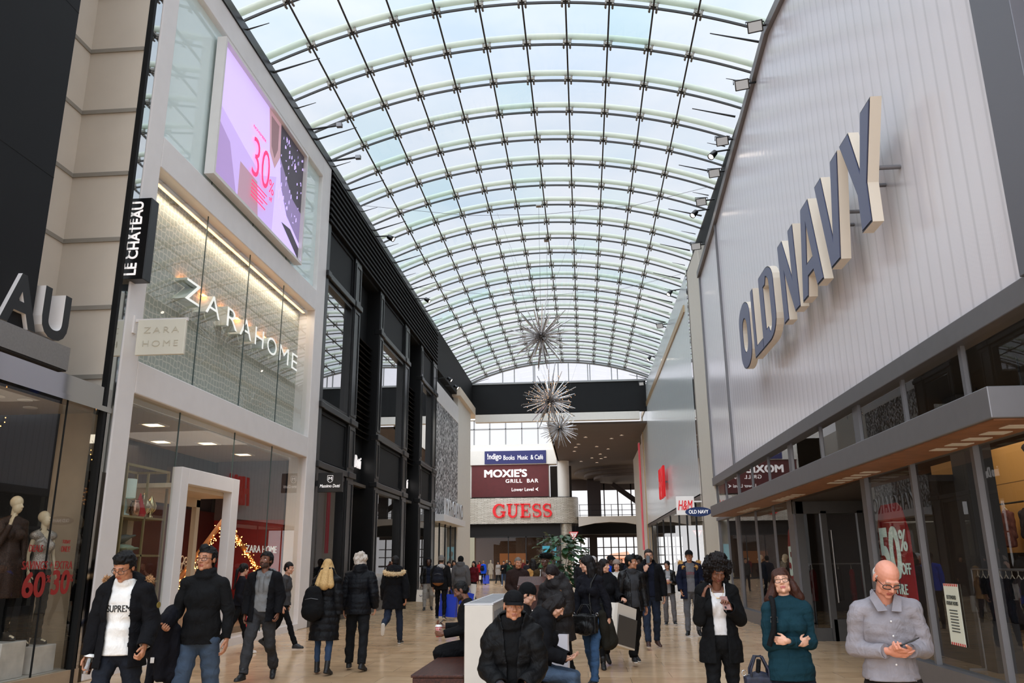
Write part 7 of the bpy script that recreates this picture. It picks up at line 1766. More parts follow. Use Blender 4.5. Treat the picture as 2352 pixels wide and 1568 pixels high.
q = MB(); q.tube([tuple(f.tp(.055*math.cos(a),-.085-.035*math.sin(-a)*1,1.43+.075*math.sin(a))) for a in [PI+PI*i/14 for i in range(15)]], .0016, 5); c=f.tp(0,-.112,1.352); q.box(tuple(c-V3(.02,.002,.002)), tuple(c+V3(.02,.002,.003))); q.build('necklace', mat('gold',(214,176,110),.25,1.), p)

f = Fig(1.55, 'f', 1.03, lean=-1, head=(-12,-10,-7), legs=((6,3,2),(-4,4,2)), arms=(dict(u=(-.07,-.10,-1), f=(1.0,-.52,.02), c=40, n=(0,1,0.1), h=(.95,.25,.25)), dict(u=(.07,-.10,-1), f=(-1.0,-.64,.14), c=50, n=(0,1,0), h=(-1,.2,.0))))
p = person('woman with auburn bob and glasses in teal jumper standing with folded arms', (1.53,6.7), -2, 'near', f, 'fair', dict(style='bob', col=(62,34,24), len=.05, w=.1, tip=.052, flare=.25, amp=.006, fw=.064), top=dict(mat='teal_jumper', col=(17,46,55), t=.022, hem=.84, name='jumper', fold=.008, flare=.012), legs=dict(mat='navy_jeans', col=(22,25,36), name='jeans', r=(.096,.07,.068,.06)), shoes=SH_BLACK, seed=56, glasses=dict(col=(30,40,64), w=.026, h=.017, r=.0019), lips=(166,88,84), brow=(96,66,50))
t = handbag('patterned navy shoulder bag hanging beside the teal jumper', wpt(f, f.tp(-.27,.02,.90)), 0, (.25,.14,.40), mat('navy_pattern',(20,23,42),.6,noise=.9,nscale=26))
q = MB(); q.tube([tuple(f.tp(-.11,.12,1.42)), tuple(f.tp(-.118,.04,1.515)), tuple(f.tp(-.122,-.07,1.49)), tuple(f.tp(-.13,-.145,1.40)), tuple(f.tp(-.145,-.165,1.26)), tuple(f.tp(-.19,-.13,1.12))], .02, 6); q.tube([tuple(f.tp(-.27,-.02,1.0)), tuple(f.tp(-.29,.02,.82))], .018, 6); q.build('shoulder_strap', cloth('black_strap',(17,17,18)), p)
q = MB(); c = f.tp(-.135,-.155,1.33); q.tube([tuple(c+V3(.026*sx,0,.018*sz)) for sx, sz in ((-1,-1),(1,-1),(1,1),(-1,1))], .003, 5, closed=True); q.build('strap_buckle', M_STEEL, p)

f = Fig(1.63, 'm', 1.02, lean=4, head=(8,33,4), legs=((5,3,3),(-3,4,3)), arms=(dict(u=(-.16,.06,-1), f=(.66,-.74,.10), c=26, h=(.85,-.45,-.15), n=(.1,.7,.5)), dict(u=(.22,.06,-1), f=(-.60,-.78,.10), c=45, h=(-.72,-.55,.0), n=(-.2,.2,1.))))
p = person('balding man with blue glasses in grey striped shirt looking down at his phone', (1.90,5.65), -5, 'near', f, 'ruddy', dict(style='bald', col=(196,190,184)), top=dict(mat='grey_stripe_shirt', col=(132,127,131), t=.018, hem=.96, name='shirt', fold=.009, vneck=1.43, sleeve=.93), legs=dict(mat='dark_brown_trousers', col=(34,28,25), r=(.1,.075,.072,.066), top=1.04), shoes=SH_BLACK, seed=58, glasses=dict(col=(46,78,140), w=.028, h=.016, r=.003), lips=(160,84,74), brow=(150,118,100))
# turned down shirt collar, button band and cuffs
q = MB()
for sg in (-1,1):
    A = [f.tp(sg*.012,-.128,1.405), f.tp(sg*.075,-.125,1.40), f.tp(sg*.10,-.06,1.475), f.tp(sg*.075,.02,1.515), f.tp(sg*.06,.02,1.53), f.tp(sg*.062,-.05,1.515)]
    q.add([tuple(x) for x in A], [(0,1,2,5),(5,2,3,4)])
q.add([tuple(f.tp(*x)) for x in ((-.075,.02,1.515),(-.06,.02,1.53),(0,.085,1.525),(.06,.02,1.53),(.075,.02,1.515),(0,.105,1.5))], [(0,1,2,5),(5,2,3,4)])
o = q.build('collar', cloth('grey_stripe_shirt',(132,127,131)), p); s_ = o.modifiers.new('t','SOLIDIFY'); s_.thickness = .006
phone('dark phone in both hands of the balding man', wpt(f, (f.palm(0,.09,.03)+f.palm(1,.07,.03))/2+V3(.03,-.02,.035)), (rotz(rad(60))@rotx(rad(-25))).tolist())
for i in (0,1):
    q = MB(); d = f.fore[i]; w_ = f.wri[i]
    q.tube([tuple(w_-d*.075), tuple(w_-d*.01)], .043, 14); q.build('cuff', cloth('grey_stripe_shirt',(132,127,131)), p)
q = MB()
for z in (1.34,1.25,1.16,1.07): q.ell(tuple(f.tp(.0,-.152+.02*(z > 1.3),z)), (.006,.004,.006), seg=8, rings=5)
q.build('button', mat('button_pale',(214,210,206),.3), p)

# ---------------- people seated round the bench
SEAT = .46
f = Fig(1.69, 'm', 1.04, lean=7, head=(14,-4,4), legs=((80,86,10),(80,86,10)), seat=SEAT+.02, arms=(dict(u=(-.18,-.12,-1), f=(.62,-.9,-.42), c=46, h=(.95,-.45,-.25), n=(0,.55,-.8)), dict(u=(.18,-.12,-1), f=(-.56,-.95,-.44), c=46, h=(-.95,-.3,-.25), n=(0,.6,-.8))))
p = person('older man in black cap and black puffer jacket seated with clasped hands', (-.60,7.05), -2, 'near', f, 'tan', dict(style='short', col=(150,144,138), t=.006, hat=dict(kind='cap', col=(15,15,17))), top=dict(mat='black_scarf_knit', col=(14,14,15), t=.02, hem=.9, sleeve=.5, name='jumper', collar=.04), coat=dict(mat='black_puffer', col=(15,15,16), t=.04, hem=.80, name='jacket', quilt=.16, qa=.006, open=[(.7,.03),(1.2,.045),(1.42,.07),(1.6,.12)], flare=.03, hoodback=.85, collar=.05, rough=.6, fold=.011, noleg=1), legs=dict(mat='black_trousers', col=(16,16,17), r=(.1,.076,.072,.066)), shoes=SH_BLACK, seed=60, lips=(150,92,74), brow=(90,80,74))
q = MB(); d = f.fore[1]; w_ = f.wri[1]
q.tube([tuple(w_-d*.012), tuple(w_+d*.008)], .034, 14); q.build('watch', mat('watch_steel',(190,190,192),.2,1.), p)
q = MB(); d = f.fore[0]; w_ = f.wri[0]; q.tube([tuple(w_-d*.05), tuple(w_-d*.004)], .041, 14); q.build('shirt_cuff', mat('plaid_cuff',(70,72,84),.8,noise=.6,nscale=40), p)
f = Fig(1.60, 'f', .98, lean=16, head=(-4,26), legs=((82,78,6),(82,80,6)), seat=SEAT+.02, arms=(dict(u=(-.16,-.25,-1), f=(.3,-.95,-.1), c=40, h=(.2,-1,.1), n=(0,.3,1)), dict(u=(.16,-.25,-1), f=(-.3,-.95,-.1), c=40, h=(-.2,-1,.1), n=(0,.3,1))))
p = person('seated young woman with dark hair in profile looking at a phone', (-.52,8.75), 84, 'near', f, 'light', dict(style='long', col=(22,17,17), len=.16, w=.06, fw=.05), top=dict(mat='black_parka_cloth', col=(15,15,18), t=.04, hem=.82, name='coat', hoodback=.9, noleg=1), legs=dict(mat='blue_jeans', col=(64,78,96), name='jeans', r=(.088,.066,.062,.05)), shoes=SH_BLACK, seed=62)
phone('phone with brown case held low by the seated young woman', wpt(f, (f.palm(0,.08,.02)+f.palm(1,.08,.02))/2), (rotz(rad(84))@rotx(rad(-20))).tolist(), case=(150,106,80))
shopping_bag('white paper bag with black cord handles on the bench beside the young woman', (-.40,9.25,SEAT+.462), (.40,.14,.40), -8, mat('lilac_white_paper',(214,210,216),.55), (0,0), handle=(18,18,18), hl=.06)
f = Fig(1.68, 'm', 1.0, lean=8, head=(2,14), legs=SIT, seat=SEAT+.02, arms=(dict(u=(-.15,-.2,-1), f=(.2,-.95,-.2)), dict(u=(.15,-.2,-1), f=(-.2,-.95,-.2))))
person('seated person in black cap and black coat behind the older seated man', (-.80,9.85), 82, 'mid', f, 'light', dict(style='short', col=(20,17,16), hat=dict(kind='beanie', col=(15,15,16))), top=dict(mat='black_wool', col=(19,19,21), t=.04, hem=.82, name='coat', noleg=1), legs=dict(mat='black_trousers', col=(16,16,17)), shoes=SH_BLACK, seed=64)
f = Fig(1.72, 'm', 1.12, lean=8, head=(-6,22), legs=((80,84,8),(80,84,8)), seat=SEAT+.02, arms=(dict(u=(-.14,-.3,-1), f=(.0,-.95,.12), c=50, h=(.1,-1,.25), n=(.3,.4,.8)), dict(u=(.16,-.35,-1), f=(-.04,-1,-.1), c=60, h=(-.05,-1,.05), n=(-1,0,.1))))
p = person('seated man with cropped black hair in black tracksuit behind the white divider', (-1.50,11.1), -82, 'near', f, 'brown', dict(style='short', col=(16,14,14), t=.006), top=dict(mat='black_track_top', col=(15,15,17), t=.026, hem=.86, name='track_top', noleg=1), legs=dict(mat='black_track_trousers', col=(14,14,16), r=(.105,.086,.078,.07)), shoes=SH_BLACK, seed=66, beard=True)
cup('red and white checked takeaway cup held by the seated man in the tracksuit', wpt(f, f.palm(1,.075,.045)+V3(0,0,.02)), 'paper', (0,0,1), 1.1)
phone('phone in the raised hand of the seated man in the tracksuit', wpt(f, f.palm(0,.09,.03)), (rotz(rad(-80))@rotx(rad(40))).tolist())

# ---------------- small figures far down the hall
far = [((-5.9,40),0,'f','light',DK,(28,26,30),(24,24,28),'woman in black coat beyond the hooded person'),
 ((-3.0,44),170,'m','light',DS,(44,42,46),(30,32,40),'man in grey jacket walking toward the far shop'),
 ((.05,30),160,'m','dark',DS,(24,26,32),(22,22,24),'person in navy jacket beside the leafy plant'),
 ((-.1,27),10,'m','light',DS,(30,30,34),(20,20,22),'person in black track top between the plant and the crowd'),
 ((.95,28),0,'f','light',DK,(36,32,40),(24,24,28),'woman in dark plum coat behind the man in the blue jacket'),
 ((1.8,34),175,'m','light',DS,(30,34,46),(26,26,30),'man in dark jacket far behind the tall man'),
 ((2.8,40),0,'f','light',DK,(60,40,44),(24,24,28),'woman in maroon coat near the dark glazed entrance'),
 ((.4,46),0,'m','light',DS,(52,50,50),(28,28,34),'man in grey coat far down the passage'),
 ((1.5,52),180,'f','light',DK,(40,36,42),(22,22,26),'woman in dark coat walking to the exit doors'),
 ((2.6,60),0,'m','light',DS,(30,30,36),(26,26,32),'man in black near the exit doors'),
 ((.6,66),0,'f','light',DK,(120,40,48),(26,26,32),'woman in red coat near the exit doors'),
 ((-3.6,60),10,'m','light',DS,(36,36,40),(40,48,66),'man in black jacket by the teal poster'),
 ((-6.6,64),-10,'f','light',DK,(150,142,136),(28,28,32),'woman in pale coat by the far shop window'),
 ((-9.0,58),20,'m','light',DS,(30,28,30),(24,24,26),'man in black at the left end of the far shop')]
for i, (xy, yw, sx, sk_, hr, tc, lc, lb) in enumerate(far):
    simple(lb, xy, yw, 1.66+.02*(i % 6), sx, sk_, hr, tc, lc, 'jacket', .82 if sx == 'm' else .7, seed=70+i)
# ------------------------------------------------------------------ bench island, directory, plant
def wood_mat(name, a, b_, sc=1., axis=(1,1,1)):
    m, n, l, b = nt(name); co = objco(n)
    t = n.new('ShaderNodeTexNoise'); l.new(mapping(n, l, co, axis), t.inputs['Vector']); t.inputs['Scale'].default_value = 7*sc; t.inputs['Detail'].default_value = 6; t.inputs['Distortion'].default_value = .6
    l.new(ramp(n, l, t.outputs['Fac'], [(.3, rgb(*a)), (.7, rgb(*b_))]), b.inputs['Base Color']); b.inputs['Roughness'].default_value = .4; b.inputs['Specular IOR Level'].default_value = .3; return m
M_WALNUT = wood_mat('walnut_veneer', (44,22,18), (84,46,34), 1.2, (6,.7,6))
def bench():
    t = thing('bench', 'dark walnut box bench on the side of the seated man in the tracksuit', 'bench', (-1.55,10.5,0))
    q = MB(); q.bbox((-.33,-1.3,.0),(.225,1.4,SEAT-.03),.008); q.build('base', M_WALNUT, t); q = MB(); q.bbox((-.345,-1.32,SEAT-.03),(.225,1.42,SEAT),.006); q.build('seat', M_WALNUT, t)
    t = thing('bench', 'dark walnut box bench under the older seated man with clasped hands', 'bench', (-.72,9.1,0))
    q = MB(); q.bbox((-.275,-2.2,.0),(.3,2.7,SEAT-.03),.008); q.build('base', M_WALNUT, t); q = MB(); q.bbox((-.275,-2.22,SEAT-.03),(.315,2.72,SEAT),.006); q.build('seat', M_WALNUT, t)
    t = thing('divider', 'cream metal divider box with slotted top between the two benches', 'divider', (-1.16,10.5,0))
    q = MB(); q.bbox((-.155,-1.35,0),(.155,1.45,1.17),.01); q.build('body', mat('cream_metal',(206,198,186),.4,noise=.02), t)
    q = MB(); q.box((-.16,-1.35,1.17),(.16,1.45,1.185)); q.build('top_plate', mat('pale_steel_top',(196,196,198),.3,.3), t)
    for k in range(12):
        q = MB(); q.box((-.12,-1.2+.21*k,1.184),(.12,-1.12+.21*k,1.188)); q.build('slot', mat('slot_grey',(120,120,122),.5), t)
    q = MB()
    for k in range(12):
        for j in range(3): q.box((.154,-1.2+.21*k+.05*j,1.02),(.158,-1.18+.21*k+.05*j,1.1))
    q.build('perforated_side', mat('slot_grey',(120,120,122),.5), t)
bench()
def directory():
    t = thing('directory_stand', 'dark brown directory stand with sloped head between the shoppers', 'stand', (-.93,15.0,0))
    q = MB(); q.add([(-.27,-.16,.0),(.27,-.16,.0),(.27,.16,.0),(-.27,.16,.0),(-.22,-.14,1.06),(.22,-.14,1.06),(.22,.14,1.06),(-.22,.14,1.06)],[(0,3,2,1),(4,5,6,7),(0,1,5,4),(1,2,6,5),(2,3,7,6),(3,0,4,7)]); q.build('pedestal', M_WALNUT, t)
    q = MB(); q.prism([(-.2,1.06),(.2,1.06),(.2,1.36),(-.2,1.22)], lambda u,v,k: (k,u,v), -.26, .26); q.build('head', M_WALNUT, t)
    q = MB(); put_text(q, 'Our electric', (-.03,-.162,.80), FR, FU, width=.26, height=.035, depth=.003); put_text(q, 'maintenance', (-.03,-.164,.70), FR, FU, width=.28, height=.03, depth=.003); q.build('lettering', mat('white_vinyl',(235,232,228),.5,emit=.25), t)
    for sx in (-.255,.255):
        for sz in (1.1,1.2):
            q = MB(); q.lathe([(.008,0),(.008,.006)], c=(sx,-.2,sz), axis=(0,-1,0), seg=10); q.build('stud', M_STEEL, t)
directory()
def plant():
    x, y = -.80, 29.0
    t = thing('potted_plant', 'tall leafy fiddle leaf fig plant behind the woman in the striped dress', 'plant', (x,y,0))
    q = MB(); q.lathe([(.24,0),(.30,.05),(.36,.62),(.38,.66),(.34,.66),(.33,.6)], seg=24); q.build('planter', mat('dark_planter',(52,46,44),.5), t)
    rnd = random.Random(4)
    for k in range(5):
        a = k*1.25; q = MB(); pts = [(.05*math.cos(a),.05*math.sin(a),.55)]
        for s in range(1,7): pts.append(((.05+.055*s)*math.cos(a+.1*s),(.05+.055*s)*math.sin(a+.1*s),.55+.27*s))
        q.tube(pts, .018, 6, r1=.008); q.build('stem', mat('stem_brown',(70,56,40),.7), t)
    gm, n, l, b = nt('fig_leaf_green'); b.inputs['Roughness'].default_value = .35
    oi = n.new('ShaderNodeObjectInfo'); tn = n.new('ShaderNodeTexNoise'); l.new(objco(n), tn.inputs['Vector']); tn.inputs['Scale'].default_value = 2.5
    l.new(ramp(n, l, tn.outputs['Fac'], [(.3, rgb(22,52,28)), (.7, rgb(62,100,58))]), b.inputs['Base Color'])
    q = MB()
    for i in range(230):
        th = rnd.random()*2*PI; r = .7*math.sqrt(rnd.random()); z = .8+1.7*rnd.random()
        r *= (.55+.6*math.sin(min(1,(z-.6)/1.7)*PI*.75)); px, py = r*math.cos(th), r*math.sin(th)
        L = .2+.16*rnd.random(); w = L*.36; d = Vector((math.cos(th)*.8+rnd.uniform(-.4,.4), math.sin(th)*.8+rnd.uniform(-.4,.4), rnd.uniform(-.5,.5))).normalized()
        u = d.cross(Vector((0,0,1))).normalized(); nn = u.cross(d)
        vs = []
        for s, ww in ((0,.05),(.25,.6),(.5,.85),(.75,1.),(.92,.7),(1,.05)):
            c = Vector((px,py,z))+d*L*s-Vector((0,0,1))*.1*L*s*s*3
            vs += [c+u*w*ww+nn*.03*ww, c-nn*.012, c-u*w*ww+nn*.03*ww]
        fs = []
        for j in range(5): fs += [(3*j,3*j+1,3*j+4,3*j+3),(3*j+1,3*j+2,3*j+5,3*j+4)]
        q.add(vs, fs, 0, True)
    q.build('foliage', gm, t)
plant()

# ------------------------------------------------------------------ hanging starbursts
def stars():
    ms = mat('tinsel_silver', (196,192,190), .22, .9, noise=.25, nscale=60)
    mw = emitmat('bead_amber', (255,190,130), 2.2); md = mat('bead_crystal', (236,232,236), .1, .3)
    def star(label, loc, r, warm, seed):
        t = thing('starburst_ornament', label, 'ornament', loc, group='hanging starburst ornaments'); rnd = random.Random(seed); del t['group']
        q = MB(); q.ell((0,0,0), (.09,.09,.09)); q.build('core', ms, t)
        N = 84
        for i in range(N):
            z = 1-2*(i+.5)/N; a = i*2.39996+rnd.uniform(-.15,.15); rr = math.sqrt(1-z*z); d = Vector((rr*math.cos(a), rr*math.sin(a), z)); L = r*(.62+.38*rnd.random())
            if i == 0: L = r*1.25
            q = MB(); s1 = d.orthogonal().normalized(); s2 = d.cross(s1)
            q.tube([d*.05, d*L*.5, d*L], [.03,.026,.012], 5, 0, smooth=False)
            for k in range(15):
                f = .3+.7*rnd.random(); w = rnd.random()*6.28; o = (s1*math.cos(w)+s2*math.sin(w)); p = d*L*f; e = p+o*(.03+.03*rnd.random())+d*.02
                x = d*.008; q.add([p+x, p-x, e], [(0,1,2)], 0)
                if k % 3 == 0: q.add([e+Vector((.009,0,0)), e+Vector((-.009,0,0)), e+Vector((0,.009,0)), e+Vector((0,0,.014)), e-Vector((0,0,.014))], [(0,2,3),(2,1,3),(1,0,3),(2,0,4),(1,2,4),(0,1,4)], 2 if (warm and rnd.random() < .6) else 1)
            q.build('spike', [ms, md, mw], t)
        q = MB(); zt = ARC_C[1]+math.sqrt(ARC_R**2-(loc[0]-ARC_C[0])**2)-loc[2]; q.tube([(0,0,r*.9),(0,0,zt)], .006, 5)
        q.build('suspension_wire', mat('wire_grey',(96,96,98),.4,.6), t)
        for dx in (-1.6,1.6):
            q = MB(); q.tube([(0,0,r*.4),(dx,0,zt-.25)], .003, 4); q.build('guy_wire', mat('wire_grey',(96,96,98),.4,.6), t)
        q = MB(); q.box((-.1,-.1,zt-.06),(.1,.1,zt)); q.build('ceiling_plate', M_STEEL, t)
    star('large silver starburst ornament, the highest and nearest of three', (-1.33,28.5,9.55), 1.32, False, 1)
    star('silver starburst ornament with amber lights, middle of three in front of the black beam', (-1.19,32.0,7.84), 1.28, True, 2)
    star('lowest silver starburst ornament, overlapping the round white column', (-1.25,48.0,9.25), 1.3, False, 3)
    # thin cables slung across the vault
    for y, z0, z1 in ((24.6,12.9,13.0),(33,12.9,13.0)):
        q = MB(); q.tube([(XL+.1, y, z0+.35), (-3.5,y,z0-.2), (-1,y,z0-.28), (2,y,z0-.1), (XR,y,z1+.35)], .007, 4); tag(q.build('slung_cable', mat('wire_grey',(96,96,98),.4,.6)), 'thin cable slung across the hall above the %s starburst' % ('nearest' if y < 30 else 'middle'), 'cable')
stars()

# ------------------------------------------------------------------ far left window: mannequins and plinths
def mannequin(label, loc, rz, h, arms, dress, legs, head=(0,0), name='mannequin', sk=None):
    F = Fig(h, 'f', .86, head=head, legs=ST, arms=arms); t = thing(name, label, 'mannequin', loc, rad(rz))
    F.root = t; mm = mat('mannequin_cream', (214,196,166), .25)
    ch = []
    P, N, Fc = grow(F.torso()+F.armp(0)+F.armp(1)+F.legp(0)+F.legp(1)+[('cap', F.ank[i], F.toe[i], .036*F.k, .03*F.k) for i in (0,1)], .014, -.008, 3); ch.append((P, Fc, 0))
    k = F.k*.95; F.hk = k
    hp = lambda x,y,z: F.hc+F.HR@V3(x*k,y*k,z*k)
    P, N, Fc = grow([('ell', hp(0,.014,.03), (.07*k,.09*k,.085*k), F.HR), ('ell', hp(0,-.02,-.04), (.055*k,.066*k,.085*k), F.HR), ('cap', hp(0,-.075,.01), hp(0,-.1,-.03), .008*k, .011*k), ('ell', hp(0,-.08,-.06), (.02*k,.01*k,.012*k), F.HR), ('cap', F.tp(0,.012,1.42), F.skull+F.HR@V3(0,0,.06*k), .045*k, .042*k)], .007, 0, 3); ch.append((P, Fc, 0))
    for i in (0,1):
        P, N, Fc = grow(F.handp(i), .005, 0, 2); ch.append((P, Fc, 0))
    emit_obj('figure', ch, [mm], t)
    if dress: make_top(F, dress, .014, t, 3, dress.get('name','dress'))
    if legs: make_legs(F, legs, .014, t, 3)
    make_shoes(F, dict(mat='black_shoe', col=(20,19,19)), 'mid', t)
    return F
seq1 = mat('silver_sequins', (176,166,158), .3, .7, noise=.7, nscale=90, bumps=.8, bscale=120)
MATS['silver_sequin_cloth'] = seq1; MATS['bronze_sequin_cloth'] = mat('dark_bronze_sequins', (58,40,32), .3, .5, noise=.8, nscale=70, bumps=.8, bscale=110)
mannequin('cream mannequin in dark sequined dress with a hand raised to her cheek', (-7.78,10.72,.66), 62, 1.90, (dict(u=(-.15,-.35,-.9), f=(.3,-.25,1), c=20, h=(.15,0,1)), dict(u=(.15,.05,-1), f=(0,-.1,-1), c=20)), dict(mat='bronze_sequin_cloth', col=(58,40,32), t=.014, hem=.5, flare=.03, name='dress', fold=.003), dict(mat='black_leggings', col=(14,14,15), r=(.08,.056,.054,.04)), (20,4))
mannequin('cream mannequin in silver sequined top and black trousers tilting her head back', (-7.75,11.36,.56), 70, 1.84, (dict(u=(-.16,.05,-1), f=(.0,-.25,-1), c=20), dict(u=(.2,.05,-1), f=(.1,-.3,-1), c=20)), dict(mat='silver_sequin_cloth', col=(176,166,158), t=.014, hem=.96, sleeve=.0, vneck=1.34, name='top', fold=.003), dict(mat='black_trousers', col=(16,16,17), r=(.09,.068,.07,.072)), (8,-16))
for i, (x, y, w) in enumerate(((-7.78,10.72,.27),(-7.75,11.36,.26))):
    q = MB(); q.bbox((x-w,y-w*.9,.2),(x+w,y+w*.9,.66 if i == 0 else .56),.01); tag(q.build('plinth', mat('veined_marble',(206,200,194),.25,noise=.18,nscale=5)), ['white marble plinth under the mannequin in the dark dress','white marble plinth under the mannequin in the silver top'][i], 'plinth')
q = MB(); q.bbox((-7.56,11.5,1.42),(-7.46,11.58,1.5),.01); 
tag(q.build('clutch_bag', mat('black_shoe',(20,19,19),.55)), 'small black clutch at the hand of the silver mannequin', 'bag')

# ------------------------------------------------------------------ home store window display
def home_display():
    mg = mat('khaki_gold_frame', (150,132,92), .4, .3)
    x0, x1, y0, y1, H = -8.3, -7.68, 13.2, 14.62, 3.3
    t = thing('shelving_unit', 'khaki gold open shelving unit in the home store window', 'shelf', (0,0,0))
    for x in (x0,x1):
        for y in (y0,y1):
            q = MB(); q.box((x-.02,y-.02,.15),(x+.02,y+.02,H)); q.build('post', mg, t)
    for z in (.18,.52,.92,1.34,1.78,2.42,H-.02):
        q = MB(); q.box((x0,y0,z-.018),(x1,y1,z+.018)) if z < 3 else (frame_box(q, x0, x1, y0, y1, z)); q.build('shelf', mg, t)
    for z0, z1 in ((.52,.92),(.92,1.34),(1.34,1.78),(1.78,2.42),(2.42,3.2)):
        q = MB(); q.box((x1-.03,13.92,z0),(x1+.0,13.96,z1)); q.build('upright', mg, t)
    # lamp
    l = thing('table_lamp', 'table lamp with pale drum shade on the top shelf of the home store window', 'lamp', (-7.85,13.55,2.44))
    q = MB(); q.lathe([(.09,0),(.09,.02),(.03,.05),(.05,.14),(.02,.26),(.012,.34)], seg=20); q.build('base', mat('glass_base',(150,160,150),.1,.3), l)
    q = MB(); q.lathe([(.155,.30),(.155,.62),(.15,.62),(.15,.30)], seg=28); q.build('lamp_shade', mat('pale_linen_shade',(196,206,196),.8,emit=.12), l)
    for i, (dy, prof, col, nm, lab, met) in enumerate(((.62,[(.05,0),(.07,.02),(.06,.05),(.13,.12),(.14,.2),(.1,.28),(.05,.31),(.06,.34),(.02,.42),(.0,.44)],(206,190,160),'vase','silver lidded urn on the top shelf of the home store window',.9),(.33,[(.06,0),(.08,.02),(.09,.14),(.07,.22),(.05,.25),(.08,.27),(.0,.28)],(196,150,130),'jar','round silver jar beside the lidded urn',.8),(.48,[(.1,0),(.12,.06),(.09,.16),(.04,.3),(.01,.4),(.0,.41)],(176,26,34),'figurine','red pointed hat gnome figurine between the jars',.0),(.86,[(.05,0),(.05,.02),(.02,.05),(.09,.14),(.1,.22),(.06,.3),(.03,.36),(0,.4)],(214,196,150),'vase','gold footed urn at the right end of the top shelf',.9))):
        v = thing(nm, lab, nm, (-7.78,13.42+dy,2.44)); q = MB(); q.lathe(prof, seg=24); q.build('body', mat('display_%d' % i, col, .18 if met else .7, met), v)
        if nm == 'figurine': q = MB(); q.ell((.0,-.0,.17),(.07,.07,.07)); q.build('beard', mat('white_fluff',(220,216,210),.9,bumps=.5,bscale=60), v)
    def pillow(lab, loc, size, rot, col):
        P, N, Fc = grow([('ell', V3(0,0,0), size)]+[('ell', V3(sx*size[0]*.72,sy*size[1]*.72,0), (size[0]*.28,size[1]*.28,size[2]*.3)) for sx in (-1,1) for sy in (-1,1)], .014, 0, 3)
        t_ = thing('cushion', lab, 'cushion', loc); t_.rotation_euler = [rad(a) for a in rot]
        emit_obj('cover', [(P, Fc, 0)], [mat('cushion_%d' % int(col[0]), col, .85, noise=.15, bumps=.3, bscale=80)], t_)
        q = MB(); q.tube([(size[0]*.9*math.cos(a)*1.02, size[1]*.95*math.sin(a), 0) for a in [2*PI*i/24 for i in range(24)]], .006, 5, closed=True); q.build('piping', mat('cushion_piping',(190,186,176),.8), t_)
    pillow('pale green cushion lying on the fourth shelf of the home store window', (-7.95,13.65,1.88), (.26,.36,.085), (0,-6,8), (150,162,140)); pillow('grey cushion leaning on the pale green cushion', (-8.0,13.6,2.02), (.25,.33,.08), (8,-16,-6), (104,104,100))
    pillow('brown cushion at the bottom shelf of the home store window', (-7.95,13.6,.29), (.26,.34,.08), (0,0,5), (88,80,76)); pillow('taupe cushion on the brown cushion', (-7.95,13.65,.42), (.24,.32,.07), (0,6,-8), (112,104,98))
    for i, (y, w, h, col, lab) in enumerate(((14.1,.26,.22,(196,194,190),'patterned black and white gift box on the second shelf'),(14.36,.2,.17,(206,204,200),'smaller patterned gift box beside the patterned gift box'),(14.1,.1,.34,(188,190,176),'white bottle box on the lower shelf'),(14.24,.1,.3,(196,198,186),'second white bottle box on the lower shelf'),(14.4,.1,.26,(180,184,170),'third shorter white bottle box on the lower shelf'))):
        z = .94 if i < 2 else .54; v = thing('gift_box', lab, 'box', (-7.75,y,z)); q = MB(); q.bbox((-w*.4,-w/2,0),(w*.4,w/2,h*.8),.004); q.build('body', mat('giftbox_%d' % i, col, .6), v); q = MB(); q.bbox((-w*.42,-w*.53,h*.8),(w*.42,w*.53,h),.004); q.build('lid', mat('giftbox_%d' % i, col, .6), v)
        if i < 2:
            q = MB()
            for a in range(4):
                for b in range(3):
                    yy = -w/2+w*(a+.5)/4; zz = h*.8*(b+.5)/3; q.tube([(w*.4+.002,yy-w*.1,zz-.02),(w*.4+.002,yy,zz+.02),(w*.4+.002,yy+w*.1,zz-.02)], .006, 4)
            q.build('zigzag_pattern', mat('giftbox_black',(34,34,34),.6), v)
    b = thing('basket', 'pale woven basket on the bottom shelf of the home store window', 'basket', (-7.95,14.3,.20)); q = MB()
    for k in range(8): q.tube([((.17+.004*k)*math.cos(a)*.8, (.2+.004*k)*math.sin(a), .015+.03*k) for a in [2*PI*i/20 for i in range(20)]], .016, 6, closed=True)
    q.build('woven_side', mat('wicker_pale',(176,166,148),.8,noise=.2,nscale=60), b); q = MB(); q.lathe([(.14,0),(.14,.01)], seg=20); q.build('bottom', mat('wicker_pale',(176,166,148),.8), b)
    for i, (y, x) in enumerate(((20.35,-7.95),(20.6,-7.9))):
        s = thing('slipper', ['pale fluffy slipper on the plinth in the home store window','second pale fluffy slipper nearer the white post'][i], 'slipper', (x,y,.25), rad(20*i)); P, N, Fc = grow([('cap', V3(-.1,0,.03), V3(.08,0,.03), .045, .05, ((0,0,1),.6)), ('ell', V3(-.07,0,.06), (.07,.055,.05))], .008, 0, 2); emit_obj('upper', [(P, Fc, 0)], [mat('fluffy_cream',(206,190,166),.9,bumps=.5,bscale=90)], s); q = MB(); q.prism([(.13*math.cos(2*PI*k/18)-.01,.05*math.sin(2*PI*k/18)) for k in range(18)], lambda u,v,h: (u,v,h), 0, .015); q.build('sole', mat('sole_tan',(150,120,90),.8), s)
    # lattice screen of rings
    s = thing('lattice_screen', 'cream lattice screen of rings seen through the home store entrance', 'screen', (-9.4,19.0,0)); q = MB(); rnd = random.Random(8)
    for r in range(6):
        for c in range(8):
            yy = -.75+.19*c+(.095 if r % 2 else 0); zz = .9+.165*r*1.0; rr = .088 if (r+c) % 3 else .06
            q.tube([(0,yy+rr*math.cos(a),zz+rr*math.sin(a)) for a in [2*PI*i/14 for i in range(14)]], .016, 5, closed=True)
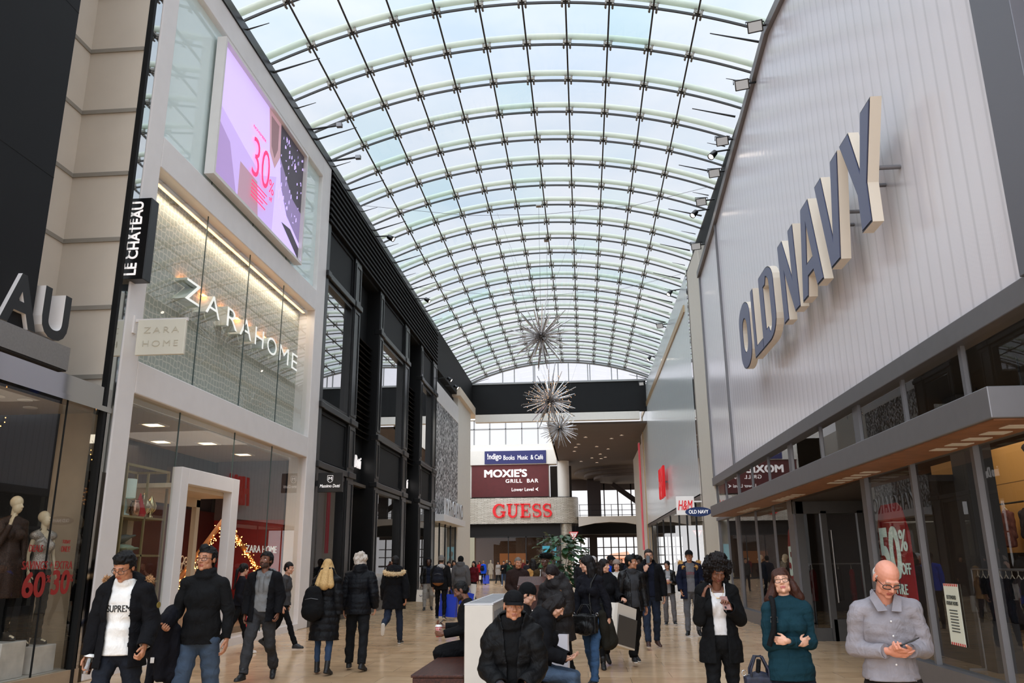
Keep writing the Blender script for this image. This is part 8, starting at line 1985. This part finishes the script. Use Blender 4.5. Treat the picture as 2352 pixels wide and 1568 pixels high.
    q.build('ring_lattice', mat('cream_lattice',(220,208,186),.5), s); q = MB(); q.box((-.03,-.9,0),(.03,.95,.8)); q.build('base', mat('cream_paint',(214,196,170),.6), s)
    # lit garland frame in the shape of a tent
    g = thing('garland_frame', 'golden tent shaped frame wrapped in fairy lights inside the home store', 'decoration', (-8.5,19.0,0))
    q = MB(); top = (0,0,2.65); q.tube([top,(0,-2.7,.8)], .06, 6); q.tube([top,(0,2.25,1.5)], .06, 6); q.tube([(0,2.25,1.5),(0,2.25,.25)], .03, 6); q.tube([(0,-2.7,.8),(0,-2.7,0)], .03, 6); q.build('pole', mat('amber_wood',(176,110,52),.6), g)
    q = MB(); rnd = random.Random(2)
    for sgn, L in ((-1,2.7),(1,2.25)):
        for i in range(150):
            f_ = rnd.random(); c = Vector((rnd.gauss(.05,.03), sgn*L*f_+rnd.gauss(0,.05), 2.65-(1.85 if sgn < 0 else 1.15)*f_+rnd.gauss(-.06,.08))); q.ell(c, (.011,.011,.011), seg=6, rings=4)
    q.build('fairy_lights', emitmat('garland_light',(255,170,80),12), g)
    # bedding stacks and table glimpsed inside
    for i in range(4):
        v = thing('folded_bedding', ['red folded quilt at the bottom of the bedding pile','rust folded quilt second in the bedding pile','dark folded quilt third in the bedding pile','brown folded quilt on top of the bedding pile'][i], 'bedding', (-10.6,15.0,.9+.22*i)); q = MB(); q.bbox((-.3,-.7,0),(.3,.7,.2),.08); q.build('quilt', mat('quilt_%d' % i, ((120,34,26),(136,60,32),(70,30,26),(104,56,34))[i], .9, bumps=.4, bscale=20), v)
    q = MB(); q.bbox((-11.0,14.2,0),(-10.2,15.8,.88),.01); tag(q.build('display_table', mat('dark_table',(40,32,28),.5)), 'dark table carrying the bedding pile inside the home store', 'table')
    q = MB(); q.bbox((-9.1,14.75,.0),(-8.4,15.2,.78),.02); tag(q.build('counter', mat('tan_counter',(176,140,104),.6)), 'small tan counter just inside the home store entrance', 'counter')
def frame_box(q, x0, x1, y0, y1, z):
    q.box((x0,y0-.02,z-.02),(x1,y0+.02,z+.02)); q.box((x0,y1-.02,z-.02),(x1,y1+.02,z+.02)); q.box((x0-.02,y0,z-.02),(x0+.02,y1,z+.02)); q.box((x1-.02,y0,z-.02),(x1+.02,y1,z+.02))
home_display()

# ------------------------------------------------------------------ clothes in the right shop and the black facade
def garment(label, loc, rz, col, L=.7, w=.46, group=None):
    t = thing('hanging_garment', label, 'garment', loc, rad(rz), group)
    P, N, Fc = grow([('loft', [(V3(0,0,-L), w*.42, .07, np.eye(3)), (V3(0,0,-L*.5), w*.40, .065, np.eye(3)), (V3(0,0,-.12), w*.42, .06, np.eye(3)), (V3(0,0,-.03), w*.22, .04, np.eye(3))]), ('cap', V3(-w*.38,0,-.12), V3(-w*.48,0,-L*.75), .055, .045), ('cap', V3(w*.38,0,-.12), V3(w*.48,0,-L*.75), .055, .045)], .018, 0, 2)
    P = P+N*(nzf(P, 15, int(abs(loc[1])*10))*.008)[:,None]
    emit_obj('cloth', [(P, Fc, 0)], [cloth('garment_%d_%d_%d' % tuple(col), col)], t)
    q = MB(); q.tube([(-w*.36,0,-.1),(0,0,.02),(w*.36,0,-.1)], .008, 5); q.tube([(0,0,.02),(0,0,.07),(.03,0,.1),(.05,0,.07)], .004, 5); q.build('hanger', mat('hanger_pale',(196,184,166),.5), t)
ORD = 'first second third fourth fifth sixth seventh eighth ninth tenth eleventh twelfth thirteenth fourteenth'.split()
rack = thing('clothes_rack', 'long white clothes rack deep in the window right of the sale banner', 'rack', (5.9,12.2,0))
q = MB(); q.tube([(0,-1.3,1.45),(0,1.25,1.45)], .018, 8); q.build('rail', M_SILVER, rack)
for y in (-1.3,1.25):
    q = MB(); q.tube([(0,y,0),(0,y,1.45)], .018, 8); q.build('upright', M_SILVER, rack); q = MB(); q.box((-.25,y-.02,0),(.25,y+.02,.03)); q.build('foot', M_SILVER, rack)
rnd = random.Random(21); cols = [(24,24,28),(30,26,30),(20,22,26),(70,20,26),(36,34,40),(18,18,20),(52,44,44)]
names = ['black','charcoal','near black','dark red','slate','jet black','taupe']
for i in range(14): garment('%s garment %s from the near end of the long rack' % (names[i % 7], ORD[i]), (5.9,11.05+.17*i,1.36), 86+rnd.uniform(-6,6), cols[i % 7], .62, .42)
rack2 = thing('wall_rail', 'wall rail with jackets against the pine boards of the right shop', 'rail', (8.0,16.0,2.6))
q = MB(); q.tube([(0,-2.6,0),(0,2.6,0)], .018, 8); q.build('rail', M_BLKMET, rack2)
for i, c in enumerate(((206,190,170),(150,140,130),(60,54,58),(110,70,66),(190,180,172),(48,52,60))): garment('jacket %s on the wall rail over the pine boards' % ['cream, first','stone, second','charcoal, third','rose brown, fourth','off-white, fifth','blue grey, sixth'][i], (7.9,14.0+.75*i,2.5), 88, c, .7, .5)
rack3 = thing('clothes_rack', 'clothes rack with red and black garments behind the recessed doors', 'rack', (6.4,20.6,0))
q = MB(); q.tube([(-1.2,0,1.5),(1.4,0,1.5)], .018, 8); q.build('rail', M_SILVER, rack3)
for x in (-1.2,1.4): q = MB(); q.tube([(x,0,0),(x,0,1.5)], .018, 8); q.build('upright', M_SILVER, rack3)
for i in range(8): garment('%s garment %s from the left on the rack behind the recessed doors' % (['dark red','black','charcoal','crimson'][i % 4], ORD[i]), (5.4+.3*i,20.6,1.41), rnd.uniform(-8,8)+80, [(96,14,20),(20,20,22),(36,34,38),(140,18,26)][i % 4], .75, .44)
for i, (x, y, c) in enumerate(((5.3,25.9,(30,30,34)),(5.4,23.2,(52,40,36)),(5.4,21.2,(24,26,30)))):
    mannequin(['dark dressed mannequin in the last window of the right shop','mannequin in brown coat in the middle window of the right shop','mannequin in black coat near the left sale banner'][i], (x,y,.02), -70, 1.74, (None,None), dict(mat='mq_%d' % i, col=c, t=.03, hem=.7, name='coat'), dict(mat='black_trousers', col=(16,16,17)), (0,0))
for i, (x, y, lab, c) in enumerate(((-8.1,22.55,'mannequin in camel coat and knit hat in the first black bay',(190,160,116)),(-8.5,26.6,'mannequin in camel coat by the first recessed entrance',(170,138,96)),(-8.2,30.0,'mannequin in grey suit in the second black bay',(70,70,74)))):
    mannequin(lab, (x,y,.05), 70, 1.82, (None,None), dict(mat='camel_%d' % i, col=c, t=.034, hem=.68, name='coat', collar=.04), dict(mat='black_trousers', col=(16,16,17)), (0,0))
# conifer in the first black bay
t = thing('conifer', 'small dark conifer beside the mannequin in the first black bay', 'plant', (-7.95,23.45,.1)); q = MB(); rnd = random.Random(6)
for i in range(420):
    z = .3+1.55*rnd.random(); R_ = .5*(1-(z-.3)/1.75)+.06; a = rnd.random()*6.28; d = Vector((math.cos(a),math.sin(a),-.25)); b = d*R_*.25+Vector((0,0,z)); e = d*R_+Vector((0,0,z)); s = d.cross(Vector((0,0,1)))*.05
    q.add([b+s*.4,b-s*.4,e-s,e+d*.06,e+s],[(0,1,2,3,4)])
q.build('foliage', mat('conifer_green',(20,40,28),.7), t); q = MB(); q.tube([(0,0,0),(0,0,1.8)], .03, 6, r1=.01); q.build('trunk', mat('stem_brown',(70,56,40),.7), t)
# far corner shop stock
for i in range(6):
    v = thing('display_mannequin', 'small dressed mannequin in the far corner shop, %s from its left end' % ['first','second','third','fourth','fifth','sixth'][i], 'mannequin', (-11.6+1.5*i,76.6,0)); q = MB(); c = [(150,30,36),(30,30,34),(196,180,160),(60,60,70),(120,40,46),(40,34,34)][i]
    P, N, Fc = grow([('ell', V3(0,0,1.25), (.19,.13,.3)), ('loft', [(V3(0,0,.5), .22, .16, np.eye(3)), (V3(0,0,1.1), .15, .11, np.eye(3))]), ('cap', V3(-.2,0,1.42), V3(-.25,0,.95), .05, .04), ('cap', V3(.2,0,1.42), V3(.25,0,.95), .05, .04)], .03, 0, 2); emit_obj('dress', [(P, Fc, 0)], [cloth('mqdress_%d' % i, c)], v)
    P, N, Fc = grow([('ell', V3(0,0,1.68), (.08,.1,.12)), ('cap', V3(0,0,1.5), V3(0,0,1.62), .05, .05), ('cap', V3(-.08,0,.02), V3(-.08,0,.6), .05, .06), ('cap', V3(.08,0,.02), V3(.08,0,.6), .05, .06)], .03, 0, 2); emit_obj('figure', [(P, Fc, 0)], [mat('mannequin_cream',(214,196,166),.25)], v)
